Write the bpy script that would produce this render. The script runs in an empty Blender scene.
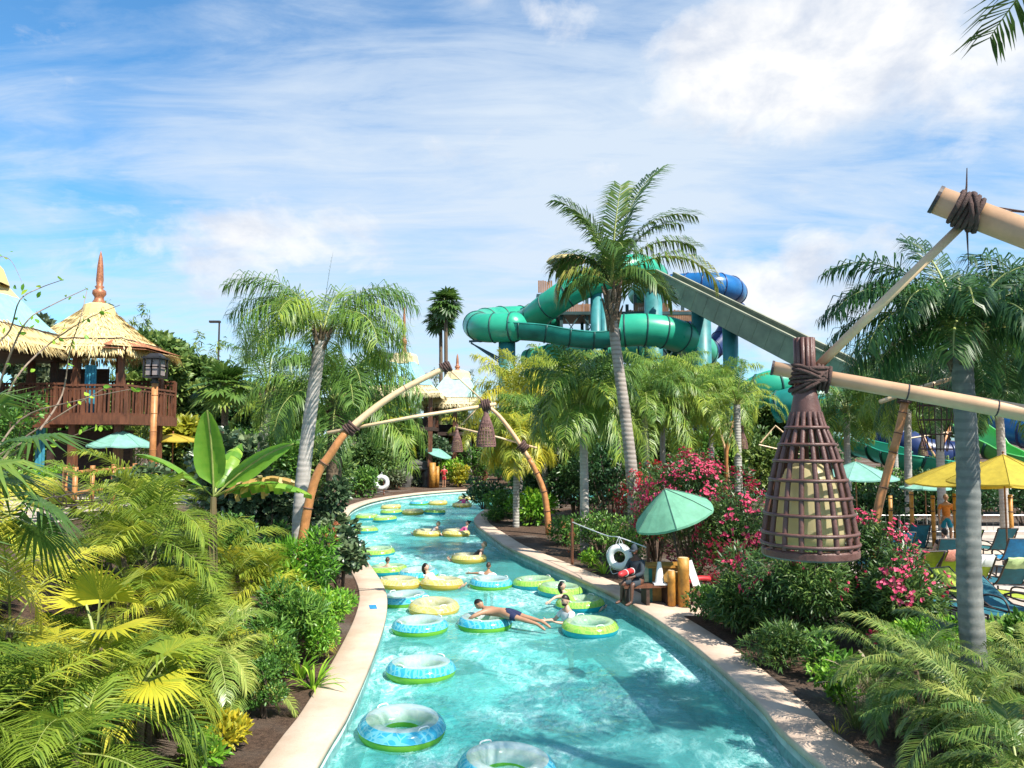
import bpy, bmesh, math, random
import numpy as np
from mathutils import Vector, Matrix, Quaternion
R = math.radians
PI = math.pi
SC = bpy.context.scene
COL = SC.collection
rnd = random.Random(7)

# ---------------------------------------------------------------- camera
F = 760.0
PITCH = math.atan(56 / F)
CAM = Vector((0, 0, 4.0))
cam_d = bpy.data.cameras.new('camera')
cam = bpy.data.objects.new('camera', cam_d)
COL.objects.link(cam)
cam.location = CAM
cam.rotation_euler = (PI / 2 + PITCH, 0, 0)
cam_d.sensor_width = 36
cam_d.lens = 36 * F / 1024
cam_d.clip_start = 0.1
cam_d.clip_end = 6000
SC.camera = cam
_f = Vector((0, math.cos(PITCH), math.sin(PITCH)))
_u = Vector((0, -math.sin(PITCH), math.cos(PITCH)))

def ray(px, py):
    return _f * F + Vector((1, 0, 0)) * (px - 512) - _u * (py - 384)

def on_z(px, py, z=0.0):
    d = ray(px, py)
    return CAM + d * ((z - CAM.z) / d.z)

def at(px, py, Y):
    d = ray(px, py)
    return CAM + d * (Y / d.y)

# ---------------------------------------------------------------- properties
def tag(o, label=None, cat=None, group=None, kind=None):
    if label: o['label'] = label
    if cat: o['category'] = cat
    if group: o['group'] = group
    if kind: o['kind'] = kind
    return o

def empty(name, loc=(0, 0, 0), rz=0.0, label=None, cat=None, group=None, scale=1.0):
    o = bpy.data.objects.new(name, None)
    COL.objects.link(o)
    o.location = loc
    o.rotation_euler = (0, 0, rz)
    o.scale = (scale,) * 3
    o.empty_display_size = 0.2
    tag(o, label, cat, group)
    return o

def copy_tree(o, parent=None):
    c = o.copy()
    COL.objects.link(c)
    c.parent = parent
    for ch in o.children:
        copy_tree(ch, c)
    return c

def dup(o, loc, rz=0.0, scale=1.0, label=None, group=None):
    c = copy_tree(o)
    c.location = loc
    c.rotation_euler = (0, 0, rz)
    c.scale = (scale,) * 3 if not hasattr(scale, '__len__') else scale
    if label: c['label'] = label
    if group: c['group'] = group
    return c

# ---------------------------------------------------------------- mesh builder
class MB:
    def __init__(s):
        s.v = []; s.f = []; s.m = []; s.a = []; s.n = 0
    def add(s, verts, faces, mat=0, var=0.5):
        b = s.n
        s.v.extend([tuple(p) for p in verts]); s.n += len(verts)
        s.f.extend([tuple(i + b for i in f) for f in faces])
        k = len(faces)
        s.m.extend([mat] * k)
        s.a.extend(var if hasattr(var, '__len__') else [var] * k)
        return s
    def box(s, c, size, rz=0.0, mat=0, taper=1.0, rot=None):
        hx, hy, hz = size[0] / 2, size[1] / 2, size[2] / 2
        M = rot if rot is not None else Matrix.Rotation(rz, 3, 'Z')
        vs = []
        for z, k in ((-hz, 1.0), (hz, taper)):
            for x, y in ((-hx, -hy), (hx, -hy), (hx, hy), (-hx, hy)):
                vs.append(Vector(c) + M @ Vector((x * k, y * k, z)))
        return s.add(vs, [(3, 2, 1, 0), (4, 5, 6, 7), (0, 1, 5, 4), (1, 2, 6, 5), (2, 3, 7, 6), (3, 0, 4, 7)], mat)
    def tube(s, pts, rad, sides=8, mat=0, caps=True, var=0.5, flat=1.0):
        pts = [Vector(p) for p in pts]
        n = len(pts)
        rads = rad if hasattr(rad, '__len__') else [rad] * n
        vs = []; fs = []
        t0 = (pts[1] - pts[0]).normalized()
        ref = Vector((0, 0, 1)) if abs(t0.z) < 0.95 else Vector((1, 0, 0))
        nx = t0.cross(ref).normalized()
        for i in range(n):
            if i == 0: t = pts[1] - pts[0]
            elif i == n - 1: t = pts[-1] - pts[-2]
            else: t = pts[i + 1] - pts[i - 1]
            t = t.normalized()
            nx = (nx - t * nx.dot(t))
            nx = nx.normalized() if nx.length > 1e-6 else t.orthogonal().normalized()
            ny = t.cross(nx)
            for k in range(sides):
                a = 2 * PI * k / sides
                vs.append(pts[i] + nx * (math.cos(a) * rads[i]) + ny * (math.sin(a) * rads[i] * flat))
        for i in range(n - 1):
            for k in range(sides):
                k2 = (k + 1) % sides
                fs.append((i * sides + k, i * sides + k2, (i + 1) * sides + k2, (i + 1) * sides + k))
        if caps:
            fs.append(tuple(range(sides - 1, -1, -1)))
            fs.append(tuple((n - 1) * sides + k for k in range(sides)))
        return s.add(vs, fs, mat, var)
    def bar(s, a, b, w, h=None, mat=0, up=(0, 0, 1)):
        a = Vector(a); b = Vector(b); h = h or w
        t = (b - a).normalized(); up = Vector(up)
        if abs(t.dot(up)) > 0.98: up = Vector((0, 1, 0))
        x = t.cross(up).normalized(); y = x.cross(t)
        vs = [p + x * (i * w / 2) + y * (j * h / 2) for p in (a, b) for i, j in ((-1, -1), (1, -1), (1, 1), (-1, 1))]
        return s.add(vs, [(0, 1, 2, 3), (7, 6, 5, 4), (4, 5, 1, 0), (5, 6, 2, 1), (6, 7, 3, 2), (7, 4, 0, 3)], mat)
    def lathe(s, prof, sides=16, mat=0, c=(0, 0, 0), closed=False, mats=None, sq=None):
        vs = []; fs = []; ms = []
        n = len(prof)
        for r, z in prof:
            for k in range(sides):
                a = 2 * PI * (k + (0.5 if sq else 0)) / sides
                vs.append((c[0] + r * math.cos(a), c[1] + r * math.sin(a), c[2] + z))
        m = n if closed else n - 1
        for i in range(m):
            j = (i + 1) % n
            for k in range(sides):
                k2 = (k + 1) % sides
                fs.append((i * sides + k, i * sides + k2, j * sides + k2, j * sides + k))
                ms.append(mats[i] if mats else mat)
        b = len(s.m)
        s.add(vs, fs, mat)
        s.m[b:] = ms
        return s
    def torus(s, c, Rr, r, axis=(0, 0, 1), seg=20, sides=6, mat=0):
        q = Vector((0, 0, 1)).rotation_difference(Vector(axis).normalized())
        vs = []; fs = []
        for i in range(seg):
            a = 2 * PI * i / seg
            for k in range(sides):
                b = 2 * PI * k / sides
                p = Vector(((Rr + r * math.cos(b)) * math.cos(a), (Rr + r * math.cos(b)) * math.sin(a), r * math.sin(b)))
                vs.append(Vector(c) + q @ p)
        for i in range(seg):
            for k in range(sides):
                i2 = (i + 1) % seg; k2 = (k + 1) % sides
                fs.append((i * sides + k, i2 * sides + k, i2 * sides + k2, i * sides + k2))
        return s.add(vs, fs, mat)
    def sphere(s, c, r, seg=10, rings=6, mat=0, scale=(1, 1, 1), rot=None):
        vs = []; fs = []
        M = rot or Matrix.Identity(3)
        for i in range(rings + 1):
            t = PI * i / rings
            for k in range(seg):
                a = 2 * PI * k / seg
                p = Vector((math.sin(t) * math.cos(a) * scale[0], math.sin(t) * math.sin(a) * scale[1], math.cos(t) * scale[2])) * r
                vs.append(Vector(c) + M @ p)
        for i in range(rings):
            for k in range(seg):
                k2 = (k + 1) % seg
                fs.append((i * seg + k, (i + 1) * seg + k, (i + 1) * seg + k2, i * seg + k2))
        return s.add(vs, fs, mat)
    def build(s, name, mats, parent=None, loc=None, smooth=False, rz=None, label=None):
        me = bpy.data.meshes.new(name)
        me.from_pydata(s.v, [], s.f)
        if not isinstance(mats, (list, tuple)): mats = [mats]
        for m in mats: me.materials.append(m)
        if len(mats) > 1: me.polygons.foreach_set('material_index', np.array(s.m, dtype=np.int32))
        at_ = me.attributes.new('var', 'FLOAT', 'FACE')
        at_.data.foreach_set('value', np.array(s.a, dtype=np.float32))
        if smooth: me.polygons.foreach_set('use_smooth', np.ones(len(s.f), dtype=bool))
        me.update()
        o = bpy.data.objects.new(name, me)
        COL.objects.link(o)
        if parent: o.parent = parent
        if loc is not None: o.location = loc
        if rz is not None: o.rotation_euler = (0, 0, rz)
        if label: o['label'] = label
        return o

def np_obj(name, V, Fq, Ft, var_q, var_t, mats, parent=None, mi_q=None, mi_t=None):
    """big mesh from arrays: quads Fq, triangles Ft"""
    me = bpy.data.meshes.new(name)
    nq, nt = len(Fq), len(Ft)
    me.vertices.add(len(V))
    me.vertices.foreach_set('co', np.asarray(V, dtype=np.float32).ravel())
    loops = np.concatenate([np.asarray(Fq, dtype=np.int32).ravel(), np.asarray(Ft, dtype=np.int32).ravel()])
    me.loops.add(len(loops))
    me.loops.foreach_set('vertex_index', loops)
    me.polygons.add(nq + nt)
    starts = np.concatenate([np.arange(nq) * 4, nq * 4 + np.arange(nt) * 3]).astype(np.int32)
    me.polygons.foreach_set('loop_start', starts)
    if not isinstance(mats, (list, tuple)): mats = [mats]
    for m in mats: me.materials.append(m)
    if mi_q is not None or mi_t is not None:
        a = mi_q if mi_q is not None else np.zeros(nq, dtype=np.int32)
        b = mi_t if mi_t is not None else np.zeros(nt, dtype=np.int32)
        me.polygons.foreach_set('material_index', np.concatenate([a, b]).astype(np.int32))
    me.update(calc_edges=True)
    at_ = me.attributes.new('var', 'FLOAT', 'FACE')
    at_.data.foreach_set('value', np.concatenate([var_q, var_t]).astype(np.float32))
    o = bpy.data.objects.new(name, me)
    COL.objects.link(o)
    if parent: o.parent = parent
    return o

def smooth_path(P, n=8, closed=False):
    P = [Vector(p) for p in P]
    out = []
    N = len(P)
    for i in range(N - 1):
        p0 = P[max(i - 1, 0)]; p1 = P[i]; p2 = P[i + 1]; p3 = P[min(i + 2, N - 1)]
        for k in range(n):
            t = k / n
            out.append(0.5 * ((2 * p1) + (p2 - p0) * t + (2 * p0 - 5 * p1 + 4 * p2 - p3) * t * t + (3 * p1 - p0 - 3 * p2 + p3) * t ** 3))
    out.append(P[-1])
    return out

# ---------------------------------------------------------------- materials
def new_mat(name):
    m = bpy.data.materials.new(name)
    m.use_nodes = True
    nt = m.node_tree
    for n in list(nt.nodes): nt.nodes.remove(n)
    out = nt.nodes.new('ShaderNodeOutputMaterial')
    return m, nt, out

def N(nt, kind, **kw):
    n = nt.nodes.new(kind)
    for k, v in kw.items():
        if k in n.inputs: n.inputs[k].default_value = v
        else: setattr(n, k, v)
    return n

def rgb(c): return (c[0], c[1], c[2], 1)

def mixc(nt, a, b, fac, blend='MIX'):
    n = nt.nodes.new('ShaderNodeMix'); n.data_type = 'RGBA'; n.blend_type = blend
    for sock, val in ((n.inputs[6], a), (n.inputs[7], b), (n.inputs[0], fac)):
        if hasattr(val, 'is_output'): nt.links.new(val, sock)
        elif isinstance(val, (int, float)): sock.default_value = val
        else: sock.default_value = rgb(val)
    return n.outputs[2]

def ramp(nt, src, stops):
    n = nt.nodes.new('ShaderNodeValToRGB')
    e = n.color_ramp.elements
    while len(e) < len(stops): e.new(0.5)
    for i, (p, c) in enumerate(stops):
        e[i].position = p
        e[i].color = rgb(c) if hasattr(c, '__len__') else (c, c, c, 1)
    nt.links.new(src, n.inputs[0])
    return n.outputs[0]

def mathn(nt, op, a, b=0.0, c=None, clamp=False):
    n = nt.nodes.new('ShaderNodeMath'); n.operation = op; n.use_clamp = clamp
    for i, val in enumerate((a, b, c)):
        if val is None: continue
        if hasattr(val, 'is_output'): nt.links.new(val, n.inputs[i])
        else: n.inputs[i].default_value = val
    return n.outputs[0]

def noise(nt, scale, detail=4, rough=0.55, coord='Object', vscale=None, dist=0.0):
    tc = N(nt, 'ShaderNodeTexCoord')
    src = tc.outputs[coord]
    if vscale:
        mp = N(nt, 'ShaderNodeMapping'); mp.inputs['Scale'].default_value = vscale
        nt.links.new(src, mp.inputs[0]); src = mp.outputs[0]
    n = N(nt, 'ShaderNodeTexNoise', Scale=scale, Detail=detail, Roughness=rough, Distortion=dist)
    nt.links.new(src, n.inputs['Vector'])
    return n.outputs[0]

def pmat(name, col, rough=0.6, var=0.25, scale=6.0, bump=0.0, bscale=None, metal=0.0, col2=None, vscale=None, spec=0.5, coat=0.0, transl=0.0, objvar=0.0):
    m, nt, out = new_mat(name)
    p = N(nt, 'ShaderNodeBsdfPrincipled', Roughness=rough, Metallic=metal)
    p.inputs['Specular IOR Level'].default_value = spec
    if coat: p.inputs['Coat Weight'].default_value = coat; p.inputs['Coat Roughness'].default_value = 0.08
    nz = noise(nt, scale, 5, 0.6, vscale=vscale)
    fac = ramp(nt, nz, [(0.3, 0.0), (0.7, 1.0)])
    c2 = col2 or tuple(max(0, x * (1 - 2 * var)) for x in col)
    c1 = col if col2 else tuple(min(1, x * (1 + var * 0.6)) for x in col)
    cc = mixc(nt, c2, c1, fac)
    if objvar:
        oi = N(nt, 'ShaderNodeObjectInfo')
        hs = N(nt, 'ShaderNodeHueSaturation')
        nt.links.new(mathn(nt, 'MULTIPLY_ADD', oi.outputs['Random'], objvar * 2, 1 - objvar), hs.inputs['Value'])
        nt.links.new(cc, hs.inputs['Color']); cc = hs.outputs[0]
    nt.links.new(cc, p.inputs['Base Color'])
    rr = mathn(nt, 'MULTIPLY_ADD', nz, 0.25, rough - 0.12, clamp=True)
    nt.links.new(rr, p.inputs['Roughness'])
    if bump:
        b = N(nt, 'ShaderNodeBump', Strength=bump, Distance=0.02)
        nt.links.new(noise(nt, bscale or scale * 4, 6, 0.65, vscale=vscale), b.inputs['Height'])
        nt.links.new(b.outputs[0], p.inputs['Normal'])
    sh = p.outputs[0]
    if transl:
        t = N(nt, 'ShaderNodeBsdfTranslucent'); nt.links.new(cc, t.inputs['Color'])
        mx = N(nt, 'ShaderNodeMixShader'); mx.inputs[0].default_value = transl
        nt.links.new(sh, mx.inputs[1]); nt.links.new(t.outputs[0], mx.inputs[2]); sh = mx.outputs[0]
    nt.links.new(sh, out.inputs[0])
    return m

def leaf_mat(name, dark, mid, light, transl=0.35, rough=0.42, brown=None, spec=0.5):
    """per-leaf colour runs dark - mid - light with the face attribute 'var'"""
    m, nt, out = new_mat(name)
    a = N(nt, 'ShaderNodeAttribute'); a.attribute_name = 'var'
    oi = N(nt, 'ShaderNodeObjectInfo')
    v = mathn(nt, 'MULTIPLY_ADD', oi.outputs['Random'], 0.16, -0.08)
    v = mathn(nt, 'ADD', a.outputs['Fac'], v)
    v = mathn(nt, 'MULTIPLY_ADD', noise(nt, 9.0, 3), 0.3, mathn(nt, 'ADD', v, -0.15))
    stops = [(0.05, dark), (0.5, mid), (0.92, light)]
    if brown: stops.append((1.0, brown))
    c = ramp(nt, v, stops)
    p = N(nt, 'ShaderNodeBsdfPrincipled', Roughness=rough)
    p.inputs['Specular IOR Level'].default_value = spec
    nt.links.new(c, p.inputs['Base Color'])
    t = N(nt, 'ShaderNodeBsdfTranslucent')
    ct = mixc(nt, c, (1.0, 1.0, 0.35), 1.0, 'MULTIPLY')
    nt.links.new(c, t.inputs['Color'])
    mx = N(nt, 'ShaderNodeMixShader'); mx.inputs[0].default_value = transl
    nt.links.new(p.outputs[0], mx.inputs[1]); nt.links.new(t.outputs[0], mx.inputs[2])
    nt.links.new(mx.outputs[0], out.inputs[0])
    return m
# ---------------------------------------------------------------- leaf collectors
def nrm(a):
    return a / np.maximum(np.linalg.norm(a, axis=-1, keepdims=True), 1e-9)

class Leaves:
    def __init__(s):
        s.V = []; s.Q = []; s.T = []; s.vq = []; s.vt = []; s.mq = []; s.mt = []; s.n = 0
    def strips(s, B, D, L, W, Nn, droop, var, mat=0, w0=0.4):
        """2-segment tapered leaflets"""
        n = len(B)
        L = np.broadcast_to(L, (n,))[:, None]; W = np.broadcast_to(W, (n,))[:, None]
        droop = np.broadcast_to(droop, (n,))[:, None]
        var = np.broadcast_to(var, (n,)).astype(float)
        D = nrm(D)
        X = nrm(np.cross(D, Nn))
        P1 = B + D * L * 0.5
        D2 = nrm(D + np.array([0, 0, -1.0]) * droop)
        P2 = P1 + D2 * L * 0.5
        V = np.stack([B - X * W * w0 * .5, B + X * W * w0 * .5, P1 + X * W * .5, P1 - X * W * .5, P2], 1).reshape(-1, 3)
        o = s.n + np.arange(n)[:, None] * 5
        s.V.append(V); s.Q.append(o + np.array([[0, 1, 2, 3]])); s.T.append(o + np.array([[3, 2, 4]]))
        s.vq.append(var); s.vt.append(var)
        s.mq.append(np.full(n, mat)); s.mt.append(np.full(n, mat))
        s.n += n * 5
    def diamonds(s, B, D, L, W, Nn, var, mat=0, fold=0.15):
        """broad folded leaves: base, side, tip, side"""
        n = len(B)
        L = np.broadcast_to(L, (n,))[:, None]; W = np.broadcast_to(W, (n,))[:, None]
        var = np.broadcast_to(var, (n,)).astype(float)
        D = nrm(D); X = nrm(np.cross(D, Nn)); Z = np.cross(X, D)
        a = B + D * L * .32 + X * W * .42 + Z * W * fold
        b = B + D * L * .32 - X * W * .42 + Z * W * fold
        a2 = B + D * L * .66 + X * W * .42 + Z * W * fold * .6
        b2 = B + D * L * .66 - X * W * .42 + Z * W * fold * .6
        V = np.stack([B, a, a2, B + D * L - Z * L * .08, b2, b], 1).reshape(-1, 3)
        o = s.n + np.arange(n)[:, None] * 6
        s.V.append(V)
        s.Q.append(o + np.array([[0, 1, 2, 3]])); s.Q.append(o + np.array([[0, 3, 4, 5]]))
        s.vq += [var, var]; s.mq += [np.full(n, mat)] * 2
        s.n += n * 6
    def quadsheet(s, grid, var, mat=0):
        """grid (a,b,3)"""
        a, b, _ = grid.shape
        s.V.append(grid.reshape(-1, 3))
        i = (np.arange(a - 1)[:, None] * b + np.arange(b - 1)[None, :]).reshape(-1, 1)
        q = s.n + i + np.array([[0, 1, b + 1, b]])
        s.Q.append(q)
        s.vq.append(np.broadcast_to(var, (len(q),)).astype(float)); s.mq.append(np.full(len(q), mat))
        s.n += a * b
    def build(s, name, mats, parent=None):
        V = np.concatenate(s.V)
        Q = np.concatenate(s.Q) if s.Q else np.zeros((0, 4), int)
        T = np.concatenate(s.T) if s.T else np.zeros((0, 3), int)
        c = lambda l: np.concatenate(l) if l else np.zeros(0)
        return np_obj(name, V, Q, T, c(s.vq), c(s.vt), mats, parent, c(s.mq).astype(int), c(s.mt).astype(int))

UP = np.array([0, 0, 1.0])

def frond(lv, base, az, el, L, arch, n=50, leaf=0.5, w=0.03, droop=0.6, vee=0.3, fwd=0.6, plum=0.15,
          var=0.5, seed=0, start=0.15, stem_w=0.03, side=0.0, stem_mat=1, vtip=0.0, tipw=0.25, twist=0.0):
    """feather frond: rachis curve plus leaflets on both sides"""
    g = np.random.default_rng(seed)
    K = 14
    t = np.linspace(0, 1, K)
    e = el - arch * t ** 1.35
    a = az + side * t ** 1.5
    d = np.stack([np.cos(e) * np.cos(a), np.cos(e) * np.sin(a), np.sin(e)], 1)
    P = np.concatenate([[base], base + np.cumsum((d[:-1] + d[1:]) / 2 * L / (K - 1), axis=0)])
    tan = d
    lat = np.stack([-np.sin(a), np.cos(a), np.zeros(K)], 1)
    if twist:
        upn = np.cross(tan, lat)
        lat = lat * math.cos(twist) + upn * math.sin(twist)
    # rachis: flat triangle tube
    wv = stem_w * (1 - 0.85 * t)[:, None]
    nup = np.cross(tan, lat)
    grid = np.stack([P - lat * wv, P + nup * wv * .6, P + lat * wv, P - lat * wv], 1)
    lv.quadsheet(grid, 0.75, stem_mat)
    ts = np.repeat(np.linspace(start, 1.0, n), 2)
    sd = np.tile([1.0, -1.0], n)
    ts = np.clip(ts + g.normal(0, .006, 2 * n), start, 1)
    def ip(A): return np.stack([np.interp(ts, t, A[:, k]) for k in range(3)], 1)
    B = ip(P); T_ = nrm(ip(tan)); S = nrm(ip(lat)); U = nrm(np.cross(T_, S))
    prof = np.sin(np.clip((ts - start) / (1 - start), 0, 1) * (PI * (1 - tipw)) + PI * .16) ** .7
    prof = np.clip(prof, .25, 1)
    LL = leaf * prof * g.uniform(.85, 1.15, 2 * n)
    fw = fwd * (0.6 + 0.8 * ts)
    D = S * sd[:, None] + T_ * fw[:, None] + U * (vee + g.normal(0, plum, 2 * n))[:, None] + g.normal(0, .06, (2 * n, 3))
    lv.strips(B, D, LL, w * g.uniform(.8, 1.2, 2 * n), U + S * sd[:, None] * .3, droop * g.uniform(.7, 1.3, 2 * n),
              np.clip(var + vtip * ts + g.normal(0, .09, 2 * n), 0, 1), 0)

def palm_trunk(pts, r0, r1, mat, name, parent, bulge=None, rings=40, sides=12):
    path = smooth_path(pts, 12)
    n = len(path)
    mb = MB()
    P = []; Rr = []
    tot = rings * 3
    for i in range(tot + 1):
        u = i / tot * (n - 1); k = min(int(u), n - 2); f = u - k
        P.append(path[k].lerp(path[k + 1], f))
        t = i / tot
        r = r0 + (r1 - r0) * t ** .8 + (r0 * .35) * max(0, 1 - t * 14)
        r *= 1.0 + (0.035 if i % 3 == 0 else -0.01)
        Rr.append(r)
    mb.tube(P, Rr, sides)
    return mb.build(name, mat, parent, smooth=True)

def frond_set(lv, top, spec, seed, **kw):
    """spec: list of (az deg, el deg, L scale, arch)"""
    for i, (az, el, L, arch) in enumerate(spec):
        k = dict(kw)
        k['var'] = kw.get('var', .5) + rnd.uniform(-.18, .14) - (.12 if el > 55 else 0) + (.12 if el < 0 else 0)
        frond(lv, np.array(top) + np.array([math.cos(R(az)), math.sin(R(az)), 0]) * .06, R(az), R(el), L, arch, seed=seed * 100 + i, **k)

def ring_spec(n, L, seed, els=((70, .9), (40, 1.3), (10, 1.5), (-25, 1.0)), jl=.12):
    g = random.Random(seed)
    out = []
    for j, (el, arch) in enumerate(els):
        m = max(3, n // len(els))
        for k in range(m):
            out.append((360 * (k + .5 * (j % 2) + .3 * j) / m + g.uniform(-14, 14), el + g.uniform(-10, 10), L * g.uniform(1 - jl, 1 + jl), arch * g.uniform(.8, 1.2)))
    return out

def queen_palm(name, loc, trunk_pts, r0, r1, L, n, seed, leafM, trunkM, label, group=None, leaf=.55, w=.028, nl=52, droop=1.5, var=.5, spec=None, spear=False, cat='palm tree', lean=None, els=None, rz=0, plum=.35):
    t = empty(name, loc, rz, label, cat, group)
    palm_trunk(trunk_pts, r0, r1, trunkM, 'trunk', t)
    top = Vector(trunk_pts[-1])
    lv = Leaves()
    els = els or ((75, 1.0), (55, 1.7), (35, 2.0), (10, 1.7), (-20, 1.0))
    sp = spec or ring_spec(n, L, seed, els)
    frond_set(lv, top, sp, seed, n=nl, leaf=leaf, w=w, droop=droop, vee=-.22, fwd=.6, plum=plum, var=var, stem_w=.035)
    if spear:
        frond(lv, np.array(top), .3, R(86), L * .75, .1, n=14, leaf=.1, w=.02, droop=0, seed=seed, start=.5, stem_mat=1)
    lv.build('crown', [leafM, M['frond_stem']], t)
    # old boots / fibre under the crown
    mb = MB()
    g = random.Random(seed)
    d = (Vector(trunk_pts[-1]) - Vector(trunk_pts[-2])).normalized()
    for k in range(12):
        a = k * 2.4; z = -g.uniform(.05, .5)
        c = top + d * z
        o = Vector((math.cos(a), math.sin(a), 0))
        mb.tube([c + o * r1 * .8, c + o * (r1 * 1.3) + d * .12, c + o * (r1 * 1.7 + .08) + d * g.uniform(.25, .45)], [.06, .045, .012], 5)
    mb.build('leaf_boot', M['boots'], t)
    return t

def bush_points(g, n, blobs):
    """sample leaf positions in/near the surface of several ellipsoid blobs (c, r)"""
    vol = np.array([b[1][0] * b[1][1] * b[1][2] for b in blobs]) ** .67
    k = g.choice(len(blobs), n, p=vol / vol.sum())
    C = np.array([b[0] for b in blobs])[k]; Rr = np.array([b[1] for b in blobs])[k]
    d = nrm(g.normal(0, 1, (n, 3)))
    rad = g.uniform(.45, 1.08, n) ** .5
    return C + d * Rr * rad[:, None], d, k

def rand_blobs(g, n, R3, lump=.45, z0=None):
    """lumps filling an overall ellipsoid standing on z=0"""
    out = []
    for i in range(n):
        d = nrm(g.normal(0, 1, 3)); d[2] = d[2] * .95 + .05 - (.25 if i % 3 == 0 else 0)
        rad = g.uniform(.25, .72)
        c = d * rad * np.array(R3) + np.array([0, 0, R3[2]])
        s = lump * g.uniform(.65, 1.25)
        out.append((c, np.array([R3[0] * s, R3[1] * s, min(R3[2], (R3[0] + R3[1]) * .5) * s * g.uniform(.7, 1.05)])))
    return out

def shrub(name, loc, R3, n, leafM, seed, label, cat, group=None, leaf=.09, w=.05, shape='diamond', nb=14, lump=.42, var=.45,
          stemM=None, flower=None, nf=0, fsize=.05, rz=0, spread=.2, upw=.35, blobs=None, flower_top=.0, fmats=None):
    g = np.random.default_rng(seed)
    t = empty(name, loc, rz, label, cat, group)
    bl = blobs or rand_blobs(g, nb, R3, lump)
    P, d, k = bush_points(g, n, bl)
    keep = P[:, 2] > .02
    P, d, k = P[keep], d[keep], k[keep]
    m = len(P)
    bv = g.normal(0, .1, len(bl))[k]
    D = d * .9 + g.normal(0, .55, (m, 3)) + UP * upw
    Nn = nrm(UP * .9 + d * .5 + g.normal(0, .45, (m, 3)))
    lv = Leaves()
    v = np.clip(var + bv + g.normal(0, .15, m), 0, 1)
    if shape == 'diamond':
        lv.diamonds(P, D, leaf * g.uniform(.65, 1.25, m), w * g.uniform(.7, 1.2, m), Nn, v)
    else:
        lv.strips(P, D, leaf * g.uniform(.65, 1.3, m), w, Nn, spread * g.uniform(.5, 2, m), v, w0=.5)
    lv.build('foliage', [leafM], t)
    mb = MB()
    for c, r in bl:
        b0 = Vector((c[0] * .15, c[1] * .15, 0)); e = Vector(c) + Vector((0, 0, r[2] * .3))
        mid = b0.lerp(e, .5) + Vector((g.normal(0, .06), g.normal(0, .06), .08))
        s = .012 + .012 * max(R3)
        mb.tube([b0, mid, e], [s, s * .7, s * .25], 5)
    mb.build('stem', stemM or M['bark'], t)
    if flower is not None and nf:
        # flower clusters sitting on the outer leaves
        nc = max(1, nf // 7)
        Pc, dc, kc = bush_points(g, nc * 5, bl)
        allc = np.array([b[0] for b in bl]).mean(0)
        out = nrm(Pc - allc)
        score = np.linalg.norm((Pc - allc) / np.array(R3), axis=1) + flower_top * out[:, 2]
        idx = np.argsort(-score)[:nc]
        Pc, dc = Pc[idx], nrm(Pc[idx] - allc)
        rep = 7
        B = np.repeat(Pc, rep, 0) + g.normal(0, fsize * 1.3, (nc * rep, 3))
        dd = np.repeat(dc, rep, 0)
        lf = Leaves()
        for q in range(4):
            a = nrm(g.normal(0, 1, (len(B), 3)))
            lf.diamonds(B + dd * fsize * .6, nrm(np.cross(dd, a) + dd * .35), fsize * g.uniform(.8, 1.25, len(B)), fsize * .95, dd, g.uniform(.2, .9, len(B)), 0)
        lf.build('blossom', [flower], t)
    return t

def clump_palm(name, loc, n, L, seed, leafM, label, cat='palm', group=None, leaf=.3, w=.02, nl=40, droop=.5, els=(85, 5), arch=1.3, vee=.35, var=.5,
               stems=5, h=.4, spread=.35, az0=None, azr=None, fwd=.7, plum=.12, rz=0, stem_w=.014, vtip=0.0, stem_mat=None, scale=1.0):
    g = random.Random(seed)
    leaf *= 1.22; w *= .82; nl = int(nl * 1.3); droop *= 1.45
    t = empty(name, loc, rz, label, cat, group, scale)
    lv = Leaves(); mb = MB()
    for s_ in range(stems):
        a = g.uniform(0, 2 * PI); rr = spread * math.sqrt(g.random())
        b = Vector((rr * math.cos(a), rr * math.sin(a), 0))
        hh = h * g.uniform(.5, 1.2)
        top = b + Vector((math.cos(a), math.sin(a), 0)) * hh * .2 + Vector((0, 0, hh))
        mb.tube([b - Vector((0, 0, .1)), b.lerp(top, .5), top], [.05, .04, .035], 6)
        m = n // stems
        for k in range(m):
            az = (360 * k / m + g.uniform(-25, 25)) if az0 is None else az0 + g.uniform(-azr, azr)
            el = els[1] + (els[0] - els[1]) * ((k * 0.618) % 1.0)
            frond(lv, np.array(top), R(az), R(el), L * g.uniform(.75, 1.15), arch * g.uniform(.7, 1.25), n=nl, leaf=leaf, w=w, droop=droop, vee=vee, fwd=fwd, plum=plum,
                  var=var + g.uniform(-.25, .2), seed=seed * 1000 + s_ * 50 + k, start=.18, stem_w=stem_w, vtip=vtip)
    lv.build('fronds', [leafM, stem_mat or M['frond_stem']], t)
    mb.build('stem', M['boots'], t)
    return t

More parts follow.
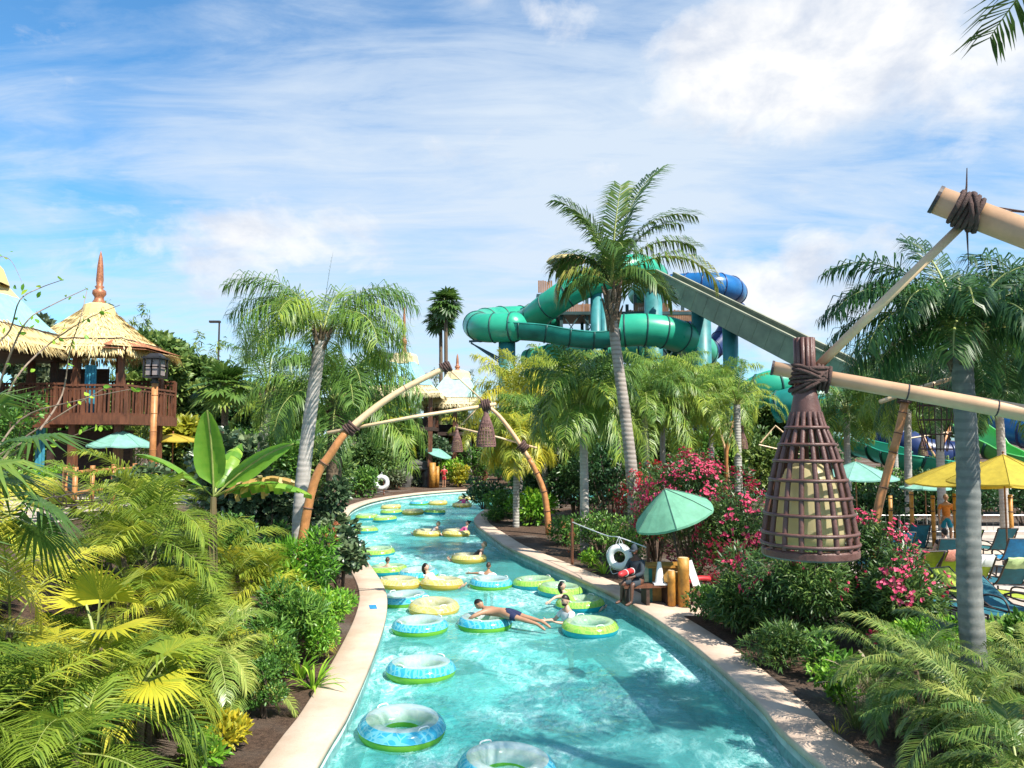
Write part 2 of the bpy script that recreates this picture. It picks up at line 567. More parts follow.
def fan_leaf(lv, base, az, el, petiole, Rf, seed, var=.5, nseg=26, span=290, droop=.35, cup=.25, mat=0, tipsplit=.55):
    g = np.random.default_rng(seed)
    d = np.array([math.cos(el) * math.cos(az), math.cos(el) * math.sin(az), math.sin(el)])
    lat = np.array([-math.sin(az), math.cos(az), 0])
    e2 = el - .5
    fd = np.array([math.cos(e2) * math.cos(az), math.cos(e2) * math.sin(az), math.sin(e2)])
    up = np.cross(fd, lat)
    hub = base + d * petiole
    # petiole
    w = .014 + .004 * Rf
    pm = (base + hub) / 2 + np.array([0, 0, .04])
    Pp = np.array([base, pm, hub]); ww = np.array([w * 1.5, w, w * .8])[:, None]
    lv.quadsheet(np.stack([Pp - lat * ww, Pp + up * ww, Pp + lat * ww], 1), .7, 1)
    th = np.radians(np.linspace(-span / 2, span / 2, nseg))
    dirs = fd[None] * np.cos(th)[:, None] + lat[None] * np.sin(th)[:, None] + up[None] * (cup * np.abs(np.sin(th / 2)))[:, None]
    dirs = nrm(dirs)
    step = math.radians(span) / (nseg - 1)
    rr = Rf * (0.72 + .28 * np.cos(th / 2)) * g.uniform(.93, 1.05, nseg)
    r1 = rr * tipsplit
    wid = r1 * step * .98
    side = nrm(np.cross(dirs, up[None]))
    fold = up[None] * (wid * .25)[:, None]
    P0 = np.repeat(hub[None], nseg, 0)
    P1 = hub + dirs * r1[:, None]
    tip = P1 + nrm(dirs + np.array([0, 0, -1.0]) * (droop * g.uniform(.6, 1.5, nseg))[:, None]) * (rr - r1)[:, None]
    v = np.clip(var + g.normal(0, .06, nseg), 0, 1)
    n = nseg
    V = np.stack([P0, P1 - side * wid[:, None] * .5 - fold * .5, P1 + fold * .5, P1 + side * wid[:, None] * .5 - fold * .5, tip], 1).reshape(-1, 3)
    o = lv.n + np.arange(n)[:, None] * 5
    lv.V.append(V)
    for f in ([0, 1, 2], [0, 2, 3], [1, 4, 2], [2, 4, 3]):
        lv.T.append(o + np.array([f])); lv.vt.append(v); lv.mt.append(np.full(n, mat))
    lv.n += n * 5

def fan_palm(name, loc, n, pet, Rf, seed, leafM, label, h=.5, group=None, var=.5, els=(80, -10), droop=.4, trunkM=None, r=.12, cat='fan palm', nseg=26, rz=0, tops=None, az=None, span=290, trunk_pts=None, tipsplit=.55):
    g = random.Random(seed)
    t = empty(name, loc, rz, label, cat, group)
    pts = trunk_pts or [(0, 0, -.1), (0, 0, h * .5), (0, 0, h)]
    palm_trunk(pts, r, r * .8, trunkM or M['boots'], 'trunk', t, rings=10)
    top = np.array(pts[-1], float)
    lv = Leaves()
    for k in range(n):
        a = R(137.5 * k + g.uniform(-10, 10)) if az is None else R(az[k % len(az)] + g.uniform(-8, 8))
        el = R(els[0] + (els[1] - els[0]) * k / max(1, n - 1) + g.uniform(-6, 6))
        fan_leaf(lv, top, a, el, pet * g.uniform(.8, 1.15), Rf * g.uniform(.85, 1.12), seed * 100 + k, var + g.uniform(-.22, .22), droop=droop, nseg=nseg, span=span, tipsplit=tipsplit)
    lv.build('crown', [leafM, M['frond_stem']], t)
    return t

def strap_plant(name, loc, n, L, w, seed, leafM, label, cat='plant', group=None, els=(85, 25), arch=1.2, var=.5, spread=.12, plume=None, scale=1.0):
    g = np.random.default_rng(seed)
    t = empty(name, loc, 0, label, cat, group, scale)
    lv = Leaves()
    for k in range(n):
        az = g.uniform(0, 2 * PI); el = R(els[1] + (els[0] - els[1]) * g.random())
        ll = L * g.uniform(.6, 1.1)
        tt = np.linspace(0, 1, 6)
        e = el - arch * tt ** 1.5 * g.uniform(.6, 1.3)
        d = np.stack([np.cos(e) * np.cos(az), np.cos(e) * np.sin(az), np.sin(e)], 1)
        b = np.array([math.cos(az), math.sin(az), 0]) * spread * g.random()
        P = b + np.concatenate([[[0, 0, 0]], np.cumsum(d[:-1] * ll / 5, axis=0)])
        lat = np.array([-math.sin(az), math.cos(az), 0])
        nu = np.cross(d, lat)
        ww = (w * np.array([.6, .95, 1, .85, .55, .05]))[:, None]
        lv.quadsheet(np.stack([P - lat * ww / 2 + nu * ww * .15, P, P + lat * ww / 2 + nu * ww * .15], 1), np.clip(var + g.normal(0, .14), 0, 1), 0)
    lv.build('leaves', [leafM], t)
    if plume is not None:
        lp = Leaves()
        for k in range(14):
            az = g.uniform(0, 2 * PI); el = R(g.uniform(40, 75))
            frond(lp, np.zeros(3), az, el, L * 1.15, 1.1, n=26, leaf=.05, w=.012, droop=.2, start=.72, stem_w=.004, var=.5, seed=int(g.integers(1e6)), stem_mat=0, fwd=1.4)
        lp.build('seed_plume', [plume], t)
    return t

def tree(name, loc, R3, h, seed, leafM, label, n=9000, leaf=.2, w=.1, group=None, nb=20, lump=.34, var=.45, trunk_r=.18, barkM=None, cat='tree', shape='diamond', rz=0, upw=.1, lean=(0, 0)):
    g = np.random.default_rng(seed)
    t = empty(name, loc, rz, label, cat, group)
    bl = rand_blobs(g, nb, R3, lump)
    bl = [(c + np.array([lean[0], lean[1], h]), r) for c, r in bl]
    P, d, k = bush_points(g, n, bl)
    m = len(P)
    v = np.clip(var + g.normal(0, .1, len(bl))[k] + g.normal(0, .14, m), 0, 1)
    D = d * .7 + g.normal(0, .6, (m, 3)) + UP * upw
    Nn = nrm(UP * .8 + d * .6 + g.normal(0, .5, (m, 3)))
    lv = Leaves()
    if shape == 'diamond': lv.diamonds(P, D, leaf * g.uniform(.6, 1.3, m), w * g.uniform(.7, 1.2, m), Nn, v)
    else: lv.strips(P, D, leaf * g.uniform(.6, 1.3, m), w, Nn, .4, v)
    lv.build('crown', [leafM], t)
    mb = MB()
    fork = Vector((lean[0] * .4, lean[1] * .4, h + R3[2] * .35))
    mb.tube([(0, 0, -.2), (lean[0] * .1 + .05, 0, h * .5), fork], [trunk_r * 1.2, trunk_r, trunk_r * .8], 8)
    for c, r in bl:
        e = Vector(c); mid = fork.lerp(e, .5) + Vector((0, 0, .1 * R3[2]))
        mb.tube([fork, mid, e], [trunk_r * .5, trunk_r * .3, trunk_r * .08], 5, caps=False)
    mb.build('trunk', barkM or M['bark'], t)
    return t

def bamboo(name, loc, n, H, seed, leafM, label, group=None, spread=.8, lean=.2, leaf=.35, w=.05, per=60, culmM=None, var=.5, cat='bamboo', bare=.3):
    g = np.random.default_rng(seed)
    t = empty(name, loc, 0, label, cat, group)
    lv = Leaves(); mb = MB()
    for k in range(n):
        a = g.uniform(0, 2 * PI); r = spread * math.sqrt(g.random())
        b = np.array([r * math.cos(a), r * math.sin(a), 0])
        hh = H * g.uniform(.7, 1.05)
        a2 = a + g.normal(0, .5)
        ll = lean * g.uniform(.4, 1.5)
        ts = np.linspace(0, 1, 9)
        P = b + np.stack([np.cos(a2) * ll * hh * ts ** 2.2, np.sin(a2) * ll * hh * ts ** 2.2, hh * ts * (1 - .25 * ll * ts ** 3)], 1)
        mb.tube([Vector(p) for p in P], list(.035 * (1 - .85 * ts)), 5, caps=False)
        tq = g.uniform(bare, 1.0, per) ** .8
        B = np.stack([np.interp(tq, ts, P[:, i]) for i in range(3)], 1)
        off = nrm(g.normal(0, 1, (per, 3)) * np.array([1, 1, .4])) * (g.uniform(.05, .55, per) * (1.15 - tq))[:, None] * (H * .12)
        for q in range(4):
            D = nrm(off) + g.normal(0, .5, (per, 3)) - UP * .35
            lv.strips(B + off + g.normal(0, .1, (per, 3)), D, leaf * g.uniform(.6, 1.2, per), w, nrm(UP + g.normal(0, .6, (per, 3))), .5, np.clip(var + g.normal(0, .16, per), 0, 1))
    lv.build('foliage', [leafM], t)
    mb.build('culm', culmM or M['culm'], t)
    return t
# ---------------------------------------------------------------- materials
M = {}
M['bark'] = pmat('bark', (.16, .11, .075), .85, .3, 12, .5)
M['boots'] = pmat('palm_fibre', (.2, .14, .09), .9, .4, 18, .5)
M['frond_stem'] = pmat('frond_stem', (.30, .34, .09), .5, .2, 8)
M['culm'] = pmat('bamboo_culm', (.22, .25, .08), .45, .25, 6)
M['mulch'] = None
M['bamboo_tan'] = pmat('bamboo_pole_tan', (.66, .40, .23), .42, .1, 9, spec=.45)
M['bamboo_orange'] = pmat('bamboo_pole_orange', (.52, .22, .075), .45, .2, 6)
M['bamboo_pale'] = pmat('bamboo_pole_pale', (.74, .52, .31), .5, .1, 9)
M['pole_cap'] = pmat('pole_cap', (.05, .035, .04), .6, .2, 8)
M['rope'] = pmat('rope', (.11, .06, .05), .85, .3, 40, .6, 160)
M['node'] = pmat('bamboo_node', (.16, .075, .045), .6, .2, 20)
M['cage'] = pmat('cage_plum', (.132, .06, .048), .42, .22, 9, .2, 60, spec=.5)
M['cage_far'] = pmat('cage_brown', (.20, .10, .085), .6, .25, 9)
M['globe'] = pmat('globe_cream', (.80, .68, .38), .35, .1, 4, spec=.5, transl=.5)
M['thatch'] = leaf_mat('thatch', (.40, .28, .11), (.66, .51, .23), (.80, .68, .40), .08, .9)
M['thatch_red'] = pmat('thatch_red', (.36, .15, .07), .85, .25, 12, .4)
M['thatch_pale'] = leaf_mat('thatch_pale', (.46, .36, .18), (.68, .56, .32), (.80, .70, .48), .08, .9)
M['roof_blue'] = pmat('roof_panel_blue', (.26, .52, .62), .6, .1, 4)
M['roof_aqua'] = pmat('roof_panel_aqua', (.34, .54, .52), .6, .1, 4)
M['wood'] = pmat('wood_red_brown', (.165, .06, .028), .6, .3, 10, .3, 40, vscale=(1, 1, .25))
M['wood_dark'] = pmat('wood_dark', (.06, .032, .022), .65, .3, 10, .3, 40)
M['wood_orange'] = pmat('wood_orange', (.30, .12, .045), .55, .3, 10, .3, 40)
M['copper'] = pmat('copper_spire', (.42, .16, .075), .45, .25, 14, .2, metal=.2)
M['curtain'] = pmat('curtain_blue', (.05, .30, .42), .8, .2, 6)
M['black_metal'] = pmat('black_metal', (.02, .018, .018), .45, .2, 8)
M['lamp_panel'] = pmat('lamp_panel', (.30, .25, .24), .5, .15, 6)
M['umb_green'] = pmat('umbrella_green', (.20, .50, .33), .75, .1, 5, .1, transl=.3)
M['umb_aqua'] = pmat('umbrella_aqua', (.26, .55, .45), .75, .1, 5, .1, transl=.3)
M['umb_yellow'] = pmat('umbrella_yellow', (.60, .46, .05), .75, .1, 5, .1, transl=.35)
M['seam'] = pmat('umbrella_seam', (.09, .2, .15), .7, .1, 5)
M['white'] = pmat('white_paint', (.78, .78, .76), .45, .06, 6)
M['cloth_white'] = pmat('cloth_white', (.72, .72, .74), .85, .08, 8)
M['slide_green'] = pmat('slide_green', (.028, .37, .215), .3, .18, .35, spec=.5, col2=(.016, .27, .165))
M['slide_teal'] = pmat('slide_teal', (.014, .23, .185), .35, .25, .5)
M['slide_mint'] = pmat('slide_mint', (.07, .42, .26), .35, .15, .6)
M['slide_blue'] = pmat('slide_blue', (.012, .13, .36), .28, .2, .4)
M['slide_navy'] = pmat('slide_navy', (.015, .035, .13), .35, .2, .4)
M['slide_lime'] = pmat('slide_lime', (.12, .5, .12), .35, .15, .6)
M['seam_dark'] = pmat('slide_flange', (.008, .07, .06), .5, .1, 2)
M['trough'] = pmat('slide_olive', (.21, .25, .165), .6, .2, .6)
M['trough_in'] = pmat('slide_olive_inside', (.30, .30, .20), .6, .2, .6)
M['column'] = pmat('teal_steel', (.045, .24, .25), .45, .25, .5)
M['steel_dark'] = pmat('steel_dark', (.03, .07, .075), .5, .2, 1)
M['tower_wood'] = pmat('tower_wood', (.33, .16, .085), .75, .35, .8, .3)
M['steel'] = pmat('steel_rail', (.38, .38, .37), .4, .1, 5, metal=.5)
M['sling_lime'] = pmat('sling_lime', (.36, .44, .04), .75, .15, 6)
M['sling_teal'] = pmat('sling_teal', (.012, .13, .17), .75, .2, 6)
M['sling_blue'] = pmat('sling_blue', (.02, .25, .52), .75, .2, 6)
M['frame_dark'] = pmat('frame_dark', (.05, .035, .03), .5, .2, 6)
M['tan_wood'] = pmat('box_tan', (.42, .24, .06), .6, .25, 8, .2)
M['post_gold'] = pmat('post_gold', (.50, .235, .04), .5, .3, 5, .25, 25)
M['red'] = pmat('rescue_red', (.55, .03, .035), .45, .1, 8)
M['rock'] = pmat('rock', (.13, .125, .115), .9, .35, 3, .8, 8)
M['bronze'] = pmat('bark_ring', (.3, .26, .2), .8, .2, 8)

def ring_trunk(name, a, b, rings, bump=.6):
    m, nt, out = new_mat(name)
    p = N(nt, 'ShaderNodeBsdfPrincipled', Roughness=.85)
    tc = N(nt, 'ShaderNodeTexCoord')
    w = N(nt, 'ShaderNodeTexWave', Scale=rings, Distortion=1.2, Detail=3)
    w.bands_direction = 'Z'; w.inputs['Detail Scale'].default_value = 1.5
    nt.links.new(tc.outputs['Object'], w.inputs[0])
    nz = noise(nt, 3, 6, .7)
    c = mixc(nt, b, a, ramp(nt, w.outputs[1], [(.15, 0), (.5, 1)]))
    c = mixc(nt, c, (.42, .38, .33), ramp(nt, nz, [(.5, 0), (.75, .6)]))
    c = mixc(nt, c, tuple(x * .45 for x in b), ramp(nt, noise(nt, 1.6, 5), [(.52, 0), (.7, .7)]))
    nt.links.new(c, p.inputs['Base Color'])
    bp = N(nt, 'ShaderNodeBump', Strength=bump, Distance=.03)
    nt.links.new(mathn(nt, 'MULTIPLY_ADD', w.outputs[1], .6, nz), bp.inputs['Height'])
    nt.links.new(bp.outputs[0], p.inputs['Normal'])
    nt.links.new(p.outputs[0], out.inputs[0])
    return m
M['trunk_grey'] = ring_trunk('palm_trunk_grey', (.42, .38, .345), (.37, .335, .30), 2.6, .22)
M['trunk_shaded'] = ring_trunk('palm_trunk_shaded', (.175, .185, .175), (.14, .15, .142), 2.6, .22)  # partly the trunk's own blue grey; crown shade is darkened into the colour
M['trunk_coco'] = ring_trunk('palm_trunk_coconut', (.34, .29, .25), (.24, .20, .165), 2.2, .4)
M['trunk_pale'] = ring_trunk('palm_trunk_pale', (.42, .40, .35), (.27, .25, .22), 2.4)

M['lf_queen'] = leaf_mat('leaf_queen', (0.046, 0.116, 0.025), (0.154, 0.275, 0.043), (0.461, 0.522, 0.062))
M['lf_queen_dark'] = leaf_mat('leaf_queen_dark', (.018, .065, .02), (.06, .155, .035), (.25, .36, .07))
M['lf_queen_yel'] = leaf_mat('leaf_queen_yellow', (0.096, 0.182, 0.022), (0.303, 0.377, 0.044), (0.689, 0.546, 0.044))
M['lf_coco'] = leaf_mat('leaf_coconut', (0.028, 0.072, 0.022), (0.092, 0.174, 0.031), (0.523, 0.435, 0.111), .25)
M['lf_areca'] = leaf_mat('leaf_areca', (.045, .13, .016), (.26, .35, .04), (.60, .55, .055), .4, spec=.6)
M['lf_date'] = leaf_mat('leaf_date', (.05, .13, .02), (.24, .34, .055), (.56, .56, .14), .35, .38, spec=.7)
M['lf_date_dark'] = leaf_mat('leaf_date_dark', (.03, .085, .018), (.13, .22, .04), (.46, .48, .12), .34, .36, spec=.7)
M['lf_fan'] = leaf_mat('leaf_fan', (.06, .15, .02), (.26, .36, .04), (.60, .54, .04), .4)
M['lf_fan_green'] = leaf_mat('leaf_fan_green', (0.031, 0.087, 0.020), (0.108, 0.203, 0.037), (0.338, 0.406, 0.062), .3)
M['lf_shrub'] = leaf_mat('leaf_shrub', (0.031, 0.094, 0.018), (0.100, 0.232, 0.037), (0.277, 0.435, 0.062), .3)
M['lf_bright'] = leaf_mat('leaf_bright', (0.061, 0.189, 0.018), (0.200, 0.435, 0.037), (0.492, 0.667, 0.062), .4)
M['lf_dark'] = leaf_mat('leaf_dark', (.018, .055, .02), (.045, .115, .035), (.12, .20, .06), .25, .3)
M['lf_grape'] = leaf_mat('leaf_grape', (.035, .075, .035), (.10, .16, .07), (.26, .31, .16), .2, .32, spec=.7)
M['lf_olean'] = leaf_mat('leaf_oleander', (0.028, 0.072, 0.022), (0.076, 0.156, 0.033), (0.234, 0.312, 0.066), .25)
M['lf_grey'] = leaf_mat('leaf_grey', (.06, .10, .05), (.15, .19, .10), (.28, .31, .17), .25)
M['lf_croton'] = leaf_mat('leaf_croton', (.10, .17, .02), (.36, .36, .03), (.68, .52, .03), .35)
M['lf_bamboo'] = leaf_mat('leaf_bamboo', (0.077, 0.145, 0.025), (0.215, 0.290, 0.043), (0.461, 0.478, 0.074), .4)
M['lf_far'] = leaf_mat('leaf_far', (0.046, 0.109, 0.027), (0.131, 0.217, 0.049), (0.307, 0.362, 0.074), .3, .5)
M['lf_banana'] = leaf_mat('leaf_banana', (0.064, 0.180, 0.020), (0.165, 0.360, 0.036), (0.382, 0.528, 0.071), .42, .35)
M['lf_banana_dry'] = leaf_mat('leaf_banana_dry', (.36, .20, .06), (.55, .36, .10), (.72, .60, .36), .35, .6)
M['lf_grass'] = leaf_mat('leaf_grass', (0.069, 0.130, 0.033), (0.193, 0.247, 0.066), (0.413, 0.390, 0.144), .3)
M['plume'] = leaf_mat('grass_plume', (.35, .26, .18), (.5, .40, .28), (.65, .55, .42), .3)
M['fl_pink'] = leaf_mat('petal_pink', (.42, .015, .06), (.62, .035, .12), (.75, .13, .24), .3, .6)
M['fl_red'] = leaf_mat('petal_red', (.42, .012, .02), (.60, .03, .05), (.75, .09, .12), .3, .6)
M['fl_orange'] = leaf_mat('petal_orange', (.6, .14, .05), (.75, .25, .12), (.85, .42, .28), .3, .6)
M['fl_white'] = leaf_mat('petal_white', (.6, .6, .6), (.75, .75, .78), (.85, .85, .85), .3, .6)

# ground: mulch and soil
def ground_mat():
    m, nt, out = new_mat('mulch_soil')
    p = N(nt, 'ShaderNodeBsdfPrincipled', Roughness=.95)
    p.inputs['Specular IOR Level'].default_value = .2
    n1 = noise(nt, .35, 4); n2 = noise(nt, 14, 6, .75); n3 = noise(nt, 60, 3, .7)
    c = mixc(nt, (.055, .034, .024), (.17, .105, .07), ramp(nt, n2, [(.35, 0), (.65, 1)]))
    c = mixc(nt, c, (.20, .17, .14), ramp(nt, n1, [(.5, 0), (.62, .75)]))
    c = mixc(nt, c, (.30, .2, .13), ramp(nt, n3, [(.6, 0), (.72, .8)]))
    nt.links.new(c, p.inputs['Base Color'])
    b = N(nt, 'ShaderNodeBump', Strength=1.0, Distance=.05)
    nt.links.new(mathn(nt, 'ADD', n2, n3), b.inputs['Height'])
    nt.links.new(b.outputs[0], p.inputs['Normal'])
    nt.links.new(p.outputs[0], out.inputs[0])
    return m
M['ground'] = ground_mat()

def coping_mat():
    m, nt, out = new_mat('cast_stone')
    p = N(nt, 'ShaderNodeBsdfPrincipled', Roughness=.8)
    n1 = noise(nt, 1.1, 5, .65); n2 = noise(nt, 25, 6, .7); n3 = noise(nt, 130, 2)
    c = mixc(nt, (.46, .33, .24), (.62, .49, .38), ramp(nt, n1, [(.3, 0), (.7, 1)]))
    c = mixc(nt, c, (.36, .25, .18), ramp(nt, n2, [(.55, 0), (.78, .65)]))
    c = mixc(nt, c, (.24, .15, .1), ramp(nt, n3, [(.66, 0), (.74, .35)]))
    nt.links.new(c, p.inputs['Base Color'])
    b = N(nt, 'ShaderNodeBump', Strength=.35, Distance=.01)
    nt.links.new(n2, b.inputs['Height']); nt.links.new(b.outputs[0], p.inputs['Normal'])
    nt.links.new(p.outputs[0], out.inputs[0])
    return m
M['coping'] = coping_mat()
M['paving'] = pmat('concrete_pale', (.50, .42, .36), .85, .1, 1.5, .2, 30)
M['pool_floor'] = pmat('pool_floor', (.56, .80, .80), .7, .12, .5, .1)
M['pool_wall'] = pmat('pool_wall', (.46, .66, .62), .6, .2, 2.5, .2)
M['tile'] = pmat('waterline_tile', (.20, .38, .37), .35, .3, 8)

def water_mat():
    m, nt, out = new_mat('water')
    tc = N(nt, 'ShaderNodeTexCoord')
    def nz(scale, vs, detail=4, rough=.55, dist=0.0):
        return noise(nt, scale, detail, rough, vscale=vs, dist=dist)
    b1 = nz(1.5, (1, .7, 1), 6, .65, .8); b2 = nz(7.5, (1, .8, 1), 4, .6, .6)
    bump = N(nt, 'ShaderNodeBump', Strength=.6, Distance=.14)
    nt.links.new(mathn(nt, 'MULTIPLY_ADD', b2, .5, b1), bump.inputs['Height'])
    fr = N(nt, 'ShaderNodeFresnel', IOR=1.33); nt.links.new(bump.outputs[0], fr.inputs['Normal'])
    gl = N(nt, 'ShaderNodeBsdfGlossy', Roughness=.04); nt.links.new(bump.outputs[0], gl.inputs['Normal'])
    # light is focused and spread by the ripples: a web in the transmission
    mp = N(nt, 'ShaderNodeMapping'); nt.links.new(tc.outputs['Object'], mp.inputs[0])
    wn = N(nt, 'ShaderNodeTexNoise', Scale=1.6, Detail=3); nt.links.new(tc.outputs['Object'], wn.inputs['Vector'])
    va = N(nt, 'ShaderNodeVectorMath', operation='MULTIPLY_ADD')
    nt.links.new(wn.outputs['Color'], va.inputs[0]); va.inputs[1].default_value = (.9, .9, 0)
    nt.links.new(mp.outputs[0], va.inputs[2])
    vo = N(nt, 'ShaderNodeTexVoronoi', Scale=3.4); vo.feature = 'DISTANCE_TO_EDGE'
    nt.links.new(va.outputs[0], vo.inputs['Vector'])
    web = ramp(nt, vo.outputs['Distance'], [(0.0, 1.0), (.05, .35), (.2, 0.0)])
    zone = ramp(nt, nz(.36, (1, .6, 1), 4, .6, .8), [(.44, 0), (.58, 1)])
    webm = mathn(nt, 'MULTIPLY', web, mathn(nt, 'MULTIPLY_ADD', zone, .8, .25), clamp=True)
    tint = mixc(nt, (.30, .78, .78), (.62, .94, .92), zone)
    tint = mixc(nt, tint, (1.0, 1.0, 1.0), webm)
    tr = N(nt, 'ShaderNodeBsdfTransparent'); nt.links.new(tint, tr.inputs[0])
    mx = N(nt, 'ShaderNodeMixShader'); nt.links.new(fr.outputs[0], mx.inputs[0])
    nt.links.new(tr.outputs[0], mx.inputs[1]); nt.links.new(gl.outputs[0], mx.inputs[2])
    # aerated, churned water: foam streaks
    f1 = ramp(nt, nz(2.8, (1.3, .7, 1), 9, .74, 1.4), [(.45, 0), (.66, 1)])
    # caustic web: focused light put into the surface colour as white lines
    wn2 = N(nt, 'ShaderNodeTexNoise', Scale=2.6, Detail=5, Roughness=.65); nt.links.new(tc.outputs['Object'], wn2.inputs['Vector'])
    va2 = N(nt, 'ShaderNodeVectorMath', operation='MULTIPLY_ADD'); nt.links.new(wn2.outputs['Color'], va2.inputs[0]); va2.inputs[1].default_value = (.8, .8, 0); nt.links.new(tc.outputs['Object'], va2.inputs[2])
    vo2 = N(nt, 'ShaderNodeTexVoronoi', Scale=5.6); vo2.feature = 'DISTANCE_TO_EDGE'; nt.links.new(va2.outputs[0], vo2.inputs['Vector'])
    net = mathn(nt, 'MULTIPLY', ramp(nt, vo2.outputs['Distance'], [(0.0, 1.0), (.035, .6), (.12, 0.0)]), ramp(nt, nz(1.1, (1, .7, 1), 5, .6), [(.42, 0), (.6, 1)]))
    foam_caustic = mathn(nt, 'MAXIMUM', mathn(nt, 'MULTIPLY', f1, zone), mathn(nt, 'MULTIPLY', net, mathn(nt, 'MULTIPLY_ADD', zone, .7, .08)), clamp=True)
    fm = mathn(nt, 'MULTIPLY_ADD', foam_caustic, .56, mathn(nt, 'MULTIPLY_ADD', zone, .08, .24), clamp=True)
    df = N(nt, 'ShaderNodeBsdfDiffuse'); nt.links.new(mixc(nt, (.14, .62, .60), (.74, .90, .88), foam_caustic), df.inputs[0])
    nt.links.new(bump.outputs[0], df.inputs['Normal'])
    mf = N(nt, 'ShaderNodeMixShader'); nt.links.new(fm, mf.inputs[0])
    nt.links.new(mx.outputs[0], mf.inputs[1]); nt.links.new(df.outputs[0], mf.inputs[2])
    nt.links.new(mf.outputs[0], out.inputs[0])
    return m
M['water'] = water_mat()

# ---------------------------------------------------------------- sun and sky
SUN_AZ = math.atan2(.66, -.60)      # to the right of and behind the camera
SUN_EL = R(51)
sdir = Vector((math.sin(SUN_AZ) * math.cos(SUN_EL), math.cos(SUN_AZ) * math.cos(SUN_EL), math.sin(SUN_EL)))
sl = bpy.data.lights.new('sun', 'SUN'); sl.energy = 5.0; sl.angle = R(.53); sl.color = (1, .945, .85)
so = bpy.data.objects.new('sun', sl); COL.objects.link(so)
so.rotation_euler = sdir.to_track_quat('Z', 'Y').to_euler()
so.location = sdir * 60

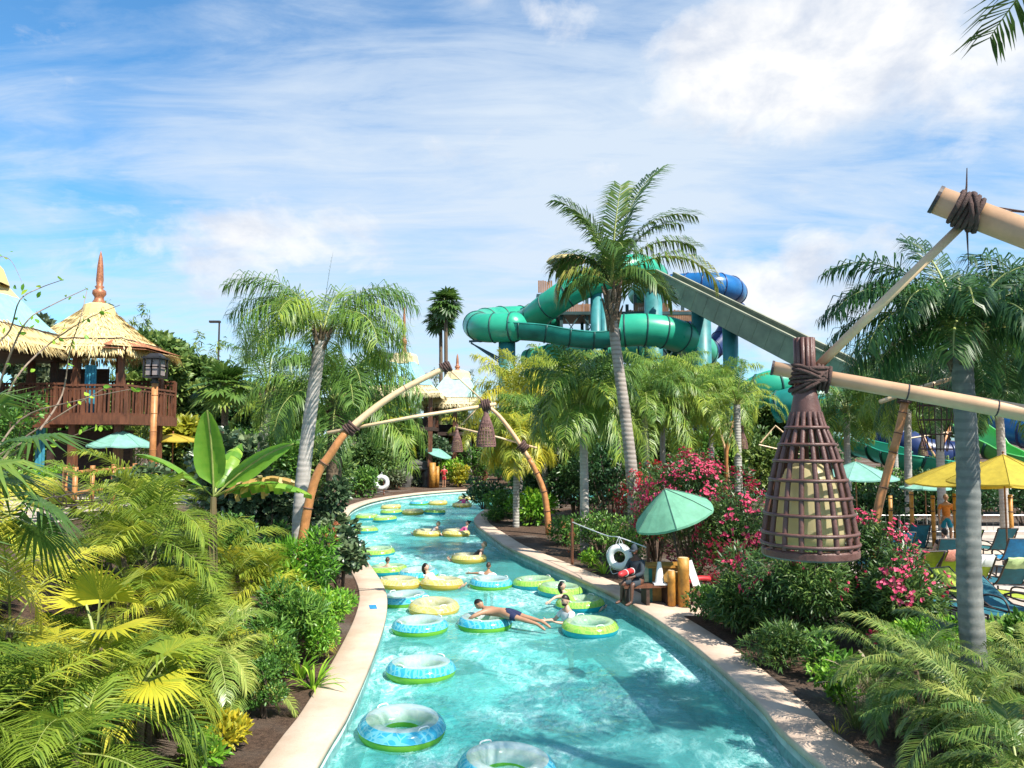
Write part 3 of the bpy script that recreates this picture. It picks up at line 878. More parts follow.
def make_world():
    w = bpy.data.worlds.new('World'); SC.world = w; w.use_nodes = True
    nt = w.node_tree
    for n in list(nt.nodes): nt.nodes.remove(n)
    out = nt.nodes.new('ShaderNodeOutputWorld'); bg = nt.nodes.new('ShaderNodeBackground')
    sky = nt.nodes.new('ShaderNodeTexSky'); sky.sky_type = 'NISHITA'; sky.sun_disc = False
    sky.sun_elevation = SUN_EL; sky.sun_rotation = SUN_AZ
    sky.air_density = 1.0; sky.dust_density = .6; sky.ozone_density = 1.2
    S = .12
    bg.inputs['Strength'].default_value = S
    tc = nt.nodes.new('ShaderNodeTexCoord')
    sep = nt.nodes.new('ShaderNodeSeparateXYZ'); nt.links.new(tc.outputs['Generated'], sep.inputs[0])
    zz = mathn(nt, 'ADD', mathn(nt, 'MAXIMUM', sep.outputs[2], 0.0), .22)
    cx = mathn(nt, 'DIVIDE', sep.outputs[0], zz); cy = mathn(nt, 'DIVIDE', sep.outputs[1], zz)
    cmb = nt.nodes.new('ShaderNodeCombineXYZ'); nt.links.new(cx, cmb.inputs[0]); nt.links.new(cy, cmb.inputs[1])
    def cn(scale, rot, sc, detail, rough, dist, loc=(0, 0, 0), src=None):
        mp = nt.nodes.new('ShaderNodeMapping'); mp.inputs['Rotation'].default_value = (0, 0, rot)
        mp.inputs['Scale'].default_value = sc; mp.inputs['Location'].default_value = loc
        nt.links.new(src or cmb.outputs[0], mp.inputs[0])
        n = nt.nodes.new('ShaderNodeTexNoise')
        for k, v in (('Scale', scale), ('Detail', detail), ('Roughness', rough), ('Distortion', dist)): n.inputs[k].default_value = v
        nt.links.new(mp.outputs[0], n.inputs['Vector']); return n.outputs[0]
    def bank(items):
        """soft banks of cloud, each round a direction of the sky dome: (azimuth deg, elevation deg, radius deg, amount)"""
        tot = None
        for az, el, rad, amt in items:
            d = Vector((math.sin(R(az)) * math.cos(R(el)), math.cos(R(az)) * math.cos(R(el)), math.sin(R(el))))
            v = nt.nodes.new('ShaderNodeVectorMath'); v.operation = 'DOT_PRODUCT'
            nt.links.new(tc.outputs['Generated'], v.inputs[0]); v.inputs[1].default_value = d
            k = 1 / (1 - math.cos(R(rad)))
            w_ = mathn(nt, 'MULTIPLY_ADD', v.outputs['Value'], k, 1 - k, clamp=True)
            w_ = mathn(nt, 'MULTIPLY', w_, amt)
            tot = w_ if tot is None else mathn(nt, 'ADD', tot, w_)
        return tot
    veil = cn(1.15, R(24), (.75, 1.9, 1), 10, .64, .9, (SKY_OFF[0], SKY_OFF[1], 0))
    fine = cn(3.4, R(-30), (.6, 2.2, 1), 8, .66, .7, (SKY_OFF[2], SKY_OFF[3], 0))
    big = cn(.8, R(10), (1, 1.2, 1), 3, .5, .2, (SKY_OFF[2], SKY_OFF[3], 0))
    cov = mathn(nt, 'ADD', mathn(nt, 'MULTIPLY_ADD', veil, .62, mathn(nt, 'MULTIPLY', fine, .55)), mathn(nt, 'MULTIPLY_ADD', big, .22, -.135))
    cov = mathn(nt, 'ADD', cov, bank([(-5, 15, 24, .24), (12, 21, 20, .16), (-24, 22, 18, .10), (26, 19, 18, .10), (-30, 12, 12, .04), (0, 6, 40, .05), (60, 20, 40, .15), (-70, 15, 40, .08), (180, 40, 100, .1),
                                        (-32, 33, 16, -.16), (-8, 31, 13, -.10), (9, 30, 9, -.10), (27, 33, 9, -.10), (20, 13, 6, -.10), (-27, 16, 6, -.12), (-20, 20, 6, -.05)]))
    cov = ramp(nt, cov, [(.51, 0.0), (.62, .22), (.76, .65), (.94, 1.0)])
    # cumulus
    puff = cn(7.5, 0, (1, 1, 1.6), 8, .6, .3, (SKY_OFF[4], SKY_OFF[5], .3), tc.outputs['Generated'])
    cum = mathn(nt, 'ADD', mathn(nt, 'MULTIPLY', puff, .75), bank([(20.5, 27, 7.5, .34), (15, 25.5, 5.5, .22), (25, 25.5, 6, .24), (31, 24, 7, .18), (4, 30, 3.5, .2), (-3, 33, 3, .2), (-19.5, 13.5, 5, .22), (-12, 14.5, 5, .12), (20, 9.5, 6, .3), (22, 13.5, 2.5, .2), (27, 11, 5, .16), (-30, 13, 5, .12),
                                        (60, 20, 20, .2), (-60, 18, 18, .2), (120, 30, 30, .2), (-130, 30, 30, .2)]))
    pf = ramp(nt, cum, [(.46, 0), (.58, .7), (.68, 1.0)])
    shade = cn(9.0, 0, (1, 1, 1.6), 6, .6, .2, (SKY_OFF[4], SKY_OFF[5] + .02, .27), tc.outputs['Generated'])
    k = 1 / S
    ccol = mixc(nt, tuple(k * x for x in (.41, .44, .50)), tuple(k * x for x in (.60, .595, .59)), ramp(nt, shade, [(.38, .0), (.58, 1)]))
    vcol = tuple(k * x for x in (.42, .48, .55))
    skyc = mixc(nt, sky.outputs[0], (.47, .86, 1.06), 1.0, 'MULTIPLY')
    c = mixc(nt, skyc, vcol, mathn(nt, 'MULTIPLY', cov, .93))
    c = mixc(nt, c, ccol, mathn(nt, 'MULTIPLY', pf, .9))
    nt.links.new(c, bg.inputs[0]); nt.links.new(bg.outputs[0], out.inputs[0])
SKY_OFF = (3.2, 1.7, .4, 2.2, .2, .5)
make_world()
SC.view_settings.view_transform = 'Standard'
SC.view_settings.look = 'None'
SC.view_settings.exposure = 0.84
SC.view_settings.gamma = 1
SC.render.film_transparent = False
SC.cycles.max_bounces = 6
SC.cycles.diffuse_bounces = 3
SC.cycles.glossy_bounces = 3
SC.cycles.transmission_bounces = 4
SC.cycles.transparent_max_bounces = 8
SC.cycles.caustics_reflective = False
SC.cycles.caustics_refractive = False
SC.cycles.use_denoising = True
SC.cycles.sample_clamp_indirect = 6

# ---------------------------------------------------------------- the river
left_px = [(318, 768), (345, 722), (371, 662), (384, 620), (383, 595), (370, 572), (356, 553)]
right_px = [(815, 768), (760, 711), (700, 656), (659, 626), (640, 614), (612, 598), (580, 583), (540, 565), (511, 552), (496, 542), (476, 526)]
Lb = [(-2.2, -8), (-2.25, 3)] + [tuple(on_z(*p).xy) for p in left_px]
yl = Lb[-1]
Lb += [(-6.6, 32), (-8.2, 38), (-9.0, 44), (-8.6, 50), (-6.6, 55.5), (-3.5, 59.3), (0.5, 61), (6, 61.5), (14, 60.5), (26, 57)]
Rb = [(5.3, -8), (4.6, 3)] + [tuple(on_z(*p).xy) for p in right_px]
Rb += [(-1.75, 39.5), (-1.1, 44), (1.2, 48.5), (5, 51.5), (12, 52), (26, 49)]
def sm2(P, n=6): return [(v.x, v.y) for v in smooth_path([(a, b, 0) for a, b in P], n)]
LB = sm2(Lb); RB = sm2(Rb)
POLY = np.array(LB + RB[::-1])

def inside(Pt, poly=POLY):
    x, y = Pt[:, 0], Pt[:, 1]
    r = np.zeros(len(Pt), bool)
    j = len(poly) - 1
    for i in range(len(poly)):
        xi, yi = poly[i]; xj, yj = poly[j]
        c = ((yi > y) != (yj > y)) & (x < (xj - xi) * (y - yi) / (yj - yi + 1e-12) + xi)
        r ^= c; j = i
    return r

def offs(Pl, d):
    P = np.array(Pl); t = np.gradient(P, axis=0); t /= np.linalg.norm(t, axis=1)[:, None]
    return P + np.stack([-t[:, 1], t[:, 0]], 1) * d      # left of the path
CW = .62
WZ = -.22
POLY_W = np.concatenate([offs(LB, .25), offs(RB, -.25)[::-1]])

_ly = np.array([p[1] for p in LB[:60]]); _lx = np.array([p[0] for p in LB[:60]])
def hgt(x, y):
    x = np.asarray(x, float); y = np.asarray(y, float)
    xl = np.interp(y, [-8, 3, 9.3, 13.8, 17.4, 22.5, 27, 32, 38, 44, 60], [-2.2, -2.25, -2.37, -2.5, -2.9, -4.1, -5.5, -6.6, -8.2, -9, -9])
    d = np.clip((xl - .9 - x) / 6.0, 0, 1)
    up = 1.85 * d * d * (3 - 2 * d) * np.clip((44 - y) / 12, 0, 1)
    far = np.clip((y - 63) / 30, 0, 1) * .8
    right = np.clip((x - 5.5) / 3, 0, 1) * .12
    return .13 + up + far + right

def gz(x, y): return float(hgt(x, y))

def make_ground():
    def axis(a, b, st, lo, hi):
        m = list(np.arange(a, b + 1e-6, st)); k = st; p = a; q = b; L = []; Rr = []
        while p > lo: k *= 1.45; p -= k; L.append(p)
        k = st
        while q < hi: k *= 1.45; q += k; Rr.append(q)
        return np.array(L[::-1] + m + Rr)
    xs = axis(-16, 12, .25, -2500, 2500); ys = axis(-8, 68, .25, -400, 4000)
    X, Y = np.meshgrid(xs, ys)
    g = np.random.default_rng(3)
    Z = hgt(X, Y)
    V = np.stack([X, Y, Z], -1).reshape(-1, 3)
    a, b = X.shape
    i = (np.arange(a - 1)[:, None] * b + np.arange(b - 1)[None, :]).reshape(-1, 1)
    Q = i + np.array([[0, 1, b + 1, b]])
    c = V[Q].mean(1)
    keep = ~inside(c[:, :2], POLY_W)
    Q = Q[keep]
    o = np_obj('ground', V, Q, np.zeros((0, 3), int), np.full(len(Q), .5), np.zeros(0), M['ground'])
    for p in o.data.polygons: p.use_smooth = True
    tag(o, kind='structure')
make_ground()

def ribbon(name, P, prof, mat, closed_prof=True):
    """sweep a profile [(offset to the left, z)] along a 2-D path"""
    rows = [offs(P, d) for d, z in prof]
    V = []; 
    for r, (d, z) in zip(rows, prof): V.append(np.concatenate([r, np.full((len(r), 1), z)], 1))
    n = len(P); k = len(prof)
    V = np.concatenate(V)
    Q = []
    for j in range(k if closed_prof else k - 1):
        j2 = (j + 1) % k
        for i in range(n - 1): Q.append((j * n + i, j2 * n + i, j2 * n + i + 1, j * n + i + 1))
    o = np_obj(name, V, np.array(Q), np.zeros((0, 3), int), np.full(len(Q), .5), np.zeros(0), mat)
    bm = bmesh.new(); bm.from_mesh(o.data); bmesh.ops.recalc_face_normals(bm, faces=bm.faces); bm.to_mesh(o.data); bm.free()
    return o

def resample(P, st):
    P = np.array(P); d = np.concatenate([[0], np.cumsum(np.linalg.norm(np.diff(P, axis=0), axis=1))])
    s = np.arange(0, d[-1], st)
    return [(np.interp(v, d, P[:, 0]), np.interp(v, d, P[:, 1])) for v in s]
# coping stones laid end to end with joints
def coping(Pl, sgn):
    P = resample(Pl, .3)
    mbv = []; Q = []
    A = {d: offs(P, sgn * d) for d in (-.05, -.03, CW - .02, CW)}
    prof = [(-.05, .05), (-.05, .145), (-.03, .165), (CW - .02, .165), (CW, .145), (CW, .0)]
    step = 9
    for s in range(0, len(P) - step, step):
        rows = list(range(s, s + step + 1))
        base = len(mbv)
        for d, z in prof:
            pts = [A[d][i] for i in rows]
            e0 = pts[1] - pts[0]; e0 = e0 / np.linalg.norm(e0) * .0015
            e1 = pts[-1] - pts[-2]; e1 = e1 / np.linalg.norm(e1) * .0010
            pts = [pts[0] + e0] + pts[1:-1] + [pts[-1] - e1]
            mbv += [(p[0], p[1], z) for p in pts]
        m = len(rows)
        for j in range(len(prof)):
            j2 = (j + 1) % len(prof)
            for i in range(m - 1): Q.append((base + j * m + i, base + j2 * m + i, base + j2 * m + i + 1, base + j * m + i + 1))
        for j in range(1, len(prof) - 1):
            pass
    return mbv, Q
v1, q1 = coping(LB, 1); v2, q2 = coping(RB, -1)
qq = np.array(q1 + [tuple(i + len(v1) for i in f) for f in q2])
co = np_obj('coping', np.array(v1 + v2), qq, np.zeros((0, 3), int), np.full(len(qq), .5), np.zeros(0), M['coping'])
bm = bmesh.new(); bm.from_mesh(co.data); bmesh.ops.recalc_face_normals(bm, faces=bm.faces); bm.to_mesh(co.data); bm.free()
tag(co, kind='structure')
tag(ribbon('river_wall', LB, [(0, .06), (.1, .06), (.1, -1.5), (0, -1.5)], M['pool_wall']), kind='structure')
tag(ribbon('river_wall', RB, [(0, .06), (-.1, .06), (-.1, -1.5), (0, -1.5)], M['pool_wall']), kind='structure')
tag(ribbon('waterline_tile', RB, [(.004, WZ + .13), (.004, WZ - .10)], M['tile'], False), kind='structure')
tag(ribbon('waterline_tile', LB, [(-.004, WZ + .13), (-.004, WZ - .10)], M['tile'], False), kind='structure')
fl = MB(); fl.add([(-30, -20, -1.3), (40, -20, -1.3), (40, 75, -1.3), (-30, 75, -1.3)], [(0, 1, 2, 3)])
tag(fl.build('river_bed', M['pool_floor']), kind='structure')

def make_water():
    st = .16
    xs = np.arange(-11, 27, st); ys = np.arange(-8, 63, st)
    X, Y = np.meshgrid(xs, ys)
    Z = .012 * np.sin(2.1 * X + 1.3 * Y) + .012 * np.sin(1.2 * Y - 2.6 * X + 1) + .009 * np.sin(4.3 * Y + 1.1 * X) + .007 * np.sin(5.2 * X - 3.1 * Y)
    V = np.stack([X, Y, Z], -1).reshape(-1, 3)
    a, b = X.shape
    i = (np.arange(a - 1)[:, None] * b + np.arange(b - 1)[None, :]).reshape(-1, 1)
    Q = i + np.array([[0, 1, b + 1, b]])
    c = V[Q].mean(1)
    Q = Q[inside(c[:, :2], np.concatenate([offs(LB, .14), offs(RB, -.14)[::-1]]))]
    used = np.unique(Q); mp = np.full(len(V), -1); mp[used] = np.arange(len(used))
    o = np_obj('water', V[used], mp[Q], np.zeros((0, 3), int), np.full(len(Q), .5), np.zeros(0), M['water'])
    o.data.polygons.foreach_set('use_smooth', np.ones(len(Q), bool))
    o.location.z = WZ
    tag(o, kind='structure')
make_water()
# ---------------------------------------------------------------- bamboo booms and basket lanterns
def pole_rings(mb, pts, rad, ts, mat, w=.02):
    P = [Vector(p) for p in pts]
    L = [0]
    for i in range(len(P) - 1): L.append(L[-1] + (P[i + 1] - P[i]).length)
    for t in ts:
        s = t * L[-1]
        for i in range(len(P) - 1):
            if L[i + 1] >= s: break
        c = P[i].lerp(P[i + 1], (s - L[i]) / max(1e-6, L[i + 1] - L[i]))
        d = (P[i + 1] - P[i]).normalized()
        mb.torus(c, rad * 1.0, w, d, 14, 6, mat)

def lashing(mb, c, axis, r, turns=5, w=.02, seed=0):
    g = random.Random(seed)
    ax = Vector(axis).normalized(); x = ax.orthogonal().normalized(); y = ax.cross(x)
    pts = []; n = turns * 14
    for i in range(n + 1):
        a = 2 * PI * i / 14; t = i / n - .5
        rr = r + w * .8 + w * .5 * math.sin(a * 2.3 + seed)
        pts.append(Vector(c) + ax * (t * turns * w * 2.0 + .25 * w * math.sin(a)) + x * rr * math.cos(a) + y * rr * math.sin(a))
    mb.tube(pts, w, 6)

def basket_lantern(name, s, detail, label, group, loc, cageM, z_off=0):
    """fish-trap lantern, origin at its base centre; s = base radius"""
    t = empty(name, loc, 0, label, 'lantern', group)
    H = 3.05 * s; zb = .2 * s
    zs = [0, .12, .28, .45, .64, .78, .89, 1.0]; rs = [1.0, .975, .90, .815, .68, .54, .40, .31]
    def rad(z): return s * float(np.interp(z, zs, rs))
    nr = 17 if detail else 18
    for k in range(nr) if detail else ():
        a = 2 * PI * (k + .3) / nr
        mb = MB(); P = smooth_path([(rad(z) * math.cos(a), rad(z) * math.sin(a), zb + z * H) for z in zs], 3)
        mb.tube(P, [s * .052 + s * .012 * (1 - i / len(P)) for i in range(len(P))], 8, caps=False)
        mb.build('rib', cageM, t, smooth=True)
    if not detail:
        mb = MB()
        for k in range(nr):
            a = 2 * PI * k / nr
            mb.tube([(rad(z) * math.cos(a), rad(z) * math.sin(a), zb + z * H) for z in zs], s * .075, 4, caps=False)
        for z in (.04, .14, .25, .37, .5, .64, .76, .88): mb.torus((0, 0, zb + z * H), rad(z) + s * .03, s * .05, seg=18, sides=4)
        mb.build('cage', cageM, t, smooth=True)
    for z in (.035, .115, .25, .37, .5, .64, .76, .885) if detail else ():
        hp = MB(); hp.torus((0, 0, zb + z * H), rad(z) + s * .05, s * .04, seg=44, sides=8); hp.build('hoop', cageM, t, smooth=True)
    b = MB()
    b.lathe([(s * .9, 0), (s * 1.01, .0), (s * 1.05, .04 * s), (s * 1.05, .17 * s), (s * 1.01, .21 * s), (s * .9, .21 * s)], 44 if detail else 16, closed=True)
    b.build('base_ring', cageM, t, smooth=False)
    z0 = zb + H
    nk = MB()
    nk.lathe([(s * .34, z0 - .12 * s), (s * .33, z0 + .05 * s), (s * .27, z0 + .35 * s), (s * .235, z0 + .62 * s), (.01, z0 + .62 * s)], 20)
    nk.build('neck', cageM, t, smooth=True)
    q = 12 if detail else 8
    rd = MB()
    for k in range(q):
        a = 2 * PI * k / q
        rd.tube([(s * .19 * math.cos(a), s * .19 * math.sin(a), z0 + .5 * s), (s * .19 * math.cos(a), s * .19 * math.sin(a), z0 + 1.72 * s)], s * .052, 6)
    rd.tube([(0, 0, z0 + .5 * s), (0, 0, z0 + 1.70 * s)], s * .18, 10)
    rd.build('reed_bundle', cageM, t, smooth=detail)
    g = MB()
    g.lathe([(.02, .22 * s), (s * .72, .22 * s), (s * .76, .5 * s), (s * .72, 1.0 * s), (s * .62, 1.6 * s), (s * .48, 1.95 * s), (s * .2, 2.15 * s), (.01, 2.18 * s)], 28)
    g.build('globe', M['globe'], t, smooth=True)
    return t

def path_from(pts, rads=None):
    return smooth_path(pts, 8)

# -- near boom on the right: post on the bank outside the frame, arms over the water
LZ = 3.7
nl = at(810, 556, LZ)
t = empty('bamboo_boom', (5.35, 3.1, .1), 0, 'thick tan bamboo boom at the upper right, nearest to the viewer, with dark rope lashings', 'lamp boom', 'bamboo booms holding lanterns')
o_ = Vector(t.location)
eA = at(937, 200, 3.42) - o_; d1 = at(1024, 233, 3.3) - o_
dirA = (d1 - eA).normalized()
eB = d1 + dirA * ((Vector((5.35, 3.1, 0)) - o_ - d1).x / dirA.x * 1.02)
mb = MB(); mb.tube([eA, eA.lerp(eB, .5), eB], [.062, .066, .072], 20)
mb.build('pole', M['bamboo_tan'], t, smooth=True)
mb = MB(); mb.tube([eA - dirA * .012, eA + dirA * .004], .0645, 20); mb.build('end_cap', M['pole_cap'], t)
hA = at(773, 368, LZ + .05) - o_; hB = at(1024, 413, 3.42) - o_
dirH = (hB - hA).normalized(); hC = hB + dirH * ((0 - hB.x) / dirH.x * 1.01)
mb = MB(); mb.tube([hA, hB, hC], [.034, .038, .042], 16)
mb.build('crossbar', M['bamboo_tan'], t, smooth=True)
mb = MB(); mb.tube([hA - dirH * .008, hA + dirH * .004], .037, 14); mb.build('end_cap', M['pole_cap'], t)
for q in (.56, .9): mb = MB(); pole_rings(mb, [hA, hB], .036, (q,), 0, .004); mb.build('cable_tie', M['pole_cap'], t)
sA = at(963, 224, 3.42) - o_; sB = at(808, 376, LZ + .04) - o_
mb = MB(); mb.tube([sA, sB], [.02, .023], 12); mb.build('strut', M['bamboo_pale'], t, smooth=True)
mb = MB()
ra = eA + dirA * ((at(966, 211, 3.4) - o_ - eA).dot(dirA))
lashing(mb, ra, dirA, .066, 5, .011, 1); mb.build('lashing', M['rope'], t, smooth=True); mb = MB(); lashing(mb, ra + dirA * .02, dirA + Vector((0, 0, .5)), .075, 2, .011, 2)
mb.build('lashing', M['rope'], t, smooth=True)
mb = MB()
rb = at(809, 376, LZ + .02) - o_
lashing(mb, rb + dirH * .055, dirH, .052, 5, .009, 3); mb.build('lashing', M['rope'], t, smooth=True); mb = MB()
lashing(mb, rb, Vector((0, 0, 1)), .082, 4, .010, 5); mb.build('lashing', M['rope'], t, smooth=True); mb = MB(); lashing(mb, rb, Vector((.5, 0, 1)), .088, 2, .010, 6); mb.build('lashing', M['rope'], t, smooth=True); mb = MB()
lashing(mb, rb + Vector((0, 0, -.03)), Vector((-.6, 0, 1)), .088, 2, .010, 7)
mb.build('lashing', M['rope'], t, smooth=True)
mb = MB(); g_ = at(967, 168, 3.4) - o_; mb.tube([ra + Vector((0, 0, .05)), ra.lerp(g_, .6), g_], [.006, .004, .002], 5)
mb.tube([ra + Vector((0, 0, -.05)), ra + Vector((0, 0, -.26))], [.006, .001], 5)
w_ = [at(978, 207, 3.4) - o_, at(1000, 208, 3.36) - o_, at(1040, 214, 3.3) - o_]
mb.tube(w_, .004, 5); mb.tube([p + Vector((0, 0, -.02 + .01 * i)) for i, p in enumerate(w_)], .003, 5)
mb.build('rope_end', M['rope'], t)
mb = MB(); mb.tube([(0, .02, 0), (0, .02, 2.2), (.02, .02, 5.6)], [.11, .1, .09], 14)
pole_rings(mb, [(0, .02, 0), (0, .02, 5.5)], .1, (.1, .25, .4, .55, .7, .85), 0, .012)
mb.build('mast', M['bamboo_tan'], t, smooth=True)
basket_lantern('basket_lantern', .212, True, 'large plum brown basket lantern with a cream globe, hanging nearest at the right', 'basket lanterns', nl, M['cage'])

def boom(base, tip, bend, r0, r1, bar, strut, lash, label, poleM_low, poleM_hi, split, Yt, seed, group='bamboo booms holding lanterns'):
    """leaning bent pole with a crossbar and a strut; points are world positions"""
    b = Vector(base); t = empty('bamboo_boom', b, 0, label, 'lamp boom', group)
    P = smooth_path([Vector(p) - b for p in [base] + bend + [tip]], 6)
    n = len(P); k = max(2, min(n - 2, int(n * split)))
    rr = [r0 + (r1 - r0) * i / (n - 1) for i in range(n)]
    mb = MB(); mb.tube(P[:k + 1], rr[:k + 1], 12); 
    pole_rings(mb, P[:k + 1], r0 * .97, (.3, .55, .8), 1, r0 * .14); mb.build('pole', [poleM_low, M['node']], t, smooth=True)
    mb = MB(); mb.tube(P[k:], rr[k:], 12); pole_rings(mb, P[k:], r1 * 1.02, (.02, .3, .6), 1, r1 * .18)
    mb.build('pole_tip', [poleM_hi, M['node']], t, smooth=True)
    if bar:
        a, c = Vector(bar[0]) - b, Vector(bar[1]) - b
        mb = MB(); mb.tube([a, a.lerp(c, .5) + Vector((0, 0, .03)), c], r1 * .62, 8); mb.build('crossbar', M['bamboo_pale'], t, smooth=True)
    if strut:
        a, c = Vector(strut[0]) - b, Vector(strut[1]) - b
        mb = MB(); mb.tube([a, c], r1 * .3, 6); mb.build('strut', M['bamboo_pale'], t, smooth=True)
    for i, (p, ax, rd) in enumerate(lash):
        mb = MB(); lashing(mb, Vector(p) - b, ax, rd, 4, rd * .28, seed + i); mb.build('lashing', M['rope'], t, smooth=True)
    return t

Y = 16.6
bx = at(292, 560, Y); bx.z = gz(bx.x, bx.y)
tip = at(447, 367, Y + .5)
boom(bx, tip, [at(311, 493, Y), at(332, 452, Y), at(352, 427, Y + .1), at(395, 394, Y + .3)], .108, .062,
     (at(327, 433, Y + .05), at(496, 404, Y + .9)), (at(450, 370, Y + .5), at(482, 400, Y + .8)),
     [(at(351, 428, Y + .1), Vector((1, 0, .9)), .105), (at(446, 367, Y + .5), Vector((1, 0, .6)), .09), (at(486, 405, Y + .8), Vector((1, 0, .15)), .09)],
     'orange and cream bent bamboo boom leaning out over the left bank', M['bamboo_orange'], M['bamboo_pale'], .55, 0, 5)
basket_lantern('basket_lantern', .215, False, 'brown basket lantern over the middle of the river on the boom from the left bank', 'basket lanterns', at(486, 447, Y + .8), M['cage_far'])

Y = 31.5
bx = at(549, 533, Y); bx.z = gz(bx.x, bx.y)
boom(bx, at(482, 402, Y), [at(545, 497, Y), at(536, 472, Y), at(521, 446, Y), at(500, 417, Y)], .14, .07,
     (at(537, 448, Y), at(455, 427, Y + .3)), (at(482, 404, Y), at(458, 428, Y + .3)),
     [(at(523, 447, Y), Vector((-1, 0, 1)), .16), (at(484, 404, Y), Vector((-1, 0, .8)), .12)],
     'bent bamboo boom arching up from the right bank among white palm trunks', M['bamboo_orange'], M['bamboo_tan'], .5, 0, 15)
basket_lantern('basket_lantern', .235, False, 'smaller far basket lantern left of and behind the middle one, above the green umbrella', 'basket lanterns', at(457, 452, Y + .3), M['cage_far'])

# boom behind the oleander on the right plaza
Y = 15.5
bx = at(869, 565, Y); bx.z = gz(bx.x, bx.y)
boom(bx, at(908, 385, Y), [at(876, 525, Y), at(886, 478, Y), at(899, 430, Y)], .088, .075,
     (at(880, 402, Y), at(975, 372, Y + .3)), None, [(at(905, 398, Y), Vector((.2, 0, 1)), .1)],
     'straight leaning orange bamboo boom rising out of the pink oleander at the right', M['bamboo_orange'], M['bamboo_orange'], .6, 0, 25)
mb = MB(); c = at(935, 415, Y + .2)
for k in range(9):
    a = 2 * PI * k / 9
    mb.tube([c + Vector((.28 * math.cos(a), .28 * math.sin(a), .65)), c + Vector((.34 * math.cos(a), .34 * math.sin(a), 0)), c + Vector((.2 * math.cos(a), .2 * math.sin(a), -.75))], .012, 4)
for z in (-.7, -.4, -.1, .2, .5): mb.torus(c + Vector((0, 0, z)), .3, .012, seg=16, sides=4)
n_ = mb.build('fishing_net', M['rope']); tag(n_, 'dark wire fish trap net hanging from the straight boom beside the grey trunk at right', 'fish trap')

def tripod(base, h, spr, label, lant, ll, Y):
    b = Vector(base); t = empty('bamboo_boom', b, 0, label, 'lamp boom', 'bamboo booms holding lanterns')
    mb = MB(); mb.tube([(-spr * .3, 0, 0), (0, 0, h * .6), (spr, 0, h)], [.12, .1, .07], 8); mb.build('pole', M['bamboo_orange'], t, smooth=True)
    mb = MB(); mb.tube([(spr * .4, 0, 0), (-spr * .1, .1, h * .62), (-spr * .8, 0, h * .86)], [.1, .08, .05], 8); mb.build('pole_tip', M['bamboo_tan'], t, smooth=True)
    mb = MB(); mb.tube([(spr, 0, h * .92), (-spr * 1.6, 0, h * .84)], .05, 6); mb.build('crossbar', M['bamboo_pale'], t)
    basket_lantern('basket_lantern', .26, False, ll, 'basket lanterns', lant, M['cage_far'])
p = at(727, 470, 42); p.z = gz(p.x, p.y)
tripod(p, 5.2, .5, 'small far bamboo boom behind the top of the pink oleander', at(743, 449, 42), 'tiny far basket lantern just left of the large near lantern', 42)
p = at(938, 485, 44); p.z = gz(p.x, p.y)
tripod(p, 4.6, .9, 'small far crossed bamboo boom behind the yellow umbrellas', at(923, 456, 44), 'tiny far basket lantern above the yellow umbrellas at right', 44)
p = at(790, 475, 40); p.z = gz(p.x, p.y)
t = empty('bamboo_boom', p, 0, 'far pale bamboo boom with thin angled arms seen behind the large lantern', 'lamp boom', 'bamboo booms holding lanterns')
mb = MB(); mb.tube([(1.2, 0, 0), (1.1, 0, 2.0), (.5, 0, 3.6)], [.1, .08, .06], 8); mb.build('pole', M['bamboo_pale'], t)
mb = MB(); mb.tube([(.9, 0, 3.1), (-.7, 0, 4.5), (-1.5, 0, 3.6)], .045, 6); mb.tube([(1.0, 0, 2.9), (-1.6, 0, 3.5)], .045, 6); mb.build('crossbar', M['bamboo_pale'], t)

# ---------------------------------------------------------------- umbrellas
def umbrella(loc, r, h, mat, label, tilt=(0, 0), n=8, sag=.3, frac=.34, pole_r=.025, poleM=None, group='sun umbrellas', vent=True, rz=.2, seam=None, pole_tilt=None):
    t = empty('sun_umbrella', loc, rz, label, 'umbrella', group)
    top = Vector((tilt[0], tilt[1], h))
    ax = Vector((tilt[0] * 1.6, tilt[1] * 1.6, h)).normalized() if (tilt[0] or tilt[1]) else Vector((0, 0, 1))
    if pole_tilt: ax = Vector(pole_tilt).normalized()
    q = Vector((0, 0, 1)).rotation_difference(ax)
    mb = MB(); dz = r * frac * 2
    prof = [(.015, 0), (.3, -.26), (.62, -.57), (1.0, -1.0)]
    vs = []; fs = []
    seg = 4
    for i, (a, z) in enumerate(prof):
        for k in range(n * seg):
            th = 2 * PI * k / (n * seg)
            u = (k % seg) / seg
            sc = sag * .8 * math.sin(u * PI) * a
            rr = r * a * (1 - .07 * math.sin(u * PI) * a)
            vs.append(top + q @ Vector((rr * math.cos(th), rr * math.sin(th), z * dz * .5 - sc * .12 * r)))
    m = n * seg
    for i in range(len(prof) - 1):
        for k in range(m):
            fs.append((i * m + k, (i + 1) * m + k, (i + 1) * m + (k + 1) % m, i * m + (k + 1) % m))
    # short valance at the rim
    b = (len(prof) - 1) * m
    for k in range(m):
        vs.append(vs[b + k] + q @ Vector((0, 0, -.05)))
    for k in range(m): fs.append((b + k, b + m + k, b + m + (k + 1) % m, b + (k + 1) % m))
    mb.add(vs, fs); mb.build('canopy', mat, t)
    ribs = MB()
    for k in range(n):
        th = 2 * PI * k / n
        pts = [top + q @ Vector((r * a * math.cos(th), r * a * math.sin(th), z * dz * .5 + .012)) for a, z in prof]
        ribs.tube(pts, .009, 4)
    ribs.build('seam', seam or M['seam'], t)
    pl = MB(); foot = Vector((0, 0, 0)) if not pole_tilt else Vector((0, 0, 0))
    pl.tube([foot, top + q @ Vector((0, 0, .06))], pole_r, 8)
    pl.sphere(top + q @ Vector((0, 0, .08)), pole_r * 1.4, 8, 5)
    pl.build('pole', poleM or M['wood_orange'], t, smooth=True)
    return t

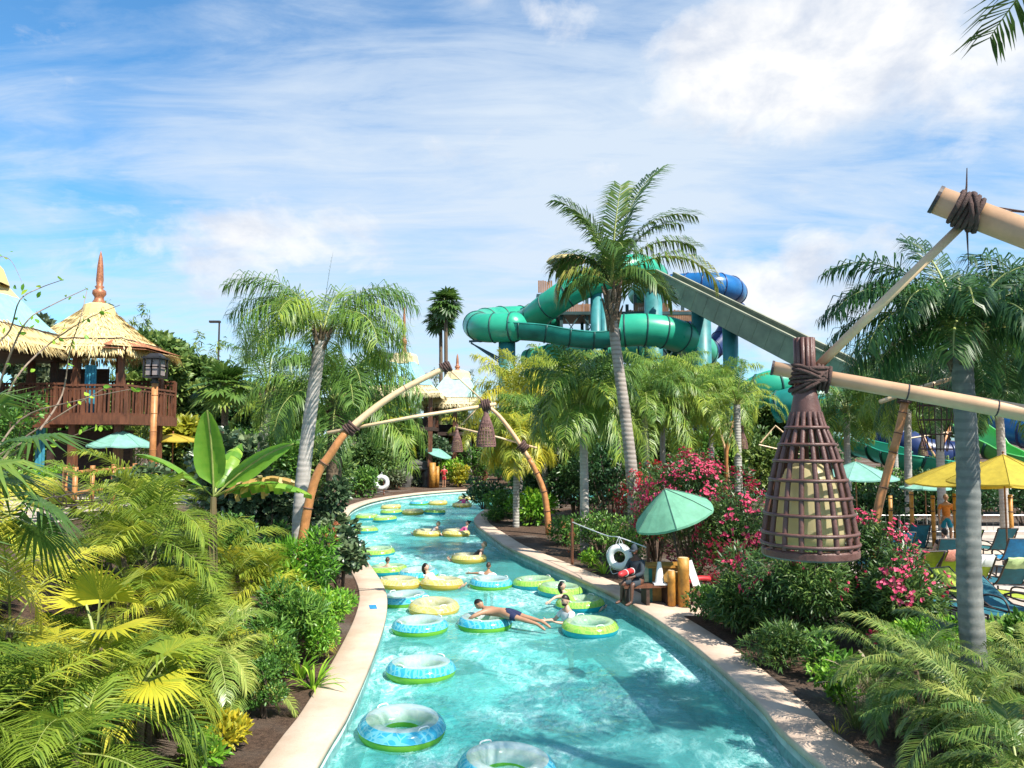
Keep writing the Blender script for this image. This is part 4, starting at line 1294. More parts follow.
def zat(px, py, Y):
    p = at(px, py, Y); return p, p.z

p = at(120, 470, 27); zz = gz(p.x, p.y)
umbrella((p.x, p.y, zz), 1.15, at(118, 431, 27).z - zz, M['umb_aqua'], 'pale green umbrella on the raised left terrace behind the bamboo fence', seam=M['umb_aqua'], frac=.45)
p = at(172, 470, 31); zz = gz(p.x, p.y)
umbrella((p.x, p.y, zz), 1.05, at(172, 434, 31).z - zz, M['umb_yellow'], 'yellow umbrella half hidden behind the banana leaves on the left terrace', seam=M['umb_yellow'], frac=.25)
p = at(687, 604, 18.4)
umbrella((p.x, p.y, .165), 1.02, 2.66, M['umb_green'], 'tilted mint green umbrella shading the lifeguard seat in front of the pink oleander', tilt=(-.5, .1), pole_tilt=(-.38, -.02, 1), rz=.35, frac=.66, poleM=M['wood_dark'], n=6)
p = at(1008, 560, 22.5)
umbrella((p.x, p.y, gz(p.x, p.y)), 1.5, at(1004, 455, 22.5).z - gz(p.x, p.y), M['umb_yellow'], 'big yellow umbrella at the far right edge with a red brown pole', seam=M['umb_yellow'], frac=.52, rz=.3)
p = at(972, 550, 25.5)
umbrella((p.x, p.y, gz(p.x, p.y)), 1.95, at(974, 458, 25.5).z - gz(p.x, p.y), M['umb_yellow'], 'wide yellow umbrella partly hidden behind the grey palm trunk at right', seam=M['umb_yellow'], frac=.42, rz=.1)
p = at(858, 540, 29)
umbrella((p.x, p.y, gz(p.x, p.y)), 1.5, at(858, 462, 29).z - gz(p.x, p.y), M['umb_aqua'], 'pale aqua umbrella behind the drooping fronds right of the large lantern', seam=M['umb_aqua'], frac=.4)
p = at(927, 535, 33)
umbrella((p.x, p.y, gz(p.x, p.y)), 1.0, at(927, 483, 33).z - gz(p.x, p.y), M['umb_aqua'], 'small mint umbrella low beneath the edge of the yellow ones', seam=M['umb_aqua'], frac=.2)
p = at(443, 490, 63)
umbrella((p.x, p.y, gz(p.x, p.y)), 1.15, at(439, 449, 63).z - gz(p.x, p.y), M['umb_aqua'], 'far mint umbrella tilted over the guard post at the river bend', tilt=(-.3, 0), pole_tilt=(.3, -.25, 1), seam=M['umb_aqua'], frac=.34)
for px, lab in ((474, 'left of two small bright blue umbrellas behind the far trees'), (490, 'right of two small bright blue umbrellas behind the far trees')):
    p = at(px, 480, 75); zz = gz(p.x, p.y)
    umbrella((p.x, p.y, zz), 1.0, at(px, 455, 75).z - zz, M['sling_blue'], lab, seam=M['sling_blue'], frac=.3)

# ---------------------------------------------------------------- thatched buildings
def thatch_roof(parent, c, half, z_eave, z_top, top_half, blue=None, mat=None, rz=0, name='roof', seed=1, steps=7, curve=1.5, collar=True, redhip=False):
    """concave hipped thatch roof with shaggy eaves; c = centre (local)"""
    g = random.Random(seed)
    mat = mat or M['thatch']
    lv = []
    for i in range(steps + 1):
        t = i / steps
        lv.append((half[0] + (top_half[0] - half[0]) * t, half[1] + (top_half[1] - half[1]) * t, z_eave + (z_top - z_eave) * t ** curve))
    mb = MB(); m = 12
    def ringpts(hx, hy, z, jit=0):
        pts = []
        for (x0, y0), (x1, y1) in (((-1, -1), (1, -1)), ((1, -1), (1, 1)), ((1, 1), (-1, 1)), ((-1, 1), (-1, -1))):
            for k in range(m):
                u = k / m
                pts.append(Vector((c[0] + hx * (x0 + (x1 - x0) * u), c[1] + hy * (y0 + (y1 - y0) * u), z + g.uniform(-jit, jit))))
        return pts
    rings = [ringpts(hx, hy, z, .015) for hx, hy, z in lv]
    def sheet(i0, i1, off, mt):
        n4 = 4 * m; vs = []; fs = []
        for i in range(i0, i1 + 1): vs += [p + Vector((0, 0, off)) for p in rings[i]]
        for i in range(i1 - i0):
            for k in range(n4): fs.append((i * n4 + k, i * n4 + (k + 1) % n4, (i + 1) * n4 + (k + 1) % n4, (i + 1) * n4 + k))
        mb.add(vs, fs, mt)
    mats = [mat]
    if blue:
        mats.append(blue[2]); sheet(0, blue[0], 0, 0); sheet(blue[0], blue[1], .0, 1); sheet(blue[1], steps, 0, 0)
    else: sheet(0, steps, 0, 0)
    mb.add(rings[0], [tuple(range(4 * m - 1, -1, -1))]); mb.add(rings[-1], [tuple(range(4 * m))])
    ro = mb.build(name, mats, parent)
    # shaggy straw hanging at the eaves and on the slopes
    lvv = Leaves(); B = []; D = []
    ng = np.random.default_rng(seed)
    NV = []
    def straw(i, n, dz=0.0, hang=False):
        r0 = rings[i]; rin = rings[i - 1] if i > 0 else None
        for q in range(n):
            k = ng.integers(0, 4 * m); u = ng.random()
            p = r0[k].lerp(r0[(k + 1) % (4 * m)], u)
            o = Vector((p.x - c[0], p.y - c[1], 0)).normalized()
            if hang: d = Vector((o.x * .5, o.y * .5, -.8))
            else:
                d = (rin[k].lerp(rin[(k + 1) % (4 * m)], u) - p).normalized() + Vector((o.x * .05, o.y * .05, .06)); p = p - d * ng.uniform(0, .35)
            B.append(tuple(p + Vector((0, 0, .02 + dz)))); D.append(tuple(d + Vector(ng.normal(0, .10, 3)))); NV.append((o.x * .5, o.y * .5, 1))
    per = int(90 * (half[0] + half[1]))
    straw(0, per, .03, True); straw(0, per, -.06, True); straw(0, per, -.12, True)
    lev = range(1, steps + 1) if blue is None else list(range(1, blue[0] + 1)) + list(range(blue[1] + 1, steps + 1))
    for i in lev: straw(i, int(per * 1.6))
    B = np.array(B); D = np.array(D)
    lvv.strips(B, D, ng.uniform(.16, .42, len(B)), .045, np.array(NV), .12, np.clip(ng.normal(.5, .22, len(B)), 0, 1))
    lvv.build('straw_fringe', [mat], ro)
    if collar:
        cb = MB()
        hx, hy, z = lv[-1]
        cb.lathe([(hx * 1.75, z - (z_top - z_eave) * .22), (hx * 1.55, z - .05), (hx * 1.4, z + .12), (hx * .9, z + .2), (.02, z + .22)], 16, 0, (c[0], c[1], 0))
        cb.build('thatch_collar', mat, ro)
    # rope line around the roof
    rp = MB(); i = 2; pts = [p + Vector((0, 0, .05)) for p in rings[i]] + [rings[i][0] + Vector((0, 0, .05))]
    rp.tube(pts, .022, 4); rp.build('roof_rope', M['rope'], ro)
    return ro

def spire(parent, c, h, r):
    mb = MB()
    mb.lathe([(r, 0), (r * 1.05, .06 * h), (r * .8, .1 * h), (r * .75, .14 * h), (r * 1.15, .2 * h), (r * 1.1, .26 * h), (r * .55, .3 * h), (r * .8, .335 * h), (r * .5, .36 * h), (r * .62, .45 * h), (r * .5, .7 * h), (r * .3, .88 * h), (.005, h)], 14, 0, c)
    return mb.build('spire', M['copper'], parent, smooth=True)

# -- pavilion with spire and balcony, left
Y = 27.0
pc = at(95, 400, Y + 1.5); base = Vector((pc.x, pc.y, gz(pc.x, pc.y)))
t = empty('thatched_pavilion', base, 0, 'two storey thatched pavilion with copper spire and red wood balcony at the left', 'pavilion', 'thatched pavilions')
ez = at(100, 348, Y).z - base.z; tz = at(98, 309, Y + 1.5).z - base.z
fz = at(100, 417, Y).z - base.z; rz_ = at(100, 386, Y).z - base.z
rf = thatch_roof(t, (0, 0, 0), (2.55, 2.3), ez, tz, (.42, .42), seed=4, curve=1.35)
spire(rf, (0, 0, tz + .15), at(96, 252, Y + 1.5).z - base.z - tz - .1, .24)
mb = MB(); cx = 2.3; mb.add([(1.6, -2.55, ez + .05), (3.15, -2.1, ez - .02), (3.0, 1.5, ez), (1.6, -1.2, ez + .5)], [(0, 1, 2, 3)]); mb.add([(1.6, -2.55, ez - .06), (3.15, -2.1, ez - .1), (3.0, 1.5, ez - .1), (1.6, -1.2, ez + .4)], [(3, 2, 1, 0)])
mb.build('roof_skirt', M['thatch_red'], rf)
for x, y in ((-1.75, -1.6), (0.15, -1.75), (1.95, -1.7), (-1.75, 1.7), (0.1, 1.7), (1.95, 1.7)):
    mb = MB(); mb.box((x, y, (fz + ez) / 2 + .1), (.2, .2, ez - fz + .2)); mb.box((x, y, fz + 1.3), (.26, .26, .5)); mb.build('post', M['wood'], t)
    mb = MB(); mb.box((x, y, fz / 2 - .1), (.28, .28, fz + .2)); mb.build('stilt', M['wood'], t)
mb = MB(); mb.box((0, 0, fz - .12), (4.9, 4.4, .24)); mb.box((0, -2.23, fz - .1), (5.1, .08, .34)); mb.box((2.5, 0, fz - .1), (.08, 4.5, .34)); mb.build('floor_deck', M['wood'], t)
def balustrade(parent, a, b, z, h, n):
    a = Vector(a); b = Vector(b); mb = MB()
    mb.bar(a + Vector((0, 0, z + h)), b + Vector((0, 0, z + h)), .14, .07); mb.bar(a + Vector((0, 0, z + .1)), b + Vector((0, 0, z + .1)), .07, .07)
    mb.bar(a + Vector((0, 0, z + h - .13)), b + Vector((0, 0, z + h - .13)), .05, .07)
    for k in range(n + 1):
        p = a.lerp(b, k / n)
        wd = .16 if k % 4 == 0 else .075
        mb.box(p + Vector((0, 0, z + h / 2 + .02)), (wd, .09 if k % 4 == 0 else .04, h - .06), rz=math.atan2((b - a).y, (b - a).x))
    mb.build('balustrade', M['wood'], parent)
bh = rz_ - fz
balustrade(t, (-2.5, -2.2, 0), (.0, -2.2, 0), fz, bh + .05, 14)
balustrade(t, (.05, -2.2, 0), (2.45, -2.2, 0), fz, bh, 14)
balustrade(t, (2.45, -2.2, 0), (2.45, 2.1, 0), fz, bh, 16)
balustrade(t, (-2.4, 2.1, 0), (2.45, 2.1, 0), fz, bh + .4, 24)
mb = MB()
for k in range(6): mb.box((.55 + .07 * k, -1.72 + .03 * (k % 2), fz + 1.0), (.08, .05, 1.7))
mb.build('curtain', M['curtain'], t)
mb = MB()
for k in range(5): mb.box((-1.3 + .07 * k, -1.75 + .03 * (k % 2), fz - 1.2), (.08, .05, 2.0))
mb.build('curtain', M['curtain'], t)
mb = MB(); mb.box((-.6, .9, fz * .5 - .15), (3.6, .2, fz - .6)); mb.box((-1.2, 1.2, fz + 1.0), (2.2, .15, 1.9)); mb.build('back_wall', M['wood_dark'], t)

t.scale = (.88, .88, 1)
# -- second pavilion cut by the left edge
Y = 24.0
pc = at(-58, 400, Y + 1.2); base = Vector((pc.x, pc.y, gz(pc.x, pc.y)))
t = empty('thatched_pavilion', base, 0, 'thatched pavilion with a light blue roof band cut off by the left edge', 'pavilion', 'thatched pavilions')
ez = at(0, 337, Y - 1).z - base.z; tz = at(0, 279, Y + 1).z - base.z
thatch_roof(t, (0, 0, 0), (3.3, 2.6), ez, tz + .55, (1.0, .6), blue=(2, 5, M['roof_blue']), seed=6, curve=1.25)
fz = at(20, 420, Y).z - base.z
for x, y in ((-2.6, -2), (.2, -2), (2.55, -2), (2.55, 1.9), (-2.6, 1.9)):
    mb = MB(); mb.box((x, y, ez / 2), (.2, .2, ez + .3)); mb.build('post', M['wood_dark'], t)
mb = MB(); mb.box((0, 0, fz - .1), (5.6, 4.5, .2)); mb.build('floor_deck', M['wood'], t)
balustrade(t, (-2.7, -2.2, 0), (2.7, -2.2, 0), fz, 1.0, 24)
mb = MB(); mb.box((0, .3, ez - .25), (5.6, 4.2, .2)); mb.build('ceiling', M['wood_dark'], t)
mb = MB(); mb.box((1.2, -1.0, ez - 1.05), (1.7, .12, .16), rz=.1); mb.build('sign_board', M['bamboo_pale'], t)

# -- far pavilions beyond the bend
Y = 70.0
for px, hw, pe, pt, py_, lab, sd in ((457, 3.35, 397, 369, Y, 'far thatched hut with a white and blue roof above the lanterns', 8), (403, 3.4, 386, 352, Y - 5, 'far thatched hut half hidden by the drooping queen palm', 9)):
    pc = at(px, 440, py_); base = Vector((pc.x, pc.y, gz(pc.x, pc.y)))
    t = empty('thatched_pavilion', base, 0, lab, 'pavilion', 'thatched pavilions')
    ez = at(px, pe + 7, py_ - hw).z - base.z; tz = at(px, pt + 4, py_).z - base.z
    rf = thatch_roof(t, (0, 0, 0), (hw, hw), ez, tz, (.75, .75), blue=(2, 6, M['roof_aqua'] if sd == 8 else M['roof_blue']), seed=sd, curve=1.3, mat=M['thatch_pale'])
    spire(rf, (0, 0, tz + .2), 1.6 if sd == 8 else 4.5, .22)
    for x, y in ((-2.6, -2.6), (0, -2.6), (2.6, -2.6), (2.6, 2.6), (-2.6, 2.6)):
        mb = MB(); mb.box((x, y, ez / 2), (.34, .34, ez + .3)); mb.build('post', M['wood'], t)
    mb = MB(); mb.box((0, 0, ez * .62), (5.6, 5.6, .3)); mb.box((0, 1.2, ez * .4), (5.2, .3, ez * .7)); mb.build('floor_deck', M['wood_dark'], t)

# black cage lantern on a bamboo post by the balcony
p = at(153, 440, 24.0); b = Vector((p.x, p.y, gz(p.x, p.y)))
t = empty('lantern_post', b, 0, 'bamboo post carrying a black four sided cage lantern beside the balcony', 'lamp post')
zt = at(155, 383, 24).z - b.z
mb = MB(); mb.tube([(0, 0, 0), (0, 0, zt)], [.105, .095], 12); pole_rings(mb, [(0, 0, 0), (0, 0, zt)], .1, (.3, .45, .6, .75, .9), 0, .012); mb.build('post', M['bamboo_orange'], t, smooth=True)
mb = MB(); mb.box((0, 0, zt + .02), (.2, .2, .06)); mb.box((0, 0, zt + .18), (.5, .5, .06)); mb.box((0, 0, zt + .78), (.62, .62, .05)); mb.box((0, 0, zt + .87), (.5, .5, .14), taper=.5)
mb.tube([(0, 0, zt), (0, 0, zt + .2)], .1, 8)
for x in (-1, 1):
    for y in (-1, 1): mb.box((x * .25, y * .25, zt + .5), (.05, .05, .68))
    mb.box((x * .0, -.26, zt + .5), (.5, .02, .03)); mb.box((.26, 0, zt + .5), (.02, .5, .03)); mb.box((0, -.26, zt + .5), (.03, .02, .6))
mb.build('cage', M['black_metal'], t)
mb = MB(); mb.box((0, 0, zt + .49), (.42, .42, .5)); mb.build('lamp_panel', M['lamp_panel'], t)

# tall street lamp far left
p = at(216, 440, 60); b = Vector((p.x, p.y, gz(p.x, p.y)))
t = empty('street_lamp', b, 0, 'thin dark street lamp with a flat head standing above the trees at left', 'street lamp')
zt = at(217, 322, 60).z - b.z
mb = MB(); mb.tube([(0, 0, 0), (0, 0, zt)], [.12, .07], 8); mb.build('pole', M['frame_dark'], t)
mb = MB(); mb.box((-.35, 0, zt + .02), (.85, .32, .16)); mb.build('lamp_head', M['frame_dark'], t)

# ---------------------------------------------------------------- water slides
def slide_tube(name, pts, r, mat, label, flange_n, open_top=False, parent_loc=None, fl_w=.09, sides=24, cat='water slide', cut=None, flM=None, n=7):
    pts = [Vector(p) for p in pts]
    b = Vector((pts[0].x, pts[0].y, 0)) if parent_loc is None else Vector(parent_loc)
    t = empty(name, b, 0, label, cat, 'water slides')
    P = smooth_path([p - b for p in pts], n)
    mb = MB()
    if open_top:
        # half pipe with thickness and rim
        def half(rad, flip):
            vs = []; fs = []; K = 13
            for i, p in enumerate(P):
                tn = (P[min(i + 1, len(P) - 1)] - P[max(i - 1, 0)]).normalized()
                x = tn.cross(Vector((0, 0, 1))).normalized(); y = x.cross(tn)
                for k in range(K):
                    a = PI + PI * k / (K - 1)
                    vs.append(p + x * rad * math.cos(a) + y * (rad * math.sin(a) + cut * r))
            for i in range(len(P) - 1):
                for k in range(K - 1):
                    f = (i * K + k, i * K + k + 1, (i + 1) * K + k + 1, (i + 1) * K + k)
                    fs.append(f[::-1] if flip else f)
            return vs, fs
        v, f = half(r, False); mb.add(v, f); v2, f2 = half(r * .93, True); mb.add(v2, f2)
        K = 13
        rim = MB()
        for sd in (0, K - 1):
            rim.tube([(v[i * K + sd] + v2[i * K + sd]) / 2 for i in range(len(P))], r * .06, 6)
        rim.build('rim', mat, t, smooth=True)
    else:
        mb.tube(P, r, sides)
    mb.build('channel', mat, t, smooth=True)
    for k in range(flange_n):
        fb = MB()
        s = (k + .5) / flange_n * (len(P) - 1); i = min(int(s), len(P) - 2); c = P[i].lerp(P[i + 1], s - i); d = (P[i + 1] - P[i]).normalized()
        if open_top:
            x = d.cross(Vector((0, 0, 1))).normalized(); y = x.cross(d)
            fb.tube([c + x * r * 1.02 * math.cos(PI + PI * q / 12) + y * (r * 1.02 * math.sin(PI + PI * q / 12) + cut * r) for q in range(13)], fl_w, 4)
        else: fb.torus(c, r, fl_w, d, 26, 5)
        fb.build('flange', flM or M['seam_dark'], t, smooth=True)
    return t

def ap(px, py, Y): return at(px, py, Y)
# upper green tube: from behind the palm crown down to the left
slide_tube('tube_slide', [ap(640, 295, 90), ap(655, 279, 84), ap(636, 268, 80), ap(600, 279, 79), ap(573, 290, 79), ap(550, 305, 80), ap(533, 318, 83), ap(520, 326, 88)], 1.5, M['slide_green'], 'upper green tube slide curving down behind the coconut palm crown', 9)
# lower green closed tube at left end, the turn
slide_tube('tube_slide', [ap(556, 318, 92), ap(520, 318, 90), ap(492, 320, 86), ap(477, 325, 80), ap(486, 328, 75.5), ap(512, 327, 74.5), ap(514, 327, 74.5)], 1.45, M['slide_green'], 'closed end of the green slide turning in front of the sky at the left', 9)
slide_tube('trough_slide', [ap(508, 327, 74.6), ap(540, 329, 74.5), ap(570, 334, 74.5), ap(598, 336, 74.5), ap(622, 331, 75)], 1.5, M['slide_teal'], 'open green trough joining the closed turn to the right hand tube', 5, open_top=True, cut=.15)
slide_tube('tube_slide', [ap(618, 331, 75), ap(645, 330, 74.6), ap(672, 334, 75), ap(694, 344, 77), ap(703, 354, 82), ap(695, 356, 89), ap(668, 352, 92)], 1.62, M['slide_green'], 'lower right bend of the green tube slide beside the grey trough', 9)
slide_tube('tube_slide', [ap(528, 361, 86), ap(550, 356, 84), ap(580, 351, 82), ap(610, 350, 81), ap(640, 352, 82)], 1.3, M['slide_mint'], 'pale mint lowest tube of the slide just above the palm tops', 6)
# blue tube
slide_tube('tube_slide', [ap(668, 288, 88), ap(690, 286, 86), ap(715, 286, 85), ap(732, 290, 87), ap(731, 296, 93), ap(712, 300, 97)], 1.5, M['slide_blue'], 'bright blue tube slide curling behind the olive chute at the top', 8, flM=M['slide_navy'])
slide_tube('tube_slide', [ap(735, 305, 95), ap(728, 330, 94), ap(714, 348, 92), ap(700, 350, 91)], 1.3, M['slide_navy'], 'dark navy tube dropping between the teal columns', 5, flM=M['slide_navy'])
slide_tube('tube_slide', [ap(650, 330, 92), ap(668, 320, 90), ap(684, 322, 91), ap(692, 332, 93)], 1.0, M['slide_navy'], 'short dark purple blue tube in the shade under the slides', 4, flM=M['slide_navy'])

# olive straight chute
a_, b_ = ap(662, 281, 78), ap(872, 387, 58)
base = Vector((a_.x, a_.y, 0)); t = empty('straight_chute', base, 0, 'long straight olive grey chute sloping down to the right from the tower', 'water slide', 'water slides')
d = (b_ - a_).normalized(); x = d.cross(Vector((0, 0, 1))).normalized(); y = x.cross(d)
mb = MB()
def prism(mb, a, b, prof, mat=0):
    n = len(prof); vs = [a + x * u + y * v for u, v in prof] + [b + x * u + y * v for u, v in prof]
    mb.add(vs, [tuple(range(n)), tuple(range(2 * n - 1, n - 1, -1))] + [(i, i + n, (i + 1) % n + n, (i + 1) % n) for i in range(n)], mat)
A, B = a_ - base, b_ - base
prism(mb, A, B, [(-1.3, -1.0), (1.3, -1.0), (1.3, .95), (1.1, .95), (1.1, -.1), (-1.1, -.1), (-1.1, .95), (-1.3, .95)]); mb.build('channel', M['trough'], t)
mb = MB(); prism(mb, A, B, [(1.05, .956), (1.4, .956), (1.4, 1.12), (1.05, 1.12)]); prism(mb, A, B, [(-1.4, .956), (-1.05, .956), (-1.05, 1.12), (-1.4, 1.12)]); mb.build('rim', M['trough_in'], t)
mb = MB()
prism(mb, A, B, [(-.55, .0), (-.45, .0), (-.45, .7), (-.55, .7)]); mb.build('lane_divider', M['trough_in'], t)
mb = MB()
for k in range(1, 16):
    p = A.lerp(B, k / 16)
    mb.box(p + y * -.02 + x * 1.31, (.03, .09, 1.9), rot=Matrix((x, d, y)).transposed())
mb.build('flange', M['trough'], t)
mb = MB()
for k in range(8):
    mb.bar(A.lerp(B, k / 8) + y * -1.3, A.lerp(B, (k + 1) / 8) + y * -1.3, .12); mb.bar(A.lerp(B, k / 8) + y * -1.0, A.lerp(B, (k + .5) / 8) + y * -1.3, .08)
mb.build('under_truss', M['steel_dark'], t)

# teal steel columns
for px, pt, Y, r, lab in ((507, 334, 75.5, .85, 'thick teal column under the left turn of the green slide'), (596, 290, 79, .6, 'teal column just left of the coconut palm trunk'), (604, 300, 76, .35, 'slim teal column beside the coconut palm trunk'),
                      (653, 291, 81, .95, 'broad teal column under the head of the olive chute'), (701, 306, 75.5, .95, 'broad teal column under the middle of the olive chute'), (730, 322, 71, .72, 'rightmost teal column under the olive chute'),
                      (616, 440, 52, .28, 'thin teal pole among the palms'), (735, 440, 52, .38, 'short teal pole behind the pink oleander')):
    top = at(px, pt, Y) if pt < 440 else at(px, 400, Y)
    if px == 616: continue
    t = empty('steel_column', (top.x, top.y, gz(top.x, top.y)), 0, lab, 'column', 'teal slide columns')
    H = top.z - gz(top.x, top.y)
    mb = MB(); mb.tube([(0, 0, -.2), (0, 0, H)], r, 18); mb.build('shaft', M['column'], t, smooth=True)
    mb = MB(); mb.lathe([(r * 1.02, 0), (r * 1.12, 0), (r * 1.12, .22), (r * 1.02, .22)], 18, 0, (0, 0, H * .62), closed=True); mb.lathe([(.02, 0), (r * 1.12, 0), (r * 1.12, .2), (.02, .2)], 18, 0, (0, 0, H - .1)); mb.build('collar', M['column'], t)
    if px == 507:
        mb = MB(); h = H
        for k in range(3): mb.bar((-.3, .3 * k - .3, h - 3.2 + .3 * k), (-3.6, .3 * k - .3, h - .9), .14)
        mb.bar((-3.8, 0, h - .75), (0, 0, h - .55), .2); mb.build('bracket', M['steel_dark'], t)

# slide tower: decks, rails and bracing behind the slides
tb = at(608, 440, 88); t = empty('slide_tower', (tb.x, tb.y, gz(tb.x, tb.y)), 0, 'open timber and steel tower with brown railings behind the green slides', 'tower')
zr = lambda py, Y=88: at(608, py, Y).z - t.location.z
xr = lambda px, Y=88: at(px, 400, Y).x - t.location.x
for px in (560, 585, 606, 632, 660, 690):
    for dy in (-3, 3):
        mb = MB(); mb.box((xr(px), dy, zr(300) / 2), (.35, .35, zr(300))); mb.build('leg', M['steel_dark'], t)
mb = MB()
for py in (318, 345, 372):
    mb.box((xr(625), 0, zr(py)), (xr(692) - xr(558), 7, .35))
mb.build('floor_deck', M['steel_dark'], t)
mb = MB(); g = random.Random(3)
for (x0, x1, py, dy) in ((562, 592, 312, -3.4), (625, 690, 318, -3.4), (538, 552, 291, -4), (632, 665, 311, -3.3)):
    n = int((x1 - x0) * .55); z = zr(py + 8); hh = zr(py) - z + .35
    for k in range(n):
        xx = xr(x0 + (x1 - x0) * k / n); mb.box((xx, dy, z + hh / 2), (.19, .09, hh * g.uniform(.82, 1.08)))
mb.build('railing', M['tower_wood'], t)
mb = MB()
mb.box((xr(545), -4, zr(303)), (2.2, 1.6, .3)); mb.bar((xr(545), -4, zr(303)), (xr(560), -2, zr(330)), .2)
for k in range(7):
    x0 = xr(560) + k * 2.2
    for py in (330, 358): mb.bar((x0, -3.2, zr(py + 14)), (x0 + 2.2, -3.2, zr(py - 12)), .14); mb.bar((x0, -3.2, zr(py - 12)), (x0 + 2.2, -3.2, zr(py + 14)), .1)
mb.build('bracing', M['steel_dark'], t)
mb = MB(); c = (xr(566), -2, 0)
mb.lathe([(.9, 0), (2.2, 1.9), (2.3, 2.0), (.02, 2.3)], 4, 0, (c[0], c[1], zr(283)), sq=True); mb.build('roof', M['tower_wood'], t)
mb = MB(); mb.lathe([(2.35, 2.02), (2.0, 2.5), (.02, 2.7)], 10, 0, (c[0], c[1], zr(283))); mb.build('thatch_cap', M['thatch'], t)
mb = MB()
for k in range(3):
    mb.bar((xr(572) + k * .1, -1.5, zr(286)), (xr(572), -1.5, zr(266)), .1)
mb.build('mast', M['wood_dark'], t)

# low slides on the right and green slides behind the palms
slide_tube('tube_slide', [ap(740, 402, 62), ap(765, 388, 60), ap(790, 384, 60), ap(815, 388, 62)], 1.25, M['slide_green'], 'low green tube glimpsed behind the small palm left of the large lantern', 5)
slide_tube('tube_slide', [ap(775, 408, 58), ap(800, 402, 57), ap(830, 402, 57), ap(850, 412, 58), ap(870, 430, 58)], 1.2, M['slide_teal'], 'low dark green slide behind the large lantern', 6)
slide_tube('trough_slide', [ap(850, 440, 48), ap(880, 447, 46), ap(905, 456, 44), ap(940, 463, 44), ap(960, 462, 45)], 1.0, M['slide_green'], 'low open green slide behind the trees right of the large lantern', 6, open_top=True, cut=.1)
slide_tube('trough_slide', [ap(968, 425, 42), ap(985, 437, 40), ap(1003, 449, 39), ap(1030, 460, 38), ap(1060, 462, 38)], .9, M['slide_lime'], 'lime green open slide running down at the right edge above the yellow umbrella', 6, open_top=True, cut=.1)
slide_tube('tube_slide', [ap(1005, 425, 50), ap(1018, 428, 48), ap(1035, 432, 47)], 1.1, M['slide_blue'], 'short piece of blue tube at the right edge', 2, flM=M['slide_navy'])
slide_tube('tube_slide', [ap(882, 436, 55), ap(900, 440, 54), ap(925, 452, 53), ap(955, 456, 53)], 1.0, M['slide_navy'], 'dark blue tube low among the grey trunks on the right', 4, flM=M['slide_navy'])
# ---------------------------------------------------------------- vegetation
def G(px, Y, dz=0.0):
    x = (px - 512) / F * Y
    return (x, Y, gz(x, Y) + dz)

def topz(py, Y): return at(512, py, Y).z

# ----- hero coconut palm
b = Vector(G(634, 24)); tp = at(612, 290, 24) - b
def C(px, py): return tuple(at(px, py, 24) - b)
t = empty('coconut_palm', b, 0, 'tall coconut palm with leaning ringed trunk against the sky before the slides', 'palm tree')
pts = [(0, 0, -.2), C(633, 490), C(627, 430), C(619, 370), C(614, 330), tuple(tp)]
palm_trunk(pts, .215, .145, M['trunk_coco'], 'trunk', t, rings=46)
lv = Leaves()
spec = [  # az, el, L, arch
    (25, 84, 4.7, .85), (176, 74, 2.5, 2.3), (186, 50, 2.0, 2.2), (2, 64, 3.3, 1.5), (-10, 48, 3.7, 1.9), (10, 72, 3.5, 1.25), (160, 68, 2.3, 1.9), (95, 66, 2.9, 1.6), (-95, 64, 2.6, 1.9),
    (60, 52, 2.7, 1.8), (125, 54, 2.2, 1.9), (12, 32, 2.3, 1.8), (190, 30, 1.6, 1.7), (-50, 36, 2.0, 1.7), (150, 82, 2.9, .8), (60, 87, 3.9, .7), (200, 84, 3.2, 1.1), (0, 78, 3.9, 1.5)]
for i, (az, el, L, arch) in enumerate(spec):
    frond(lv, np.array(tp) + UP * .1, R(az), R(el), L * 1.05, arch, n=70, leaf=1.0, w=.052, droop=.7 if el > 70 else 1.6, vee=.12, fwd=.75, plum=.05, var=.32 + (.1 if el < 30 else 0) + (i % 4) * .04,
          vtip=.35 if i in (4, 2) else .0, seed=900 + i, start=.14, stem_w=.05, tipw=.35, side=.25 * (1 if az < 90 else -1) if el > 40 else 0)
lv.build('crown', [M['lf_coco'], M['frond_stem']], t)
mb = MB()
for k in range(16):
    a = k * 2.4; z = -.1 - .07 * k
    c = Vector(tp) + Vector((0, 0, z)); o = Vector((math.cos(a), math.sin(a), 0))
    mb.tube([c + o * .12 - Vector((0, 0, .2)), c + o * .2 + Vector((0, 0, .1)), c + o * .34 + Vector((0, 0, .5))], [.09, .07, .02], 5)
mb.build('leaf_boot', M['boots'], t)

# ----- palm leaning in from above, near right
b = Vector(G(1262, 6.2)); c_ = Vector((5.85, 6.1, 8.75)) - b
t = empty('coconut_palm', b, 0, 'palm whose single frond tip hangs into the top right corner of the view', 'palm tree')
palm_trunk([(0, 0, -.2), (c_.x * .3, 0, 3), tuple(c_)], .2, .14, M['trunk_coco'], 'trunk', t, rings=30)
lv = Leaves()
for i, (az, el, L, arch) in enumerate([(176, 30, 2.2, 1.15), (140, 45, 2.6, 1.3), (60, 50, 2.7, 1.3), (20, 30, 2.7, 1.3), (-40, 40, 2.7, 1.3), (-90, 30, 2.6, 1.2), (100, 20, 2.4, 1.0), (0, 70, 2.7, 1.0), (-130, 60, 2.6, 1.2), (225, 30, 2.4, 1.2), (200, 66, 2.5, 1.1)]):
    frond(lv, np.array(c_), R(az), R(el), L, arch, n=46, leaf=.62, w=.035, droop=.6, vee=.1, var=.35, seed=950 + i, stem_w=.035, tipw=.35)
lv.build('crown', [M['lf_coco'], M['frond_stem']], t)

